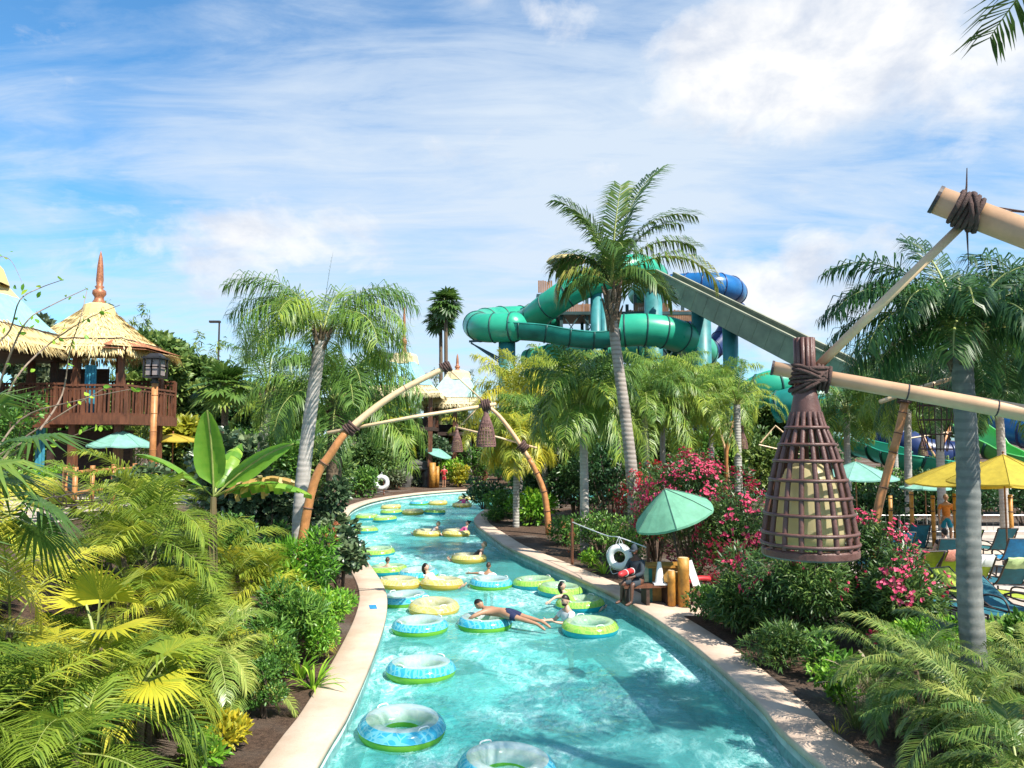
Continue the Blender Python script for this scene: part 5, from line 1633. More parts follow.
# ----- big queen palm, left
b = Vector(G(303, 17.5))
def CL(px, py, Y=17.5): return tuple(at(px, py, Y) - b)
sp = [(180, 60, 2.6, 2.0), (200, 72, 2.7, 1.9), (165, 45, 2.6, 2.1), (220, 50, 2.4, 2.2), (185, 25, 2.2, 1.9), (150, 70, 2.6, 1.9), (235, 25, 2.2, 1.8),
      (0, 62, 2.6, 1.9), (-18, 50, 2.6, 2.1), (18, 70, 2.6, 1.8), (-40, 40, 2.4, 2.1), (5, 28, 2.4, 1.9), (-60, 60, 2.4, 2.1), (35, 45, 2.5, 2.0), (-30, 15, 2.1, 1.6), (30, 10, 2.1, 1.5),
      (80, 72, 2.4, 1.6), (110, 50, 2.5, 2.0), (60, 35, 2.4, 1.9), (100, 20, 2.3, 1.6), (-80, 35, 2.0, 2.0), (-105, 55, 2.2, 2.1), (-125, 30, 2.1, 1.9), (130, 20, 2.2, 1.6)]
queen_palm('queen_palm', b, [(0, 0, -.2), CL(300, 520), CL(306, 450), CL(315, 380), CL(322, 334)], .195, .135, 2.6, 24, 31, M['lf_queen'], M['trunk_grey'],
           'large queen palm with smooth grey trunk and drooping feathery crown, left of the river', 'queen palms', leaf=.82, w=.025, nl=84, droop=1.5, spec=[q for i, q in enumerate(sp) if i not in (6, 12, 14, 20, 23)], spear=True, var=.55, plum=.38)
b = Vector(G(337, 23)); 
queen_palm('queen_palm', b, [(0, 0, -.2), tuple(at(334, 470, 23) - b), tuple(at(338, 402, 23) - b)], .26, .22, 3.2, 30, 32, M['lf_queen'], M['boots'],
           'lower queen palm with a rough dark trunk right behind the bent bamboo boom', 'queen palms', leaf=.95, w=.038, nl=70, droop=1.6, els=((72, 1.8), (55, 2.2), (35, 2.2), (5, 1.6)), var=.45)
b = Vector(G(262, 27)); 
queen_palm('queen_palm', b, [(0, 0, -.2), (0, .1, 2.4), tuple(at(268, 392, 27) - b)], .2, .17, 2.6, 20, 33, M['lf_queen'], M['trunk_grey'],
           'queen palm hidden behind the left fronds of the big grey palm', 'queen palms', leaf=.65, w=.03, nl=50, droop=2.2, var=.5)

# ----- queen palms in the middle, between the bend and the oleander
QM = [ (516, 34.2, 517, 440, .15, .12, 1.65, 'lf_queen_yel', 'trunk_pale', 'slim whitish queen palm with a yellow crown at the tip of the right bank', .62),
       (546, 37, 541, 428, .16, .13, 2.5, 'lf_queen', 'trunk_pale', 'queen palm with a half hidden pale trunk behind the arching bamboo boom', .5),
       (584, 26.5, 583, 403, .17, .13, 2.15, 'lf_queen', 'trunk_grey', 'queen palm with a straight grey trunk left of the coconut palm', .45),
       (520, 41, 515, 398, .18, .15, 3.0, 'lf_queen_yel', 'trunk_grey', 'yellowish queen palm crown below the left columns of the slide', .6),
       (556, 44, 556, 392, .18, .15, 3.0, 'lf_queen_yel', 'trunk_grey', 'yellow green queen palm under the lowest pale slide tube', .5),
       (647, 37, 644, 408, .18, .15, 2.9, 'lf_queen', 'trunk_grey', 'queen palm just right of the coconut trunk, its trunk rising from the oleander', .48),
       (684, 38, 685, 412, .18, .15, 3.0, 'lf_queen', 'trunk_grey', 'queen palm with a brown fibrous trunk behind the top of the pink oleander', .5),
       (662, 46, 662, 386, .18, .15, 3.2, 'lf_queen', 'trunk_grey', 'tall queen palm below the right bend of the green slide', .52),
       (710, 44, 712, 396, .18, .15, 3.0, 'lf_queen', 'trunk_grey', 'queen palm in the gap under the olive chute', .5),
       (618, 44, 618, 388, .18, .15, 2.9, 'lf_queen', 'trunk_grey', 'queen palm crown directly behind the coconut trunk', .46)]
for i, (px, Y, tx, ty, r0, r1, L, lm, tm, lab, v) in enumerate(QM):
    b = Vector(G(px, Y)); tpv = at(tx, ty, Y) - b
    queen_palm('queen_palm', b, [(0, 0, -.2), (tpv.x * .3, 0, tpv.z * .5), tuple(tpv)], r0, r1, L * 1.2, 34, 40 + i, M[lm], M[tm], lab, 'queen palms', leaf=.95, w=.045, nl=62, droop=1.5, els=((75, 1.6), (60, 2.2), (42, 2.4), (20, 2.0), (-5, 1.4)), var=v + .1, plum=.4)
# small stiff coconut before the low slides
b = Vector(G(737, 36)); tpv = at(737, 405, 36) - b
t = empty('coconut_palm', b, 0, 'short coconut palm with stiff upright fronds left of the large lantern', 'palm tree')
palm_trunk([(0, 0, -.2), (0, 0, 2), tuple(tpv)], .2, .16, M['trunk_pale'], 'trunk', t, rings=24)
lv = Leaves(); frond_set(lv, tpv, [(40, 86, 2.2, .5), (0, 75, 2.4, 1.3), (180, 72, 2.4, 1.3), (20, 50, 2.6, 1.7), (160, 48, 2.5, 1.7), (-30, 35, 2.7, 1.9), (200, 30, 2.4, 1.7), (0, 20, 2.6, 1.6), (-90, 40, 2.3, 1.7), (-60, 60, 2.3, 1.6), (240, 55, 2.2, 1.6), (90, 40, 2.2, 1.5), (180, 5, 2.2, 1.2)], 77, n=40, leaf=.5, w=.045, droop=.9, vee=.1, var=.55, vtip=.1, stem_w=.05)
lv.build('crown', [M['lf_queen'], M['frond_stem']], t)

# ----- near right queen palm
b = Vector(G(968, 9.6))
def CR(px, py, Y=9.6): return tuple(at(px, py, Y) - b)
sp = [(95, 80, 2.0, 1.0), (170, 74, 2.1, 1.8), (185, 58, 2.0, 2.0), (160, 62, 2.0, 2.1), (200, 40, 1.8, 2.0), (175, 30, 1.75, 2.0), (150, 45, 1.9, 2.0), (215, 60, 1.7, 2.2), (190, 12, 1.5, 1.5),
      (10, 72, 2.0, 1.7), (-5, 56, 2.0, 2.0), (25, 60, 1.9, 2.0), (-25, 40, 1.8, 2.0), (10, 30, 1.8, 1.9), (40, 45, 1.9, 1.9), (60, 70, 2.0, 1.6), (120, 70, 2.0, 1.7), (80, 45, 1.9, 1.9),
      (100, 30, 1.8, 1.8), (-60, 60, 1.5, 2.1), (-85, 50, 1.4, 2.2), (-115, 62, 1.5, 2.1), (135, 20, 1.7, 1.6), (50, 15, 1.7, 1.5), (-45, 20, 1.4, 1.7), (235, 25, 1.4, 1.7)]
queen_palm('queen_palm', b, [(0, 0, -.2), CR(970, 600), CR(968, 470), CR(963, 380), CR(962, 338)], .155, .115, 2.0, 26, 61, M['lf_queen_dark'], M['trunk_shaded'],
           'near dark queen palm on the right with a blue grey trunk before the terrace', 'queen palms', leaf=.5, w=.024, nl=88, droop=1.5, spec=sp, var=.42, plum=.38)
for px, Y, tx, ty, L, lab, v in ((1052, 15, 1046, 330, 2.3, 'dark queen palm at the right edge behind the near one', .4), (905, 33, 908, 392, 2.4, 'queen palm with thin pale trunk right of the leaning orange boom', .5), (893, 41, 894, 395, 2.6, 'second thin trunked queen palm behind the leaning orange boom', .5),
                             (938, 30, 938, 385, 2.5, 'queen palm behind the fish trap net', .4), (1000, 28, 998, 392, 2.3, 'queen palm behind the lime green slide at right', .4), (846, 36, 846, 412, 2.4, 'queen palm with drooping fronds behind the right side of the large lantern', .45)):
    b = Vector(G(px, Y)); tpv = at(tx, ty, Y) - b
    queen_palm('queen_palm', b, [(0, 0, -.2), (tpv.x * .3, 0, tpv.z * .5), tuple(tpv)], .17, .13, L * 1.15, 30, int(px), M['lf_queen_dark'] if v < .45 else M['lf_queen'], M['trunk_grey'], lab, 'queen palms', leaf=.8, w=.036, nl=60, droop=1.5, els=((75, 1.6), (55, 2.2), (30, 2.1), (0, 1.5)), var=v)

# ----- far fan palms
for px, py, Y, sd, lab in ((445, 305, 96, 3, 'taller of the two far fan palms silhouetted on the sky'), (440, 321, 100, 5, 'shorter of the two far fan palms silhouetted on the sky')):
    b = Vector(G(px, Y)); tz = at(px, py, Y).z - b.z
    fan_palm('fan_palm', b, 30, 1.3, 1.6, sd, M['lf_fan_green'], lab, trunk_pts=[(0, 0, 0), (.1, 0, tz * .5), (0, 0, tz)], r=.28, els=(80, -45), nseg=14, var=.35, group='far fan palms', trunkM=M['boots'])
b = Vector(G(225, 25)); tz = at(225, 392, 25).z - b.z
fan_palm('fan_palm', b, 24, .6, .7, 9, M['lf_fan_green'], 'spiky fan palm between the yellow shrub and the big queen palm', h=tz, els=(85, -30), nseg=18, var=.5, r=.13)
b = Vector(G(392, 62.5)); tz = at(392, 428, 62.5).z - b.z
fan_palm('fan_palm', b, 26, 1.7, 1.8, 11, M['lf_fan'], 'yellow green fan palm under the crossbar of the bent bamboo boom', h=tz, els=(80, -50), nseg=20, var=.4, r=.15)

# ----- banana
def banana(name, loc, leaves, h, seed, label, lean=(0, 0)):
    g = np.random.default_rng(seed)
    t = empty(name, loc, 0, label, 'banana plant')
    mb = MB(); mb.tube([(0, 0, -.1), (lean[0] * .5, lean[1] * .5, h * .5), (lean[0], lean[1], h)], [.085, .07, .05], 10)
    for k in range(6):
        a = k * 2.1; mb.tube([(.06 * math.cos(a), .06 * math.sin(a), 0), (lean[0] * .5 + .075 * math.cos(a), .075 * math.sin(a), h * .5), (lean[0] + .05 * math.cos(a), .05 * math.sin(a), h * .92)], [.03, .03, .012], 5)
    mb.build('stem', M['st_banana'], t)
    for (az, el, L, W, arch, mtl, tw, rip) in leaves:
        lv = Leaves(); K = 22
        az = R(az); el = R(el)
        t_ = np.linspace(0, 1, K)
        e = el - arch * t_ ** 1.6
        d = np.stack([np.cos(e) * math.cos(az), np.cos(e) * math.sin(az), np.sin(e)], 1)
        pet = .18
        P = np.array([lean[0], lean[1], h]) + np.concatenate([[[0, 0, 0]], np.cumsum(d[:-1] * L / (K - 1), axis=0)])
        lat = np.tile([-math.sin(az), math.cos(az), 0], (K, 1)); up = np.cross(d, lat)
        lat2 = lat * math.cos(tw) + up * math.sin(tw); up = np.cross(d, lat2); lat = lat2
        u = np.clip((t_ - pet) / (1 - pet), 0, 1)
        w = W * np.sin(np.clip(u, 0, 1) ** .62 * PI) ** .55 * .5
        w[u <= 0] = .012; w[-1] = .005
        lv.quadsheet(np.stack([P - lat * .02, P - up * .02, P + lat * .02], 1), .8, 1)
        for sd in (1, -1):
            rows = []
            drp = .12 + g.normal(0, .03)
            cols = np.linspace(0, 1, 5)
            rows = np.stack([P + lat * sd * (w * c)[:, None] + up * (w * (.22 * c - .5 * c * c))[:, None] for c in cols], 1)
            rows += up[:, None, :] * (np.sin(t_ * 46 + sd) * .006)[:, None, None] * cols[None, :, None]
            if rip:
                # torn: separate strips, each sagging on its own
                i = 3
                while i < K - 1:
                    n_ = int(g.integers(1, 3)); j = min(K - 1, i + n_)
                    seg = rows[i:j + 1].copy(); sag = g.uniform(.0, rip)
                    seg += (np.array([0, 0, -1.0]) * sag * w.max())[None, None, :] * (cols ** 1.5)[None, :, None]
                    lv.quadsheet(seg, np.clip(.5 + g.normal(0, .2), 0, 1)); i = j
            else:
                vv = np.repeat(np.clip(.5 + g.normal(0, .025, K - 1), 0, 1), 4)
                lv.quadsheet(rows, vv)
        lv.build('leaf', [M[mtl], M['frond_stem']], t)
    return t
M['st_banana'] = pmat('banana_stem', (.15, .13, .05), .55, .35, 6, .2, col2=(.12, .07, .04), vscale=(1, 1, .4))
b = G(216, 13)
banana('banana_plant', b, [(262, 84, 1.5, .58, .25, 'lf_banana', .0, 0), (168, 40, 1.75, .5, .75, 'lf_banana', .35, 0), (24, 46, 1.6, .46, .55, 'lf_banana', -.9, 0), (10, 30, 1.4, .45, .9, 'lf_banana_dry', -.5, 1.1),
       (-6, 22, 1.8, .46, 1.0, 'lf_banana', -.35, .35), (80, 62, 1.3, .4, .8, 'lf_banana', .3, .3)], at(216, 497, 13).z - b[2] - .0, 5, 'banana plant with broad paddle leaves and one dry ragged leaf, on the left bank')

# ----- left foreground palms
A = M['lf_areca']; D_ = M['lf_date']; FN = M['lf_fan']
def cp(px, Y, *a, **k): return clump_palm('areca_palm' if k.get('cat', 'areca palm') == 'areca palm' else 'date_palm', G(px, Y), *a, **dict({'cat': 'areca palm'}, **k))
GL = 'areca palms in the left bed'
cp(22, 6.6, 24, 1.45, 1, A, 'olive yellow areca palm filling the bottom left corner', group=GL, h=.9, leaf=.36, w=.022, nl=48, var=.35, spread=.4, els=(75, 5), arch=1.5, droop=.45)
cp(-20, 8.6, 24, 1.8, 2, A, 'areca palm with orange tinted fronds at the left edge', group=GL, h=1.8, leaf=.42, w=.024, nl=46, var=.65, spread=.4, droop=.6, vtip=.2)
cp(88, 8.4, 22, 1.35, 3, A, 'areca palm in front of the upright yellow fan leaf', group=GL, h=.75, leaf=.36, w=.022, nl=44, var=.38, spread=.4, droop=.5, els=(70, 5), arch=1.6)
cp(55, 7.2, 18, 1.2, 4, D_, 'low pale tipped date palm at the bottom left', cat='date palm', h=.3, leaf=.26, w=.018, nl=46, var=.55, els=(60, 5), arch=1.5, droop=.4)
cp(212, 10.9, 32, 1.0, 5, D_, 'bushy date palm with silvery fronds below the banana plant', cat='date palm', h=.75, leaf=.26, w=.02, nl=48, var=.5, els=(82, 0), arch=1.5, droop=.55, spread=.3)
cp(162, 12.2, 26, 1.7, 6, A, 'tall areca palm left of the banana stem', group=GL, h=1.7, leaf=.45, w=.026, nl=44, var=.45, els=(88, 25), arch=1.5)
cp(140, 13.4, 22, 1.4, 7, A, 'areca palm below the pale green terrace umbrella', group=GL, h=.9, leaf=.45, w=.028, nl=44, var=.5, els=(85, 15), arch=1.5)
cp(258, 14.4, 22, 1.35, 8, A, 'yellow areca palm right behind the banana stem', group=GL, h=1.0, leaf=.42, w=.026, nl=44, var=.6, els=(80, 0), arch=1.6)
cp(205, 15.5, 26, 1.8, 9, A, 'areca palm between the banana leaves and the dark sea grape', group=GL, h=1.0, leaf=.45, w=.028, nl=44, var=.45, els=(85, 15), arch=1.5)
cp(-15, 10.4, 20, 1.1, 10, A, 'low areca palm at the left edge below the terrace', group=GL, h=.2, leaf=.36, w=.026, nl=44, var=.55, els=(80, 0), arch=1.6)
cp(150, 9.8, 20, 1.1, 13, A, 'shorter areca palm tucked behind the yellow fan leaves', group=GL, h=.6, leaf=.36, w=.022, nl=44, var=.45, els=(80, 0), arch=1.6)
cp(72, 10.2, 20, 1.0, 15, A, 'areca palm just behind the upright yellow fan leaf', group=GL, h=.2, leaf=.34, w=.024, nl=44, var=.5, els=(80, 5), arch=1.6)
cp(-40, 6.3, 22, 1.6, 16, A, 'olive areca palm half outside the left edge near the bottom', group=GL, h=1.5, leaf=.4, w=.022, nl=46, var=.4, spread=.3, els=(70, 0), arch=1.5)
fan_palm('fan_palm', G(106, 8.2), 5, .5, .58, 21, FN, 'yellow fan palm with one big upright fan leaf in the left bed', h=1.5, els=(90, 25), nseg=30, var=.75, r=.07, az=[268, 20, 150, 320, 215], droop=.3, span=200)
fan_palm('fan_palm', G(150, 8.6), 4, .45, .62, 22, FN, 'yellow fan palm with a leaf spread down towards the bare soil', h=1.05, els=(60, 5), nseg=32, var=.72, r=.06, az=[335, 60, 300, 200], droop=.6, span=200)
fan_palm('fan_palm', G(-38, 6.8), 12, .75, .75, 23, M['lf_fan_green'], 'green fan palm reaching in from the left edge with long narrow leaf fingers', h=2.95, els=(70, -25), nseg=26, var=.55, r=.12, droop=.7, tipsplit=.35)

cp(188, 11.6, 24, 1.5, 17, A, 'areca palm in front of the banana stem', group=GL, h=.9, leaf=.38, w=.024, nl=46, var=.48, els=(85, 5), arch=1.6)
cp(232, 12.6, 18, 1.0, 18, A, 'low areca palm right of the banana stem', group=GL, h=.7, leaf=.34, w=.022, nl=44, var=.45, els=(85, 5), arch=1.6)
cp(40, 8.2, 24, 1.4, 19, A, 'areca palm in the middle of the left bed with reddish stems', group=GL, h=.9, leaf=.38, w=.022, nl=46, var=.45, els=(80, 0), arch=1.6)
# ----- left bank shrubs
SB = 'shrubs on the left bank'
shrub('flowering_shrub', G(305, 15.5), (.9, .8, 1.1), 4200, M['lf_bright'], 101, 'bright green shrub with an orange hibiscus flower at the foot of the bent boom', 'shrub', SB, leaf=.15, w=.035, shape='strip', nb=12, flower=M['fl_orange'], nf=16, fsize=.07)
shrub('leafy_shrub', G(292, 13.4), (.8, .75, .8), 3200, M['lf_shrub'], 102, 'narrow leaved green shrub right of the silvery date palm', 'shrub', SB, leaf=.16, w=.03, shape='strip', nb=12, flower=M['fl_white'], nf=10, fsize=.03)
shrub('leafy_shrub', G(330, 15.2), (.6, .7, .6), 2200, M['lf_bright'], 103, 'bright green shrub hanging over the left coping with small white flowers', 'shrub', SB, leaf=.10, w=.035, shape='strip', nb=10, flower=M['fl_white'], nf=12, fsize=.03)
shrub('leafy_shrub', G(318, 13.5), (.5, .6, .45), 2000, M['lf_bright'], 104, 'low light green shrub in the middle of the left bank', 'shrub', SB, leaf=.07, w=.03, nb=10, flower=M['fl_white'], nf=8, fsize=.025)
shrub('clipped_shrub', G(272, 10.9), (.42, .4, .5), 2600, M['lf_shrub'], 105, 'rounded dark green shrub with tiny leaves beside the bare soil', 'shrub', SB, leaf=.05, w=.028, nb=9, upw=.8)
shrub('clipped_shrub', G(285, 12.2), (.4, .4, .45), 2000, M['lf_shrub'], 106, 'upright dark green shrub behind the tiny leaved rounded one', 'shrub', SB, leaf=.055, w=.03, nb=9, upw=.8)
strap_plant('spider_lily', G(318, 12.2), 26, .62, .045, 107, M['lf_bright'], 'spider lily with long arching light green leaves beside the left coping', 'lily', arch=1.3, els=(80, 25), var=.7)
strap_plant('spider_lily', G(306, 12.7), 22, .6, .05, 108, M['lf_bright'], 'spider lily with upright broad leaves behind the arching one', 'lily', arch=1.0, els=(88, 40), var=.6)
shrub('croton', G(232, 9.7), (.40, .35, .26), 800, M['lf_croton'], 109, 'sparse yellow croton standing in the grey soil at bottom left', 'croton', SB, leaf=.12, w=.045, nb=9, var=.6, upw=.7)
shrub('croton', G(205, 9.2), (.32, .3, .2), 300, M['lf_bright'], 110, 'small green seedling clump in the soil left of the yellow croton', 'croton', SB, leaf=.14, w=.05, nb=7, var=.5, upw=.7)
shrub('sea_grape', G(344, 19.0), (.75, .75, 1.3), 1700, M['lf_grape'], 111, 'dark sea grape leaning out over the water at the left bend', 'shrub', SB, leaf=.17, w=.15, nb=12, upw=.1, var=.45)
shrub('sea_grape', G(330, 21.5), (.9, .8, 1.6), 1800, M['lf_grape'], 112, 'dark sea grape behind the bent bamboo boom', 'shrub', SB, leaf=.18, w=.15, nb=12, upw=.1, var=.4)
shrub('sea_grape', G(226, 20.5), (1.2, 1.2, 1.9), 3000, M['lf_grape'], 113, 'tall dark sea grape behind the banana leaves', 'shrub', SB, leaf=.2, w=.17, nb=18, upw=.1, var=.45)
shrub('sea_grape', G(268, 21.5), (1.1, 1.0, 1.7), 2600, M['lf_grape'], 114, 'dark sea grape directly left of the grey queen palm trunk', 'shrub', SB, leaf=.19, w=.16, nb=14, upw=.1, var=.35)
shrub('sea_grape', G(150, 22), (1.0, .9, .75), 1600, M['lf_grape'], 115, 'dark sea grape below the yellow umbrella', 'shrub', SB, leaf=.2, w=.17, nb=14, upw=.1, var=.4)
shrub('leafy_shrub', G(300, 19.5), (1.0, .9, .9), 2400, M['lf_shrub'], 116, 'green shrub around the foot of the grey queen palm', 'shrub', SB, leaf=.14, w=.07, nb=12)
shrub('leafy_shrub', G(240, 17.5), (1.0, .9, .8), 2200, M['lf_shrub'], 117, 'green shrub filling the shade behind the banana stem', 'shrub', SB, leaf=.14, w=.07, nb=12, var=.35)
shrub('leafy_shrub', G(8, 15), (1.2, .8, .22), 1200, M['lf_shrub'], 118, 'light green shrub under the bare branches at the left edge', 'shrub', SB, leaf=.13, w=.07, nb=12, var=.6)
shrub('leafy_shrub', G(0, 20), (1.5, 1.0, 1.9), 4200, M['lf_shrub'], 119, 'tall green shrub in front of the cut off pavilion', 'shrub', SB, leaf=.14, w=.07, nb=14, var=.55)
shrub('leafy_shrub', G(48, 25.5), (1.0, .8, .7), 1800, M['lf_bright'], 120, 'light green shrub under the balcony, beyond the lime loungers', 'shrub', SB, leaf=.12, w=.06, nb=12, var=.5)
shrub('leafy_shrub', G(158, 16.5), (.9, .9, .4), 1400, M['lf_croton'], 121, 'yellow flowered low shrub among the areca palms', 'shrub', SB, leaf=.1, w=.05, nb=9, var=.5)

# bare branches with a few leaves, left edge
b = Vector(G(-40, 9)); t = empty('bare_branch_tree', b, 0, 'nearly bare branches with a few pale leaves reaching across in front of the pavilion', 'tree')
mb = MB(); lv = Leaves(); g = np.random.default_rng(12)
for pl, r in (([(-60, 560), (-20, 500), (10, 450), (60, 415), (110, 385)], .02), ([(-50, 540), (-10, 440), (15, 380), (48, 345), (85, 320), (120, 305)], .016), ([(-40, 520), (-5, 400), (12, 350), (28, 320), (52, 305), (88, 288)], .016), ([(-20, 480), (20, 420), (80, 400), (137, 388)], .014), ([(-30, 470), (-10, 360), (10, 330), (20, 300), (40, 288), (62, 280)], .014), ([(-30, 360), (-10, 270), (8, 258), (22, 282)], .008), ([(40, 430), (62, 395), (70, 350), (80, 320), (87, 290)], .012), ([(-10, 460), (30, 440), (60, 440), (100, 425)], .012)):
    P = [at(px, py, 9 + .3 * math.sin(i + px * .1)) - b for i, (px, py) in enumerate(pl)]
    P = smooth_path(P, 5); n = len(P)
    mb.tube(P, [r * (1 - .8 * i / n) for i in range(n)], 6)
    for i in range(n // 3, n, 2):
        m = 2
        B = np.array([P[i]] * m) + g.normal(0, .03, (m, 3)); D = g.normal(0, .6, (m, 3)) + np.array([.3, 0, -.4])
        if g.random() < .6: lv.diamonds(B, D, g.uniform(.05, .11, m), g.uniform(.035, .065, m), nrm(g.normal(0, 1, (m, 3))), g.uniform(.3, 1, m))
mb.tube([(0, 0, -.2), (-.1, .1, 1.4), tuple(at(-50, 520, 9) - b)], [.05, .04, .03], 7)
mb.build('branch', M['bark_pale'] if 'bark_pale' in M else pmat('bark_pale', (.30, .22, .16), .8, .3, 10), t)
lv.build('leaves', [M['lf_bright']], t)

# ----- middle and right bank shrubs
SR = 'shrubs on the right bank'
def sh(px, Y, R3, n, lm, sd, lab, name='leafy_shrub', **k):
    return shrub(name, G(px, Y), R3, n, M[lm], sd, lab, 'shrub', SR, **k)
sh(484, 43, (1.3, 1.2, .9), 1500, 'lf_dark', 201, 'low dark shrub at the tip of the right bank', leaf=.2, w=.1)
sh(500, 39, (1.2, 1.0, .7), 1300, 'lf_shrub', 202, 'green shrub near the tip of the right bank behind the white trunk', leaf=.18, w=.09)
sh(498, 36, (.8, .7, .4), 900, 'lf_shrub', 203, 'small low shrub in the mulch at the corner of the coping', leaf=.13, w=.06)
sh(530, 35, (1.2, 1.0, .9), 1500, 'lf_bright', 204, 'bright broad leaved shrub between the white trunk and the arching boom', leaf=.25, w=.1)
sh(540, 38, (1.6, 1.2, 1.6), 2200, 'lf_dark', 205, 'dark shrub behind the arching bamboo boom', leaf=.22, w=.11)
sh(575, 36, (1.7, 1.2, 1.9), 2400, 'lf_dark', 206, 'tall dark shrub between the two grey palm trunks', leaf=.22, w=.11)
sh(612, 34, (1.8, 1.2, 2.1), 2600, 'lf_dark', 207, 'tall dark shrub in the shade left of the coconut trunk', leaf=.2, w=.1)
sh(566, 28.5, (.9, .8, .6), 1400, 'lf_shrub', 208, 'low green shrub at the foot of the straight grey palm', leaf=.14, w=.05, shape='strip')
sh(600, 26, (1.1, .9, .9), 2000, 'lf_shrub', 209, 'ixora shrub dotted with orange flowers right of the straight grey palm', name='ixora_shrub', leaf=.12, w=.055, flower=M['fl_orange'], nf=90, fsize=.06)
sh(622, 23.2, (.9, .8, .75), 1900, 'lf_shrub', 210, 'green shrub behind the life ring', leaf=.12, w=.05)
sh(590, 23.5, (.35, .3, .3), 260, 'lf_bright', 211, 'small bright plant in the mulch beneath the rope line', leaf=.16, w=.06)
strap_plant('spider_lily', G(603, 22.4), 16, .6, .06, 212, M['lf_bright'], 'light green broad leaved lily in the mulch left of the life ring', 'lily', var=.8)
sh(655, 30, (1.6, 1.2, 1.5), 2300, 'lf_dark', 213, 'dark shrub behind the coconut trunk', leaf=.18, w=.09)

# oleanders
OL = 'pink oleanders on the right bank'
def ol(px, Y, R3, n, nf, sd, lab, fm='fl_pink', **k):
    return shrub('oleander', G(px, Y), R3, n, M['lf_olean'], sd, lab, 'oleander', OL, leaf=.15, w=.03, shape='strip', nb=18, lump=.46, flower=M[fm], nf=nf, fsize=.058, flower_top=.1, spread=.3, **k)
ol(690, 21.3, (1.45, 1.2, 1.95), 11000, 1900, 221, 'large pink oleander thick with flowers right behind the mint umbrella')
ol(655, 24.0, (1.3, 1.0, 1.95), 7500, 1000, 222, 'red flowered oleander left of the coconut trunk base, behind the mint umbrella', fm='fl_red')
ol(738, 19.6, (1.25, 1.1, 1.75), 9000, 1000, 223, 'pink oleander between the lifeguard post and the large lantern')
ol(742, 15.4, (.95, .8, .85), 7000, 60, 224, 'low dark oleander with few flowers next to the right coping')
ol(800, 14.4, (1.1, .95, 1.1), 9000, 130, 225, 'oleander right below the large lantern with scattered pink flowers')
ol(855, 14.9, (1.1, .9, 1.35), 8500, 420, 226, 'pink oleander around the foot of the leaning orange boom')
ol(893, 13.8, (.95, .8, 1.05), 7000, 210, 227, 'oleander right of the orange boom with pink flowers over the loungers')
sh(772, 13.2, (.6, .55, .45), 2400, 'lf_olean', 228, 'dark low leafy shrub by the right coping below the oleanders', leaf=.12, w=.024, shape='strip')
sh(705, 16.6, (.5, .45, .5), 1800, 'lf_shrub', 229, 'leafy shrub with orange tips beside the gold bamboo posts', name='ixora_shrub', leaf=.1, w=.04, flower=M['fl_orange'], nf=30, fsize=.035)
sh(830, 11.6, (.4, .35, .4), 800, 'lf_bright', 230, 'small bright green plant at the edge of the dark mulch', leaf=.13, w=.05)
sh(812, 12.6, (.35, .35, .4), 700, 'lf_shrub', 231, 'blue green small shrub beneath the large lantern', leaf=.12, w=.035, shape='strip')
strap_plant('fountain_grass', G(868, 11.2), 90, .85, .012, 232, M['lf_grass'], 'fountain grass with pale plumes under the oleander on the right', 'grass', arch=1.1, els=(88, 35), plume=M['plume'], spread=.2)
strap_plant('fountain_grass', G(846, 10.6), 80, .6, .012, 233, M['lf_grass'], 'green grass tuft without plumes beside the dark mulch', 'grass', arch=.9, els=(88, 40), spread=.15)
strap_plant('small_grass_tuft', G(828, 10.4), 14, .2, .015, 234, M['lf_croton'], 'tiny yellow grass tuft alone in the dark mulch', 'grass', els=(85, 40))
DR = 'date palms in the right bed'
DD = M['lf_date_dark']
for px, Y, n, L, sd, lab, v, h in ((935, 9.0, 34, 1.15, 241, 'date palm with glossy fronds at the front of the right bed', .5, .95), (1005, 7.7, 34, 1.2, 242, 'date palm with pale fronds in the bottom right corner', .62, .9), (905, 10.3, 30, 1.1, 243, 'date palm beside the fountain grass in the right bed', .45, .8),
                              (985, 9.9, 30, 1.15, 244, 'date palm at the foot of the near grey trunk', .5, .9), (930, 7.4, 22, 1.0, 245, 'dark date palm low at the bottom edge right of the mulch', .3, .25), (1050, 9.0, 30, 1.2, 246, 'date palm at the right edge of the frame', .5, 1.0), (1060, 6.6, 26, 1.2, 247, 'nearest date palm half outside the right edge', .5, .9)):
    clump_palm('date_palm', G(px, Y), n, L, sd, DD, lab, 'date palm', DR, leaf=.24, w=.016, nl=52, var=v, h=h, els=(80, 0), arch=1.5, droop=.6, spread=.3, stems=4, fwd=.9, vtip=.08)
shrub('leafy_shrub', G(1000, 12.6), (.7, .6, .5), 900, M['lf_shrub'], 251, 'broad leaved shrub right of the near grey trunk below the loungers', 'shrub', SR, leaf=.2, w=.08, nb=9, upw=.6)
shrub('leafy_shrub', G(925, 12.6), (1.0, .5, .5), 1500, M['lf_bright'], 252, 'low bright shrub in front of the teal loungers', 'shrub', SR, leaf=.12, w=.05, nb=9, upw=.5)
shrub('leafy_shrub', G(878, 30), (1.5, 1.0, 1.1), 1600, M['lf_dark'], 253, 'dark hedge behind the terrace railing at right', 'hedge', SR, leaf=.2, w=.1)
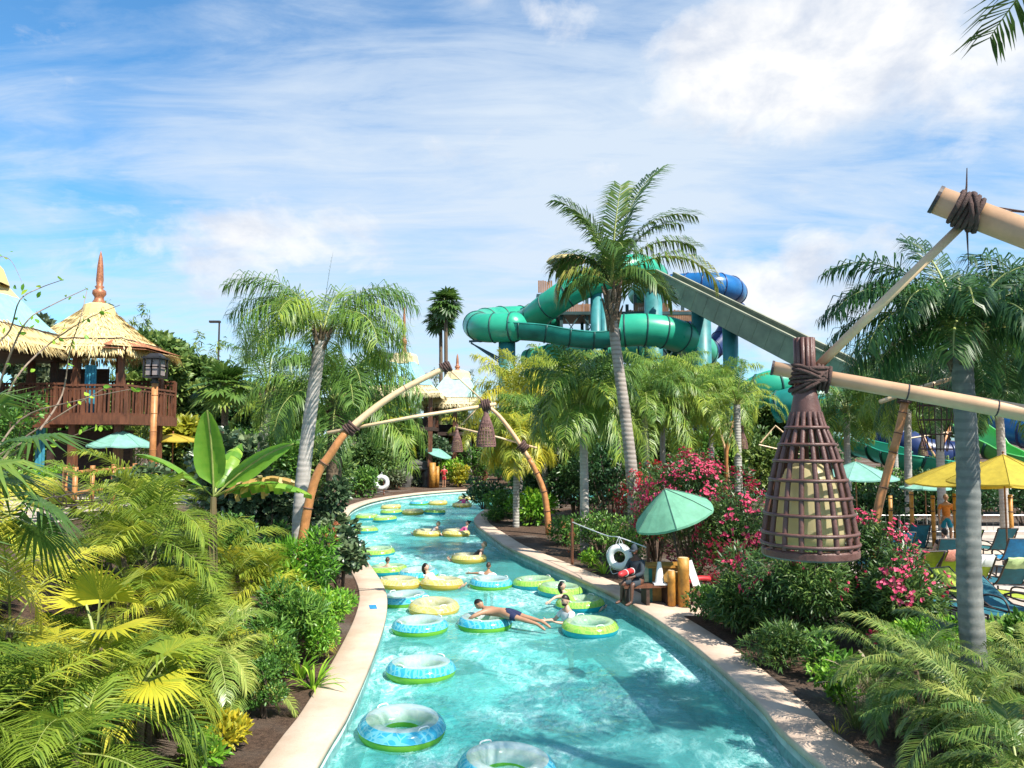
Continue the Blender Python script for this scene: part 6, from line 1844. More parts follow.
for px, Y, R3, lm, sd, lab in ((905, 35, (2.4, 1.2, 1.2), 'lf_dark', 254, 'dark green hedge behind the orange shirted man'), (960, 34, (2.4, 1.2, 1.2), 'lf_dark', 255, 'dark green hedge behind the wide yellow umbrella'), (1020, 33, (2.4, 1.2, 1.3), 'lf_dark', 256, 'dark green hedge at the right end of the terrace'),
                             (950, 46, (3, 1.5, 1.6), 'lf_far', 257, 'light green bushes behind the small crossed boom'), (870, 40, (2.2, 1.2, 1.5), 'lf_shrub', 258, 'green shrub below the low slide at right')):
    shrub('hedge', G(px, Y), R3, 2200, M[lm], sd, lab, 'hedge', SR, leaf=.22, w=.11)

# ----- far bank of the bend
FB = 'shrubs on the far bank'
def fb(px, Y, R3, n, lm, sd, lab, name='leafy_shrub', **k):
    return shrub(name, G(px, Y), R3, n, M[lm], sd, lab, 'shrub', FB, **dict({'leaf': .26, 'w': .13}, **k))
fb(362, 52, (1.6, 1.2, 1.1), 1500, 'lf_shrub', 301, 'green shrub behind the far life ring')
fb(396, 60, (1.5, 1.2, 1.0), 1500, 'lf_grey', 302, 'grey green shrub left of the dark rock arch')
fb(338, 47, (1.4, 1.2, 1.5), 1500, 'lf_dark', 303, 'dark shrub at the far left bend of the river')
fb(372, 66, (2.2, 1.5, 1.9), 1800, 'lf_shrub', 304, 'yellow green shrub beyond the far life ring')
fb(428, 65, (2.3, 1.4, 2.9), 2600, 'lf_grape', 305, 'dark round leaved sea grape in front of the far hut', name='sea_grape', leaf=.34, w=.28)
fb(400, 66.5, (2.4, 1.4, 2.2), 2000, 'lf_dark', 306, 'dark shrub below the half hidden far hut')
fb(460, 63.2, (.9, .8, 1.0), 900, 'lf_croton', 307, 'yellow croton right of the far guard post', name='croton', leaf=.3, w=.13)
fb(452, 65, (1.5, 1.0, 1.6), 1500, 'lf_bright', 308, 'bright green shrub under the far mint umbrella')
fb(478, 66, (1.8, 1.2, 2.2), 1600, 'lf_shrub', 309, 'green shrub behind the far basket lantern')
fb(500, 70, (2.0, 1.3, 1.8), 1600, 'lf_dark', 310, 'dark shrub below the bright blue umbrellas')
fb(527, 66, (2.2, .8, .5), 900, 'lf_croton', 311, 'low yellow flower bed on the far bank', name='flower_bed')
fb(540, 72, (2.4, 1.5, 2.4), 1800, 'lf_shrub', 312, 'green shrub beyond the arching bamboo boom')
fb(340, 60, (2.4, 1.8, 2.6), 1800, 'lf_dark', 313, 'big dark shrub behind the lower queen palm')
fb(415, 63.6, (1.0, .7, .5), 500, 'lf_grey', 314, 'low creeping plant on the rock arch')
# slim trunk beyond the river
b = Vector(G(470, 68)); tpv = at(470, 430, 68) - b
queen_palm('queen_palm', b, [(0, 0, 0), (0, 0, 2), tuple(tpv)], .2, .16, 2.8, 18, 88, M['lf_queen_yel'], M['trunk_pale'], 'far slim palm below the middle basket lantern', 'queen palms', leaf=.7, w=.06, nl=30, droop=2.0, var=.5)

for i, (px, Y, w, h, lm, lab) in enumerate(((566, 52, 3.2, 2.6, 'lf_far', 'thick green bush behind the straight grey palm'), (612, 50, 3.2, 2.6, 'lf_shrub', 'thick green bush behind the coconut trunk'), (660, 52, 3.2, 2.6, 'lf_far', 'thick green bush behind the red oleander'), (708, 50, 3.0, 2.5, 'lf_shrub', 'thick green bush behind the largest pink oleander'), (757, 50, 3.2, 2.3, 'lf_far', 'thick green bush behind the tiny far lantern'), (805, 52, 3.2, 2.5, 'lf_dark', 'thick dark bush right behind the large lantern'), (520, 58, 3.0, 2.4, 'lf_far', 'thick green bush behind the yellowish palm crown'),
                                  (265, 36, 2.4, 2.0, 'lf_shrub', 'thick green bush between the sea grapes and the lower queen palm'), (310, 40, 2.6, 2.4, 'lf_far', 'thick green bush behind the big grey trunk'), (365, 56, 2.6, 2.6, 'lf_far', 'thick green bush behind the rough trunked palm'), (205, 34, 2.2, 1.6, 'lf_far', 'thick green bush behind the tall sea grape'))):
    shrub('dense_bush', G(px, Y), (w, 2.0, h), 5200, M[lm], 350 + i, lab, 'bush', 'thick bushes behind the palms', leaf=.34, w=.15, nb=18, var=.45)
# ----- trees and bamboo in the background
BG = 'background trees'
TB = [(155, 40, (2.4, 2, 2.6), 4.6, 'lf_far', 'bushy green tree right behind the pavilion balcony', .5), (202, 42, (2.4, 2, 2.2), 4.2, 'lf_far', 'mid green tree left of the street lamp', .5), (240, 46, (2.8, 2, 2.4), 3.4, 'lf_dark', 'dark tree right of the street lamp', .6),
      (35, 44, (2.0, 2, 3.0), 5.2, 'lf_grey', 'cone shaped grey green tree rising between the two pavilion roofs', .5), (100, 48, (4, 3, 2.5), 2.0, 'lf_far', 'broad green tree seen through the open pavilion', .55), (10, 42, (4, 3, 2.5), 2.0, 'lf_far', 'broad green tree behind the cut off pavilion', .5),
      (60, 38, (3, 2, 2.0), .8, 'lf_shrub', 'dense tree behind the left pavilion posts', .5), (-60, 45, (4, 3, 4), 2.5, 'lf_far', 'tree beyond the left edge of the terrace', .5), (185, 33, (.9, .8, .8), 1.7, 'lf_croton', 'small bright yellow shrub tree beside the street lamp', .45),
      (290, 60, (4, 3, 3), 3, 'lf_far', 'green tree behind the crown of the big queen palm', .5), (365, 75, (4, 3, 3.4), 3, 'lf_far', 'tree left of the half hidden far hut', .5),
      (545, 92, (3.0, 3, 4.0), 7.0, 'lf_grey', 'thin grey green tree under the green trough slide', .5), (590, 62, (4, 3, 3), 3.0, 'lf_far', 'green tree behind the palms under the slide', .45), (640, 60, (4, 3, 3.2), 3.5, 'lf_far', 'green tree behind the coconut trunk', .5),
      (695, 58, (3.5, 3, 3.2), 4.0, 'lf_bamboo', 'yellow green tree below the olive chute', .5), (760, 70, (5, 3, 3.0), 2.5, 'lf_far', 'wide tree behind the small coconut palm', .45), (830, 66, (4, 3, 3), 3, 'lf_far', 'tree behind the low dark green slide', .5),
      (880, 58, (4, 3, 3.4), 2.6, 'lf_far', 'tree behind the thin trunks at right', .5), (930, 62, (5, 3, 3.6), 3, 'lf_far', 'tall tree behind the fish trap net', .45), (990, 56, (4, 3, 3.4), 3, 'lf_far', 'tree behind the lime green slide', .5), (1050, 52, (4, 3, 3.6), 3, 'lf_far', 'tree at the right edge beyond the slides', .45),
      (520, 80, (4, 3, 3), 2, 'lf_far', 'low tree right of the far hut', .5)]
for i, (px, Y, R3, h, lm, lab, v) in enumerate(TB):
    tree('broadleaf_tree', G(px, Y), R3, h, 400 + i, M[lm], lab, n=int(2300 * R3[0] * R3[2] ** .5), leaf=.42, w=.24, group=BG, nb=16, var=v, trunk_r=.14)
for i, (px, py, Y, n, sp, lab, ln) in enumerate(((190, 336, 44, 7, 1.0, 'wispy bamboo with curling tips left of the street lamp', .3), (132, 300, 50, 6, .5, 'single tall bamboo tuft right of the copper spire', .1), (75, 300, 50, 6, 1.5, 'bamboo tips showing behind the copper spire', .2), (425, 366, 84, 12, 2.5, 'yellow green bamboo grove behind the far huts', .2), (385, 368, 86, 12, 2.5, 'bamboo grove left of the far huts', .2), (486, 388, 80, 9, 1.6, 'bamboo clump right of the far hut', .25), (460, 372, 90, 10, 3, 'bamboo grove rising behind the white and blue hut roof', .2), (160, 325, 46, 10, 1.8, 'bamboo clump behind the balcony lantern', .2))):
    p = G(px, Y); bamboo('bamboo_clump', p, n, topz(py, Y) - p[2], 500 + i, M['lf_bamboo'] if i not in (0, 1) else M['lf_far'], lab, 'bamboo clumps', sp, ln, leaf=.5, w=.08, per=70, bare=.25)
# tree line that closes the horizon
proto = tree('broadleaf_tree', G(-420, 120), (6, 4, 4), 3.2, 450, M['lf_far'], 'dense green tree in the far tree line that closes the horizon', n=2600, leaf=.7, w=.4, group='far tree line', nb=16, trunk_r=.25)
g = random.Random(5)
for i in range(26):
    px = -330 + i * 66 + g.uniform(-15, 15); Y = 120 + g.uniform(-10, 12)
    dup(proto, G(px, Y), g.uniform(0, 6), g.uniform(.9, 1.2))
# ---------------------------------------------------------------- terraces
def flat_patch(name, pts, mat, th=.06, n=1):
    V = [(x, y, gz(x, y) + .03) for x, y in pts]
    mb = MB(); k = len(V)
    mb.add(V + [(x, y, z - .5) for x, y, z in V], [tuple(range(k))] + [(i, i + k, (i + 1) % k + k, (i + 1) % k) for i in range(k)])
    return tag(mb.build(name, mat), kind='structure')
def terrace(name, x0, x1, y0, y1, mat, off=.03, st=1.0):
    xs = np.arange(x0, x1 + .01, st); ys = np.arange(y0, y1 + .01, st)
    X, Y = np.meshgrid(xs, ys); Z = hgt(X, Y) + off
    V = np.stack([X, Y, Z], -1).reshape(-1, 3); a, b = X.shape
    i = (np.arange(a - 1)[:, None] * b + np.arange(b - 1)[None, :]).reshape(-1, 1)
    Q = i + np.array([[0, 1, b + 1, b]])
    o = np_obj(name, V, Q, np.zeros((0, 3), int), np.full(len(Q), .5), np.zeros(0), mat)
    return tag(o, kind='structure')
terrace('terrace_paving', -24, -10.4, 17.5, 34, M['paving'])
terrace('terrace_paving', 9.2, 28, 14.5, 34, M['paving'])
terrace('bank_paving', 3.3, 6.0, 17.0, 21.0, M['coping'], .02, .5)

# bamboo fence on the left terrace
p0 = at(68, 480, 22.5); b = Vector((p0.x, p0.y, gz(p0.x, p0.y)))
t = empty('bamboo_fence', b, 0, 'low orange bamboo rail fence on the left terrace in front of the pale green umbrella', 'fence')
run = [(68, 22.5), (78, 21.0), (95, 22.2), (116, 23.2), (137, 24.2), (156, 25.2)]
PT = []
for px, Y in run:
    x = (px - 512) / F * Y; PT.append(Vector((x, Y, gz(x, Y))) - b)
for p in PT:
    mb = MB(); mb.tube([p - Vector((0, 0, .1)), p + Vector((0, 0, 1.28))], .07, 9); pole_rings(mb, [p, p + Vector((0, 0, 1.28))], .07, (.3, .6, .9), 1, .012); mb.build('post', [M['bamboo_orange'], M['node']], t, smooth=True)
for z in (1.12, .55):
    for i in range(len(PT) - 1):
        if z < 1 and i < 1: continue
        mb = MB(); mb.tube([PT[i] + Vector((0, 0, z)), PT[i + 1] + Vector((0, 0, z + .02))], .05, 7); mb.build('rail', M['bamboo_orange'], t, smooth=True)
mb = MB()
for k in range(6): mb.bar(PT[0] + Vector((0, 0, .15 + .17 * k)), PT[1] + Vector((0, 0, .15 + .17 * k)), .03)
mb.build('rung', M['wood_dark'], t)

# ---------------------------------------------------------------- loungers
def make_lounger(sling, label, loc, rz, back=.75, group='sling loungers on the terraces'):
    t = empty('sling_lounger', loc, rz, label, 'lounger', group)
    # lies along local +y (head end at +y)
    hinge = Vector((0, .35, .36)); ca, sa = math.cos(back), math.sin(back)
    top = hinge + Vector((0, .82 * ca, .82 * sa))
    for s in (-1, 1):
        mb = MB(); P = smooth_path([(s * .31, -1.0, .30), (s * .31, -.3, .35), (s * .31, .35, .36), (s * .31, hinge.y + .82 * ca, hinge.z + .82 * sa)], 6)
        mb.tube(P, .022, 7); mb.build('side_rail', M['frame_dark'], t, smooth=True)
    for s in (-1, 1):
        for y in (-.8, .45):
            mb = MB(); mb.tube([(s * .31, y, .34), (s * .33, y + (.06 if y > 0 else -.06), 0)], .02, 6); mb.build('leg', M['frame_dark'], t)
        mb = MB(); mb.tube(smooth_path([(s * .33, -.1, .35), (s * .36, -.02, .56), (s * .36, .3, .6), (s * .33, .55, .52)], 5), .02, 6); mb.build('armrest', M['frame_dark'], t, smooth=True)
    def sheet(a, b, name):
        lv = MB(); K = 8
        vs = []
        for i in range(K + 1):
            q = Vector(a).lerp(Vector(b), i / K)
            n_ = Vector((0, -(Vector(b) - Vector(a)).normalized().z, (Vector(b) - Vector(a)).normalized().y))
            for x in (-1, -.5, 0, .5, 1):
                vs.append(q + Vector((x * .29, 0, 0)) - n_ * .03 * (1 - x * x) * math.sin(PI * i / K))
        m = len(vs); fs = [(i * 5 + k, i * 5 + k + 1, i * 5 + k + 6, i * 5 + k + 5) for i in range(K) for k in range(4)]
        lv.add(vs, fs); lv.add([v - Vector((0, 0, .008)) for v in vs], [f[::-1] for f in fs])
        return lv.build(name, sling, t, smooth=True)
    sheet((0, -.98, .31), (0, .33, .365), 'seat'); sheet(hinge, top, 'backrest')
    for y, z in ((-.98, .30), (.34, .35), (top.y, top.z)):
        mb = MB(); mb.tube([(-.31, y, z), (.31, y, z)], .018, 6); mb.build('cross_rail', M['frame_dark'], t)
    return t
LM = {'L': M['sling_lime'], 'T': M['sling_teal'], 'B': M['sling_blue']}
LG = [(904, 19.6, 'L', 3.4, 'lime lounger behind the oleander, nearest to the orange boom', .9), (928, 19.2, 'L', 3.3, 'lime lounger with a folded pink towel over its back', 1.0), (955, 18.4, 'L', 3.2, 'lime lounger with white towel just left of the near grey trunk', 1.0),
      (918, 16.3, 'T', .6, 'teal lounger nearest to the oleander on the right terrace', .6), (948, 15.9, 'T', .5, 'teal lounger left of the foot of the near grey trunk', .6), (992, 18.4, 'T', 3.1, 'teal lounger with a pale lime towel right of the near grey trunk', .9),
      (1018, 16.6, 'L', 3.4, 'lime lounger at the right edge of the frame', .9), (890, 23.5, 'B', 3.0, 'bright blue lounger behind the pink flowers', .9), (905, 24.5, 'T', 3.1, 'teal lounger in front of the terrace railing', 1.1), (950, 23.5, 'L', 3.3, 'lime lounger below the orange shirted man', 1.0), (1000, 22, 'B', 3.0, 'blue lounger under the big yellow umbrella', .9), (985, 24, 'T', 3.2, 'teal lounger beyond the near grey trunk under the yellow umbrella', 1.0), (935, 21.5, 'T', 3.0, 'teal lounger in the second row on the right terrace', 1.0), (1020, 20, 'T', 3.1, 'teal lounger under the big yellow umbrella at the edge', 1.0),
      (897, 17.6, 'T', .7, 'teal lounger at the left end of the row, touching the pink flowers', .7), (974, 16.2, 'L', .4, 'lime lounger turned towards the viewer just right of the near grey trunk', .7), (1008, 15.4, 'T', .3, 'teal lounger low at the right edge above the date palms', .6),
      (58, 19.0, 'L', 2.7, 'lime lounger with a blue towel on the left terrace', .8), (72, 19.8, 'L', 2.7, 'second lime lounger on the left terrace, behind the towelled one', .8), (84, 20.6, 'L', 2.7, 'third lime lounger on the left terrace, nearest to the fence', .8), (92, 24, 'T', 2.7, 'teal lounger behind the bamboo fence on the left terrace', .8)]
LO = {}
for px, Y, c, rz, lab, bk in LG:
    p = G(px, Y, .04); make_lounger(LM[c], lab, p, rz, bk)
    LO[lab] = (p, rz, bk)
def towel(lab_of, mat, label, wdt=.5, a=.45, drop=.5):
    p, rz, bk = LO[lab_of]; hinge = Vector((0, .35, .36)); d = Vector((0, math.cos(bk), math.sin(bk))); n_ = Vector((0, -d.z, d.y))
    top = hinge + d * .84
    mb = MB(); path = [top - d * drop + n_ * .012, top - d * .1 + n_ * .02, top + d * .03 + n_ * .01, top + d * .02 - n_ * .04, top - d * .28 - n_ * .05]
    g = random.Random(len(label)); vs = []
    for i, q in enumerate(path):
        for k in range(6): vs.append(q + Vector((wdt * (k / 5 - .5), 0, 0)) + n_ * .012 * math.sin(k * 2.1 + i))
    mb.add(vs, [(i * 6 + k, i * 6 + k + 1, i * 6 + k + 7, i * 6 + k + 6) for i in range(len(path) - 1) for k in range(5)])
    o = mb.build('towel', mat, None, smooth=True); o.location = p; o.rotation_euler = (0, 0, rz)
    tag(o, label, 'towel')
M['towel_pink'] = pmat('towel_pink', (.60, .24, .17), .9, .2, 20); M['towel_lime'] = pmat('towel_lime', (.50, .62, .28), .9, .15, 9)
M['towel_blue'] = pmat('towel_blue', (.02, .33, .50), .9, .15, 9)
towel('lime lounger with a folded pink towel over its back', M['towel_pink'], 'pink patterned towel folded over the back of a lime lounger')
towel('lime lounger with white towel just left of the near grey trunk', M['cloth_white'], 'white towel on the lounger left of the near grey trunk')
towel('teal lounger with a pale lime towel right of the near grey trunk', M['towel_lime'], 'pale lime towel on the teal lounger right of the trunk', .6)
towel('lime lounger with a blue towel on the left terrace', M['towel_blue'], 'bright blue towel strip on a lime lounger of the left terrace', .25, drop=.75)

# terrace railing and bamboo posts, right
p = Vector(G(880, 28.6)); t = empty('steel_railing', p, 0, 'long pale steel railing along the walkway behind the loungers', 'railing')
mb = MB()
for z in (.35, .95): mb.tube([(-.5, 0, z), (9, 0, z)], .025, 6)
mb.build('rail', M['steel'], t)
for k in range(10):
    mb = MB(); mb.tube([(-.4 + k, 0, -.05), (-.4 + k, 0, .97)], .022, 6); mb.build('post', M['steel'], t)
mb = MB()
for k in range(40): mb.tube([(-.4 + k * .235, 0, .35), (-.4 + k * .235, 0, .95)], .006, 4)
mb.build('baluster', M['steel'], t)
for i, (px, Y, h, lab) in enumerate(((887, 27.6, 1.75, 'gold bamboo post behind the drooping fronds'), (908, 27.4, 1.9, 'gold bamboo post at the railing, left of the orange shirted man'), (929, 27.0, 1.8, 'gold bamboo post right beside the orange shirted man'), (951, 26.5, 1.9, 'gold bamboo post behind the orange shirted man'), (1006, 26, 1.9, 'gold bamboo post below the big yellow umbrella'))):
    p = Vector(G(px, Y)); t = empty('bamboo_post', p, 0, lab, 'post', 'gold bamboo posts')
    mb = MB(); mb.tube([(0, 0, -.1), (0, 0, h)], .07, 9); mb.build('shaft', M['post_gold'], t, smooth=True)
    mb = MB(); pole_rings(mb, [(0, 0, 0), (0, 0, h)], .07, (.3, .7, .95), 0, .016); mb.build('binding', M['rope'], t)
mb = MB(); p = Vector(G(975, 31)); mb.box((0, 0, .1), (14, 1.5, .2)); tag(mb.build('walkway', M['paving'], None, loc=p), kind='structure')

# ---------------------------------------------------------------- lifeguard station by the right coping
LGB = Vector((on_z(684, 606, .165).x, on_z(684, 606, .165).y, .165))
for dx, dy, h, r, lab in ((0, 0, 1.1, .135, 'tall thick gold bamboo bollard at the lifeguard seat'), (-.27, .05, .80, .095, 'shorter gold bamboo bollard left of the thick one'), (-.12, .28, .72, .08, 'thin gold bamboo bollard behind the other two')):
    t = empty('bamboo_bollard', LGB + Vector((dx, dy, 0)), 0, lab, 'bollard', 'gold bamboo bollards')
    mb = MB(); mb.tube([(0, 0, 0), (0, 0, h * .3), (0, 0, h * .32), (0, 0, h * .66), (0, 0, h * .68), (0, 0, h)], [r, r * .97, r * 1.02, r * .96, r * 1.02, r], 16); mb.build('shaft', M['post_gold'], t, smooth=True)
    mb = MB(); mb.tube([(0, 0, h), (0, 0, h + .01)], [r * .8, r * .8], 14); mb.build('cut_end', M['bamboo_pale'], t)
c = LGB + Vector((-.35, .75, 0))
t = empty('storage_box', c, .1, 'tan and green wooden storage box behind the gold bollards', 'box')
mb = MB(); mb.box((.1, 0, .4), (.85, .5, .78)); mb.build('body', M['tan_wood'], t)
mb = MB(); mb.box((-.37, 0, .4), (.09, .56, .8)); mb.build('side_panel', M['slide_teal'], t)
mb = MB(); mb.box((.08, 0, .815), (1.05, .6, .05)); mb.build('lid', M['post_gold'], t)
c = LGB + Vector((-.85, .25, 0))
t = empty('low_bench', c, .15, 'low red brown wooden bench beneath the mint umbrella', 'bench')
mb = MB(); mb.box((0, 0, .43), (1.15, .45, .06)); mb.build('seat', M['wood'], t)
for x in (-.5, 0, .5):
    mb = MB(); mb.box((x, 0, .2), (.08, .4, .4)); mb.build('leg', M['wood_dark'], t)
c = LGB + Vector((-.42, .22, .63 - .165 + .02 - .02))
t = empty('traffic_cone', LGB + Vector((-.52, .2, .46)), 0, 'small white cone standing on the low bench', 'cone')
mb = MB(); mb.lathe([(.13, .03), (.11, .05), (.045, .5), (.03, .52), (.005, .52)], 16); mb.build('cone', M['white'], t, smooth=True)
mb = MB(); mb.box((0, 0, .015), (.3, .3, .03)); mb.build('base', M['white'], t)
t = empty('rescue_board', LGB + Vector((.26, .12, 0)), 0, 'white rescue board with a red tip leaning behind the gold bollards', 'rescue board')
def plank(a, b, w, th): 
    m_ = MB(); m_.bar(a, b, w, th, up=(0, -1, .3)); return m_
plank((.16, -.06, .03), (.10, -.02, .32), .17, .04).build('tip', M['red'], t)
plank((.10, -.02, .32), (-.10, .08, 1.0), .17, .04).build('body', M['white'], t)
t = empty('rescue_float', LGB + Vector((.42, .3, 0)), .4, 'red rescue float lying on a stand behind the bollards', 'rescue float')
mb = MB(); mb.tube(smooth_path([(-.35, 0, .52), (0, 0, .58), (.35, 0, .54)], 5), [.02] + [.085] * 9 + [.02], 10, flat=.7); mb.build('body', M['red'], t, smooth=True)
mb = MB(); mb.box((-.2, 0, .25), (.05, .05, .5)); mb.box((.2, 0, .25), (.05, .05, .5)); mb.build('stand', M['wood_dark'], t)
t = empty('drink_cup', LGB + Vector((-1.12, .3, .46)), 0, 'red cup standing on the low bench beside the lifeguard', 'cup')
mb = MB(); mb.lathe([(.03, 0), (.045, .14), (.042, .14), (.028, .01)], 12); mb.build('wall', M['red'], t, smooth=True)
mb = MB(); mb.lathe([(.046, .135), (.046, .155), (.005, .16)], 12); mb.build('lid', M['white'], t, smooth=True)

def life_ring(c, nrm_, r, label):
    t = empty('life_ring', c, 0, label, 'life ring', 'life rings')
    n_ = Vector(nrm_).normalized()
    mb = MB(); mb.torus((0, 0, 0), r * .72, r * .27, n_, 32, 12); mb.build('ring', M['white'], t, smooth=True)
    q = Vector((0, 0, 1)).rotation_difference(n_); mb = MB()
    pts = []
    for k in range(33):
        a = 2 * PI * k / 32; rr = r * (1.0 + .05 * abs(math.sin(2 * a)))
        pts.append(q @ Vector((rr * math.cos(a), rr * math.sin(a), 0)))
    mb.tube(pts, .008, 5)
    mb.tube([(0, 0, r), (.0, .02, r + .16)], .008, 5); mb.tube([(-.1, 0, r * .95), (.0, .02, r + .2)], .006, 5); mb.tube([(.1, 0, r * .95), (.0, .02, r + .2)], .006, 5)
    mb.tube(smooth_path([(-r * .8, -.02, -r * .5), (-r * .6, -.05, -r * 1.25), (0, -.06, -r * 1.15), (r * .5, -.04, -r * 1.3)], 5), .007, 5)
    mb.build('grab_rope', M['cloth_white'], t)
    return t
Yr = 20.0
lr = at(619.5, 557, Yr); life_ring(lr, (-.35, -1, 0), .33, 'white life ring hanging from the rope line beside the lifeguard')
a_ = Vector(G(511 + 0, 24.5)); 
pA = at(572, 522, 24); pB = at(648, 548, 19.4)
t = empty('rope_line', (pA.x, pA.y, gz(pA.x, pA.y)), 0, 'pale rope line strung between stakes above the mulch by the life ring', 'rope')
o_ = Vector(t.location)
mid = at(605, 535, 21.4)
mb = MB(); mb.tube(smooth_path([pA - o_, mid - o_, lr + Vector((0, .02, .5)) - o_, pB - o_], 6), .014, 6); mb.build('rope', M['cloth_white'], t)
for p in (pA, pB):
    g_ = Vector((p.x, p.y, gz(p.x, p.y)))
    mb = MB(); mb.tube([g_ - o_ - Vector((0, 0, .1)), Vector((p.x, p.y, p.z + .1)) - o_], .045, 8); mb.build('stake', M['wood'], t)

# blue depth plate on the left coping
p = on_z(373, 607, .167); t = MB(); t.box((0, 0, .004), (.16, .42, .006)); o = t.build('depth_plate', M['sling_blue'], None, loc=p, rz=.25); tag(o, 'blue plate set flush in the left coping', 'plate')

# far bend: guard post, rock arch, life ring
p = Vector(G(433, 61.9)); p.z = .165
t = empty('bamboo_bollard', p, 0, 'tall gold bamboo bollard at the far guard post by the bend', 'bollard', 'gold bamboo bollards')
mb = MB(); mb.tube([(0, 0, 0), (0, 0, 2.0)], .26, 14); mb.tube([(.38, .1, 0), (.38, .1, 1.7)], .16, 12); mb.build('shaft', M['post_gold'], t, smooth=True)
p = Vector(G(418, 63.0)); t = empty('rock_arch', p, 0, 'dark grey rock arch with a black opening at the far bend', 'rock')
g = np.random.default_rng(4)
def rockblob(mb, c, r, seed):
    g = np.random.default_rng(seed); bm = bmesh.new(); bmesh.ops.create_icosphere(bm, subdivisions=3, radius=1)
    ph = g.uniform(0, 6, 6)
    for v in bm.verts:
        n_ = v.co.normalized(); k = 1 + .18 * math.sin(3 * n_.x + ph[0]) * math.cos(4 * n_.y + ph[1]) + .1 * math.sin(7 * n_.z + ph[2]) + .06 * math.sin(11 * n_.x + 9 * n_.y + ph[3])
        v.co = Vector((n_.x * r[0] * k, n_.y * r[1] * k, n_.z * r[2] * k))
    mb.add([v.co + Vector(c) for v in bm.verts], [tuple(v.index for v in f.verts) for f in bm.faces]); bm.free()
mb = MB(); rockblob(mb, (-1.1, .2, .7), (.7, .8, 1.3), 1); rockblob(mb, (.9, .3, .6), (.55, .7, 1.1), 2); rockblob(mb, (-.2, .3, 1.75), (1.2, .8, .5), 3)
mb.build('boulder', M['rock'], t)
mb = MB(); mb.box((-.1, .7, .7), (1.6, .2, 1.6)); mb.build('opening', M['black_metal'], t)
life_ring(at(381.5, 482.5, 54), (0, -1, 0), .55, 'white life ring at the far left bend')
pA = at(356, 478, 54); pB = at(384, 475, 54)
t = empty('rope_line', (pA.x, pA.y, gz(pA.x, pA.y)), 0, 'thin green rope line on stakes holding the far life ring', 'rope')
o_ = Vector(t.location); mb = MB(); mb.tube([pA - o_, pB - o_], .03, 5); mb.build('rope', M['lf_bright'], t)
for p in (pA, pB):
    mb = MB(); mb.tube([Vector((p.x, p.y, gz(p.x, p.y))) - o_, p - o_], .06, 6); mb.build('stake', M['wood'], t)

# ---------------------------------------------------------------- inflatable tubes
def vinyl(name, col, pat=None, alpha=0.0, pscale=7):
    m, nt, out = new_mat(name)
    p = N(nt, 'ShaderNodeBsdfPrincipled', Roughness=.16); p.inputs['Coat Weight'].default_value = .4; p.inputs['Coat Roughness'].default_value = .05
    c = None
    if pat:
        tc = N(nt, 'ShaderNodeTexCoord'); v = N(nt, 'ShaderNodeTexVoronoi', Scale=pscale); v.feature = 'DISTANCE_TO_EDGE'
        nt.links.new(tc.outputs['Object'], v.inputs['Vector'])
        w = N(nt, 'ShaderNodeTexWave', Scale=pscale * .5, Distortion=6); nt.links.new(tc.outputs['Object'], w.inputs['Vector'])
        f = mathn(nt, 'MAXIMUM', ramp(nt, v.outputs['Distance'], [(.04, 1), (.07, 0)]), ramp(nt, w.outputs[1], [(.66, 0), (.7, .8)]))
        c = mixc(nt, col, pat, f)
    else:
        c = mixc(nt, col, tuple(x * .8 for x in col), noise(nt, 4, 3))
    nt.links.new(c, p.inputs['Base Color'])
    b = N(nt, 'ShaderNodeBump', Strength=.25, Distance=.02); nt.links.new(noise(nt, 9, 3), b.inputs['Height']); nt.links.new(b.outputs[0], p.inputs['Normal'])
    t = N(nt, 'ShaderNodeBsdfTranslucent'); nt.links.new(c, t.inputs[0])
    mx = N(nt, 'ShaderNodeMixShader'); mx.inputs[0].default_value = .35
    nt.links.new(p.outputs[0], mx.inputs[1]); nt.links.new(t.outputs[0], mx.inputs[2]); sh = mx.outputs[0]
    if alpha:
        tr = N(nt, 'ShaderNodeBsdfTransparent'); tr.inputs[0].default_value = (.92, .98, .98, 1)
        m2 = N(nt, 'ShaderNodeMixShader'); m2.inputs[0].default_value = alpha
        nt.links.new(sh, m2.inputs[1]); nt.links.new(tr.outputs[0], m2.inputs[2]); sh = m2.outputs[0]
    nt.links.new(sh, out.inputs[0]); return m
V_ = {'B': (vinyl('vinyl_blue_print', (.05, .48, .74), (.22, .66, .82)), vinyl('vinyl_lime', (.26, .66, .05)), vinyl('vinyl_clear_blue', (.66, .80, .84), (.76, .86, .88), .35)),
      'G': (vinyl('vinyl_green_print', (.30, .68, .10), (.52, .74, .16)), vinyl('vinyl_cyan', (.02, .45, .62)), vinyl('vinyl_clear_green', (.50, .74, .50), (.66, .82, .60), .3)),
      'Y': (vinyl('vinyl_yellow_print', (.80, .68, .17), (.82, .76, .38)), vinyl('vinyl_orange', (.78, .54, .08)), vinyl('vinyl_clear_yellow', (.72, .68, .42), (.8, .78, .6), .3))}
TR, Tr = .45, .178
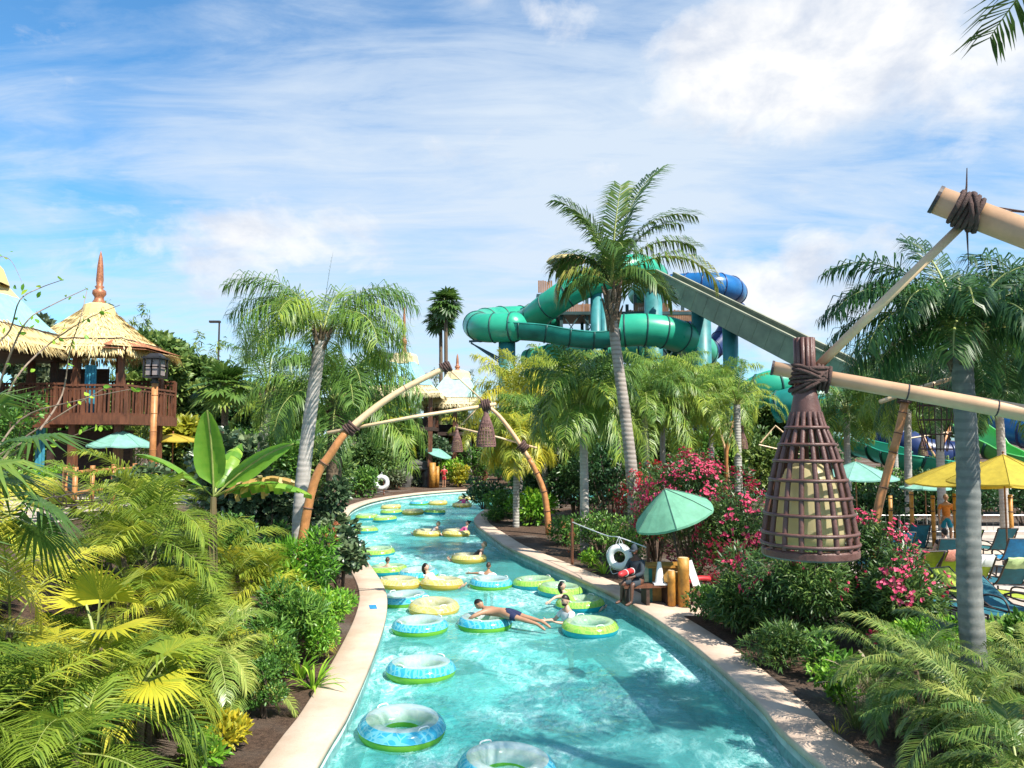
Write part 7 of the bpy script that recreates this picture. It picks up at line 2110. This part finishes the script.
def make_tube(kind, loc, rz, label, tilt=(0, 0)):
    t = empty('swim_tube', loc, rz, label, 'swim tube', 'inflatable tubes on the river')
    t.rotation_euler = (tilt[0], tilt[1], rz)
    seg, sd = 40, 24
    def part(name, b0, b1, mat):
        vs = []; fs = []
        n = max(3, int(abs(b1 - b0) / 360 * sd))
        for i in range(seg):
            a = 2 * PI * i / seg
            for k in range(n + 1):
                b = R(b0 + (b1 - b0) * k / n)
                pin = 1 - .012 * (i % 2)
                r = Tr * pin
                vs.append(((TR + r * math.cos(b)) * math.cos(a), (TR + r * math.cos(b)) * math.sin(a), r * .93 * math.sin(b)))
        for i in range(seg):
            i2 = (i + 1) % seg
            for k in range(n): fs.append((i * (n + 1) + k, i2 * (n + 1) + k, i2 * (n + 1) + k + 1, i * (n + 1) + k + 1))
        mb = MB(); mb.add(vs, fs); return mb.build(name, mat, t, smooth=True)
    m = V_[kind]
    part('lower_skin', -170, 8, m[1]); part('upper_skin', 8, 66, m[0]); part('inner_skin', 66, 190, m[2])
    mb = MB(); mb.torus((0, 0, Tr * .93 * math.sin(R(8))), TR + Tr * math.cos(R(8)), .006, seg=40, sides=5); mb.build('seam', m[0], t, smooth=True)
    for a in (.9, .9 + PI):
        d = Vector((math.cos(a), math.sin(a), 0)); s = Vector((-d.y, d.x, 0)); c = d * (TR + .06) + Vector((0, 0, Tr * .9))
        mb = MB(); mb.tube(smooth_path([c - s * .09 - Vector((0, 0, .015)), c - s * .06 + Vector((0, 0, .018)), c + s * .06 + Vector((0, 0, .018)), c + s * .09 - Vector((0, 0, .015))], 5), .011, 6); mb.build('handle', M['white'], t, smooth=True)
    return t
TP = {k: None for k in 'BGY'}
TUB = [('B', 402, 727, 'blue and lime tube nearest to the left wall at the bottom of the picture'), ('B', 507, 768, 'blue tube cut off by the bottom edge'), ('B', 421, 669, 'blue and lime tube, empty, second from the front along the left wall'), ('B', 420, 626, 'blue and lime tube, empty, third from the front near the left wall'),
       ('Y', 434, 607, 'yellow tube, empty, just above the third empty blue one'), ('B', 404, 601, 'blue tube touching the left wall beside the yellow ones'), ('Y', 396, 583, 'yellow tube touching the left wall left of the lying girl'), ('Y', 429, 583, 'yellow tube carrying the dark haired lying girl'),
       ('B', 485, 622, 'blue tube under the prone man in navy shorts'), ('G', 590, 627, 'green and cyan tube beside the bearded man in white'), ('G', 580, 604, 'green tube carrying the dark haired girl near the right wall'), ('G', 563, 590, 'lime tube, empty, behind the girl near the right wall'),
       ('G', 534, 583, 'green and cyan tube, empty, in the middle between two groups'), ('B', 491, 583, 'blue and lime tube in front of the boy in white'), ('Y', 469, 558, 'yellow tube carrying the woman in black'), ('Y', 427, 533, 'yellow tube carrying the woman in grey'), ('Y', 456, 533, 'yellow tube carrying the woman in pink'),
       ('G', 378, 552, 'green and cyan tube, empty, beneath the sea grape at the left bend'), ('G', 388, 570, 'green tube around the bare shouldered boy'), ('B', 404, 572, 'pale blue tube right beside the bare shouldered boy'), ('G', 361, 530, 'green and cyan tube, empty, half hidden by the sea grape'), ('G', 385, 519, 'green and cyan tube, empty, far left in a row of two'), ('G', 367, 517, 'green tube, empty, leftmost at the far bend'),
       ('Y', 391, 507, 'yellow tube, empty, far left at the bend'), ('Y', 413, 512, 'yellow tube, empty, touching a green one at the far bend'), ('G', 432, 512, 'green tube, empty, right of a yellow one at the far bend'), ('Y', 438, 503, 'yellow tube, empty, in front of the far guard post'), ('B', 422, 503, 'blue tube, empty, left of the yellow one at the far guard post'),
       ('Y', 462, 505, 'far yellow tube carrying a person with dark hair'), ('Y', 467, 498, 'farthest yellow tube, empty'), ('G', 488, 498, 'green tube, empty, farthest right beyond the tip of the right bank'), ('G', 399, 512, 'small green blue tube behind the far yellow ones')]
g = random.Random(8); TC = {}
for k, px, py, lab in TUB:
    p = on_z(px, py, .10 + WZ); p.z = .085 + WZ
    # stay off the walls
    for _ in range(40):
        if inside(np.array([[p.x, p.y]]), np.concatenate([offs(LB, -.66), offs(RB, .66)[::-1]]))[0]: break
        i = int(np.argmin([(q[0] - p.x) ** 2 + (q[1] - p.y) ** 2 for q in LB])); j = int(np.argmin([(q[0] - p.x) ** 2 + (q[1] - p.y) ** 2 for q in RB]))
        c = Vector(((LB[i][0] + RB[j][0]) / 2, (LB[i][1] + RB[j][1]) / 2, p.z)); p += (c - p).normalized() * .08
    # tubes push each other apart
    for q in TC.values():
        d = Vector((p.x - q.x, p.y - q.y, 0))
        if d.length < 1.24: p += d.normalized() * (1.25 - d.length)
    TC[lab] = p.copy()
    rz = g.uniform(0, 6.28); tl = (g.uniform(-.05, .05), g.uniform(-.05, .05))
    if TP[k] is None: TP[k] = make_tube(k, p, rz, lab, tl)
    else:
        c = dup(TP[k], p, rz, 1.0, lab); c.rotation_euler = (tl[0], tl[1], rz)
# ---------------------------------------------------------------- people
SK = {'fair': pmat('skin_fair', (.60, .36, .26), .55, .08, 8), 'tan': pmat('skin_tan', (.42, .22, .13), .5, .1, 8), 'dark': pmat('skin_dark', (.12, .055, .035), .5, .1, 8)}
M['eye'] = pmat('eye', (.02, .015, .012), .3, .1, 5); M['lips'] = pmat('lips', (.36, .12, .10), .5, .1, 8)
HR = {'dark': pmat('hair_dark', (.012, .008, .006), .45, .3, 60), 'brown': pmat('hair_brown', (.06, .03, .015), .5, .3, 60), 'grey': pmat('hair_blond_grey', (.26, .185, .10), .55, .3, 60)}
def cloth(name, c): return pmat(name, c, .85, .15, 14, .2, 60)
CL_ = {'navy': cloth('cloth_navy', (.012, .02, .07)), 'white': M['cloth_white'], 'black': cloth('cloth_black', (.012, .012, .014)), 'grey': cloth('cloth_grey', (.25, .27, .28)), 'pink': cloth('cloth_pink', (.55, .09, .24)),
       'orange': cloth('cloth_orange', (.62, .20, .03)), 'teal': cloth('cloth_teal', (.01, .25, .40)), 'red': cloth('cloth_red', (.5, .03, .04)), 'jacket': cloth('cloth_charcoal', (.035, .05, .065)), 'lime': cloth('cloth_lime', (.25, .45, .08))}

def skin_mesh(name, verts, edges, radii, root, mats, parent, extra=None, label=None):
    me = bpy.data.meshes.new(name); me.from_pydata([tuple(v) for v in verts], edges, []); me.update()
    o = bpy.data.objects.new(name, me); COL.objects.link(o)
    md = o.modifiers.new('Skin', 'SKIN'); md.branch_smoothing = .4; md.use_smooth_shade = True
    sv = me.skin_vertices[0].data
    for i, r in enumerate(radii): sv[i].radius = (r, r); sv[i].use_root = (i == root)
    sb = o.modifiers.new('Sub', 'SUBSURF'); sb.levels = 1; sb.render_levels = 1
    dg = bpy.context.evaluated_depsgraph_get()
    ev = bpy.data.meshes.new_from_object(o.evaluated_get(dg))
    bpy.data.objects.remove(o); bpy.data.meshes.remove(me)
    mb = MB(); mb.add([v.co.copy() for v in ev.vertices], [tuple(p.vertices) for p in ev.polygons])
    bpy.data.meshes.remove(ev)
    if extra: extra(mb)
    return mb.build(name, mats, parent, smooth=True, label=label)

def person(label, loc, rz, H=1.7, pel=(0, 0, 0), spine=(0, 0, 1), right=(1, 0, 0), head=None, face=None, armL=((-.2, 0, -1), (0, .1, -1)), armR=((.2, 0, -1), (0, .1, -1)),
           legL=((0, 0, -1), (0, 0, -1), (0, 1, -.1)), legR=((0, 0, -1), (0, 0, -1), (0, 1, -.1)), skin='fair', hair='dark', style='short', top=None, sleeve=.5, bottom=None, blen=.5, beard=False, cap=None, wide=1.0, dress=False):
    t = empty('person', loc, rz, label, 'person')
    V = lambda a: Vector(a).normalized()
    sp = V(spine); rt = V(right); fr = sp.cross(rt).normalized(); rt = fr.cross(sp).normalized()
    hd = V(head) if head else sp; fc = V(face) if face else fr
    fc = (fc - hd * fc.dot(hd)).normalized(); hr = fc.cross(hd).normalized()
    P = Vector(pel); pts = {}; 
    pts['pel'] = P; pts['bel'] = P + sp * .09 * H; pts['che'] = P + sp * .19 * H + fr * .006 * H; pts['up'] = P + sp * .265 * H; pts['nek'] = P + sp * .305 * H + hd * .02 * H
    pts['hb'] = pts['nek'] + hd * .04 * H
    rad = {'pel': .076, 'bel': .07, 'che': .079, 'up': .066, 'nek': .033, 'hb': .031}
    E = [('pel', 'bel'), ('bel', 'che'), ('che', 'up'), ('up', 'nek'), ('nek', 'hb')]
    for s, nm, arm, leg in ((-1, 'L', armL, legL), (1, 'R', armR, legR)):
        sh = P + sp * .262 * H + rt * s * .103 * H * wide
        a, b = V(arm[0]), V(arm[1])
        el = sh + a * .165 * H; wr = el + b * .145 * H; pm = wr + b * .045 * H
        pts['sh' + nm] = sh; pts['el' + nm] = el; pts['wr' + nm] = wr; pts['pm' + nm] = pm
        rad.update({'sh' + nm: .04, 'el' + nm: .026, 'wr' + nm: .017, 'pm' + nm: .018})
        E += [('up', 'sh' + nm), ('sh' + nm, 'el' + nm), ('el' + nm, 'wr' + nm), ('wr' + nm, 'pm' + nm)]
        side = b.cross(fr); side = side.normalized() if side.length > .1 else b.orthogonal().normalized()
        dn = b.cross(side).normalized()
        for q, (o, l) in enumerate(((-.016, .045), (-.0055, .052), (.0055, .05), (.016, .04))):
            k1 = pm + side * o * H + b * .015 * H; k2 = k1 + b * l * .5 * H; k3 = k2 + (b + dn * .5).normalized() * l * .5 * H
            for z, k in enumerate((k1, k2, k3)): pts['f%s%d%d' % (nm, q, z)] = k; rad['f%s%d%d' % (nm, q, z)] = .0052 - .0006 * z
            E += [('pm' + nm, 'f%s%d0' % (nm, q)), ('f%s%d0' % (nm, q), 'f%s%d1' % (nm, q)), ('f%s%d1' % (nm, q), 'f%s%d2' % (nm, q))]
        k1 = wr + b * .02 * H - side * .022 * H; k2 = k1 + (b * .7 - side * .5 + dn * .3).normalized() * .03 * H
        pts['t%s0' % nm] = k1; pts['t%s1' % nm] = k2; rad['t%s0' % nm] = .0075; rad['t%s1' % nm] = .006
        E += [('wr' + nm, 't%s0' % nm), ('t%s0' % nm, 't%s1' % nm)]
        hp = P - sp * .02 * H + rt * s * .052 * H
        a, b, c = V(leg[0]), V(leg[1]), V(leg[2])
        kn = hp + a * .235 * H; th = hp.lerp(kn, .5); an = kn + b * .23 * H; cf = kn.lerp(an, .35)
        pts['hp' + nm] = hp; pts['th' + nm] = th; pts['kn' + nm] = kn; pts['cf' + nm] = cf; pts['an' + nm] = an; pts['fo' + nm] = an + c * .06 * H + b * .02 * H; pts['to' + nm] = an + c * .115 * H + b * .024 * H
        rad.update({'hp' + nm: .062, 'th' + nm: .05, 'kn' + nm: .033, 'cf' + nm: .033, 'an' + nm: .021, 'fo' + nm: .022, 'to' + nm: .014})
        E += [('pel', 'hp' + nm), ('hp' + nm, 'th' + nm), ('th' + nm, 'kn' + nm), ('kn' + nm, 'cf' + nm), ('cf' + nm, 'an' + nm), ('an' + nm, 'fo' + nm), ('fo' + nm, 'to' + nm)]
    hc = pts['hb'] + hd * .055 * H + fc * .012 * H
    Rm = Matrix((hr, fc, hd)).transposed()
    def features(mb):
        nb = len(mb.v)
        vs = []; seg, rings = 16, 12
        for i in range(rings + 1):
            tt = PI * i / rings
            for k in range(seg):
                a = 2 * PI * k / seg
                x, y, z = math.sin(tt) * math.cos(a), math.sin(tt) * math.sin(a), math.cos(tt)
                w = 1 - .22 * max(0, -z) ** 1.3
                vs.append(hc + Rm @ Vector((x * .045 * w, y * .056 * (w if y > 0 else 1) + (.004 if z < 0 and y > 0 else 0), z * .068)) * H)
        mb.add(vs, [(i * seg + k, (i + 1) * seg + k, (i + 1) * seg + (k + 1) % seg, i * seg + (k + 1) % seg) for i in range(rings) for k in range(seg)], 0)
        mb.sphere(hc + Rm @ Vector((0, .058, -.006)) * H, .0095 * H, 7, 5, 0, (.8, 1.1, 1.5), Rm)
        for s in (-1, 1):
            mb.sphere(hc + Rm @ Vector((s * .019, .0495, .010)) * H, .0065 * H, 7, 5, 1, (1.2, .7, .7), Rm)
            mb.sphere(hc + Rm @ Vector((s * .0455, -.002, -.004)) * H, .013 * H, 7, 5, 0, (.4, .8, 1.2), Rm)
            mb.sphere(hc + Rm @ Vector((s * .019, .050, .022)) * H, .008 * H, 6, 4, 1, (1.4, .5, .3), Rm)
        mb.sphere(hc + Rm @ Vector((0, .052, -.032)) * H, .011 * H, 8, 4, 2, (1.4, .6, .4), Rm)
    names = list(pts); ix = {n_: i for i, n_ in enumerate(names)}
    skin_mesh('body', [pts[n_] for n_ in names], [(ix[a], ix[b]) for a, b in E], [rad[n_] * H for n_ in names], ix['pel'], [SK[skin], M['eye'], M['lips']], t, features)
    # hair: a cap shell over the back and top of the skull
    mb = MB(); vs = []; seg, rings = 18, 9; cut = {'short': 1.75, 'long': 2.1, 'bun': 1.9}[style]
    g = random.Random(len(label))
    for i in range(rings + 1):
        for k in range(seg):
            a = 2 * PI * k / seg; bk = .5 - .5 * math.sin(a)          # 1 at the back
            tt = (cut * (.52 + .48 * bk)) * i / rings
            jt = 1 + g.uniform(-.03, .03)
            vs.append(hc + Rm @ Vector((math.sin(tt) * math.cos(a) * .050 * jt, math.sin(tt) * math.sin(a) * .0615 * jt, math.cos(tt) * .0755 * jt)) * H)
    mb.add(vs, [(i * seg + k, (i + 1) * seg + k, (i + 1) * seg + (k + 1) % seg, i * seg + (k + 1) % seg) for i in range(rings) for k in range(seg)])
    if style == 'long':
        mb.tube(smooth_path([hc + Rm @ Vector((0, -.035, .03)) * H, hc + Rm @ Vector((0, -.062, -.03)) * H, hc + Rm @ Vector((0, -.065, -.1)) * H, hc + Rm @ Vector((.01, -.05, -.15)) * H], 4), [.035 * H] * 6 + [.03 * H, .026 * H, .022 * H, .018 * H, .014 * H, .008 * H, .004 * H], 8)
    if style == 'bun': mb.sphere(hc + Rm @ Vector((0, -.05, .06)) * H, .027 * H, 8, 6)
    if beard: mb.sphere(hc + Rm @ Vector((0, .02, -.045)) * H, .034 * H, 10, 7, 0, (1.05, 1.1, .8), Rm)
    mb.build('hair', HR[hair], t, smooth=True)
    if cap:
        mb = MB(); vs = []; 
        for i in range(6):
            for k in range(16):
                a = 2 * PI * k / 16; tt = 1.45 * i / 5
                vs.append(hc + Rm @ (Vector((math.sin(tt) * math.cos(a) * .053, math.sin(tt) * math.sin(a) * .065, math.cos(tt) * .08))) * H)
        mb.add(vs, [(i * 16 + k, (i + 1) * 16 + k, (i + 1) * 16 + (k + 1) % 16, i * 16 + (k + 1) % 16) for i in range(5) for k in range(16)])
        mb.box(hc + Rm @ Vector((0, .085, .018)) * H, (.075 * H, .07 * H, .008 * H), rot=Rm); mb.build('cap', CL_[cap], t, smooth=True)
    def garment(name, chain, mat):
        nm = list(dict.fromkeys([c for e in chain for c in (e[0], e[1])]))
        ix2 = {n_: i for i, n_ in enumerate(nm)}
        loc_ = {}; rr = {}
        for n_ in nm:
            if ':' in n_:
                a, b, f = n_.split(':'); f = float(f); loc_[n_] = pts[a].lerp(pts[b], f); rr[n_] = rad[a] + (rad[b] - rad[a]) * f
            else: loc_[n_] = pts[n_]; rr[n_] = rad[n_]
        skin_mesh(name, [loc_[n_] for n_ in nm], [(ix2[a], ix2[b]) for a, b in chain], [(rr[n_] * 1.13 + .004) * H for n_ in nm], 0, [mat], t)
    if top:
        ch = [('pel:bel:.0', 'bel'), ('bel', 'che'), ('che', 'up')]
        for s in 'LR':
            ch.append(('up', 'sh' + s))
            if sleeve <= .5: ch.append(('sh' + s, 'sh%s:el%s:%.2f' % (s, s, max(.15, sleeve * 1.4))))
            else: ch += [('sh' + s, 'el' + s), ('el' + s, 'el%s:wr%s:%.2f' % (s, s, .85))]
        garment('shirt', ch, CL_[top])
    if bottom:
        ch = [('pel:bel:.6', 'pel')]
        for s in 'LR':
            ch.append(('pel', 'hp' + s)); ch.append(('hp' + s, 'th' + s))
            if blen > .5: ch.append(('th' + s, 'th%s:kn%s:%.2f' % (s, s, min(.99, (blen - .5) * 2))))
        garment('shorts', ch, CL_[bottom])
    return t

def tub(lab): return TC[lab]
def yaw(d): return math.atan2(-d[0], d[1])          # rotation that turns local +y to this direction
# prone man in navy shorts
h_ = tub('blue tube under the prone man in navy shorts'); dirb = Vector((-.86, .5, 0)).normalized()
person('shirtless man in navy shorts lying face down across a blue tube', h_ + dirb * -.55 + Vector((0, 0, .27)), yaw(dirb), 1.76, spine=(0, 1, .04), head=(0, .8, .6), face=(-.1, .8, -.5),
       armL=((-.75, .5, -.25), (.1, .7, -.55)), armR=((.75, .5, -.25), (-.1, .7, -.55)), legL=((-.06, -1, -.12), (0, -1, -.14), (0, -.8, -.5)), legR=((.08, -1, -.14), (.02, -1, -.12), (0, -.8, -.5)), skin='tan', hair='dark', bottom='navy', blen=.85)
# bearded man in white
c = tub('green and cyan tube beside the bearded man in white')
person('bearded dark haired man in a white shirt standing in the water behind a green tube', Vector((c.x - .40, c.y + .66, -.18 + WZ)), yaw((-.85, -.5)), 1.78, spine=(0, .12, 1), head=(0, .15, 1), face=(0, 1, -.1), armL=((-.4, .6, -.6), (.2, .9, .2)), armR=((.4, .5, -.7), (-.2, .9, .1)),
       legL=((0, .1, -1), (0, -.1, -1), (0, 1, 0)), legR=((0, -.1, -1), (0, -.1, -1), (0, 1, 0)), hair='dark', top='white', bottom='navy', blen=.8, beard=True)
def seated(label, lab, d, H=1.62, rec=1.0, z=-.07, **k):
    c = tub(lab); dv = Vector((d[0], d[1], 0)).normalized()
    kw = dict(spine=(0, -rec, 1), head=(0, -rec * .4, 1), face=(0, 1, .1), armL=((-.75, .15, -.45), (-.2, .8, -.3)), armR=((.75, .15, -.45), (.2, .8, -.3)),
              legL=((-.12, 1, .38), (0, .95, -.35), (0, .5, .8)), legR=((.14, 1, .34), (.05, .95, -.30), (0, .5, .8)))
    kw.update(k)
    return person(label, c + dv * -.12 + Vector((0, 0, z)), yaw(d), H, **kw)
seated('dark haired girl lying back in a green tube near the right wall, arm stretched out', 'green tube carrying the dark haired girl near the right wall', (.85, -.45), 1.5, style='long', top='lime', sleeve=0, bottom='lime', blen=.4, armR=((.9, -.4, .0), (.9, -.3, -.3)))
seated('blond woman in a black swim dress lying back in a yellow tube', 'yellow tube carrying the woman in black', (-.95, .0), 1.66, hair='grey', top='black', sleeve=.1, bottom='black', blen=.7, rec=1.0)
seated('woman in grey lying back in a yellow tube next to the one in pink', 'yellow tube carrying the woman in grey', (-.9, .3), 1.6, hair='grey', top='grey', bottom='navy', blen=.8, rec=1.1)
seated('dark haired woman in a pink shirt lying in a yellow tube', 'yellow tube carrying the woman in pink', (-.95, -.2), 1.6, hair='dark', style='bun', top='pink', bottom='pink', blen=.5, rec=1.05)
seated('dark haired girl lying in a yellow tube with her pale legs over the side', 'yellow tube carrying the dark haired lying girl', (.93, -.3), 1.58, style='long', top='white', sleeve=0, bottom='white', blen=.4, rec=1.0, skin='fair')
seated('distant person with dark hair sitting in the far yellow tube', 'far yellow tube carrying a person with dark hair', (-.3, -.9), 1.6, style='long', top='pink', rec=.5)
c = tub('green tube around the bare shouldered boy')
person('bare shouldered boy seen from behind inside a green tube', Vector((c.x, c.y, -.22 + WZ)), yaw((.2, 1)), 1.5, spine=(0, -.1, 1), armL=((-.9, .2, -.15), (-.8, .5, -.1)), armR=((.9, .2, -.15), (.6, .8, 0)), legL=((-.1, .8, -.5), (0, .2, -1), (0, 1, 0)), legR=((.1, .8, -.5), (0, .2, -1), (0, 1, 0)), skin='fair', hair='brown', bottom='navy')
c = tub('blue and lime tube in front of the boy in white')
person('short haired boy in a white shirt seen from behind at a blue tube', Vector((c.x - .1, c.y + .78, -.17 + WZ)), yaw((.25, 1)), 1.5, armL=((-.9, .1, .0), (-.9, .3, -.1)), armR=((.5, .5, -.6), (.2, .9, -.2)), skin='tan', hair='brown', top='white', bottom='navy', legL=((-.05, .05, -1), (0, -.1, -1), (0, 1, 0)), legR=((.05, .2, -1), (0, -.3, -1), (0, 1, 0)))
# lifeguard on the bench
sit = LGB + Vector((-1.0, .30, .46 + .09))
person('lifeguard in dark jacket and cap sitting on the bench under the mint umbrella', sit, yaw((-.75, -.65)), 1.72, spine=(0, .12, 1), head=(0, .25, 1), face=(-.4, 1, -.15), armL=((-.25, .35, -.9), (.35, .9, -.25)), armR=((.25, .4, -.9), (-.35, .9, -.2)),
       legL=((-.12, 1, -.05), (-.02, .12, -1), (0, 1, 0)), legR=((.14, 1, -.05), (.05, .08, -1), (0, 1, 0)), skin='dark', hair='dark', top='jacket', sleeve=.9, bottom='jacket', blen=.95, cap='jacket')
t = empty('rescue_tube', sit + Vector((-.26, -.22, .20)), .9, 'red rescue tube lying across the lap of the seated lifeguard', 'rescue tube')
mb = MB(); mb.tube(smooth_path([(-.45, 0, 0), (0, 0, .02), (.45, 0, 0)], 5), [.03] + [.07] * 9 + [.03], 10); mb.build('foam', M['red'], t, smooth=True)
mb = MB(); mb.torus((-.15, 0, .01), .072, .012, (1, 0, 0), 14, 5); mb.build('strap', M['white'], t); mb = MB(); mb.torus((.15, 0, .01), .072, .012, (1, 0, 0), 14, 5); mb.build('strap', M['white'], t)
# far guard
p = Vector(G(444.5, 62.4)); p.z = .165 + .92
person('far lifeguard in red standing beside the gold bollard at the bend', p, yaw((0, -1)), 1.75, top='red', bottom='red', blen=.8, skin='tan', armL=((-.35, .3, -.8), (.3, .7, .3)), armR=((.35, .3, -.8), (-.3, .7, .3)))
# walking man in orange
p = Vector(G(942, 27.6)); p.z += .93 + .02
person('man in an orange shirt and teal shorts walking along the terrace at right', p, yaw((-.3, -1)), 1.76, hair='grey', top='orange', sleeve=.5, bottom='teal', blen=.9, skin='tan', legL=((-.02, .3, -1), (0, -.05, -1), (0, 1, 0)), legR=((.02, -.2, -1), (0, -.35, -1), (0, 1, -.2)), armL=((-.3, -.25, -1), (0, .2, -1)), armR=((.3, .3, -1), (0, .4, -1)))
# seated woman with a bun
q, rz_, bk = LO['teal lounger in the second row on the right terrace']
person('dark haired woman with a bun sitting on a teal lounger, seen from behind', Vector(q) + Vector((0, -.1, .5)), rz_ + PI, 1.65, spine=(0, -.3, 1), style='bun', top='black', sleeve=.3, bottom='black', blen=.7, legL=((-.1, 1, -.05), (0, .9, -.45), (0, .5, .8)), legR=((.1, 1, .35), (0, .6, -.8), (0, 1, 0)), armL=((-.3, .2, -.9), (0, .9, -.1)), armR=((.3, .2, -.9), (0, .9, -.1)))
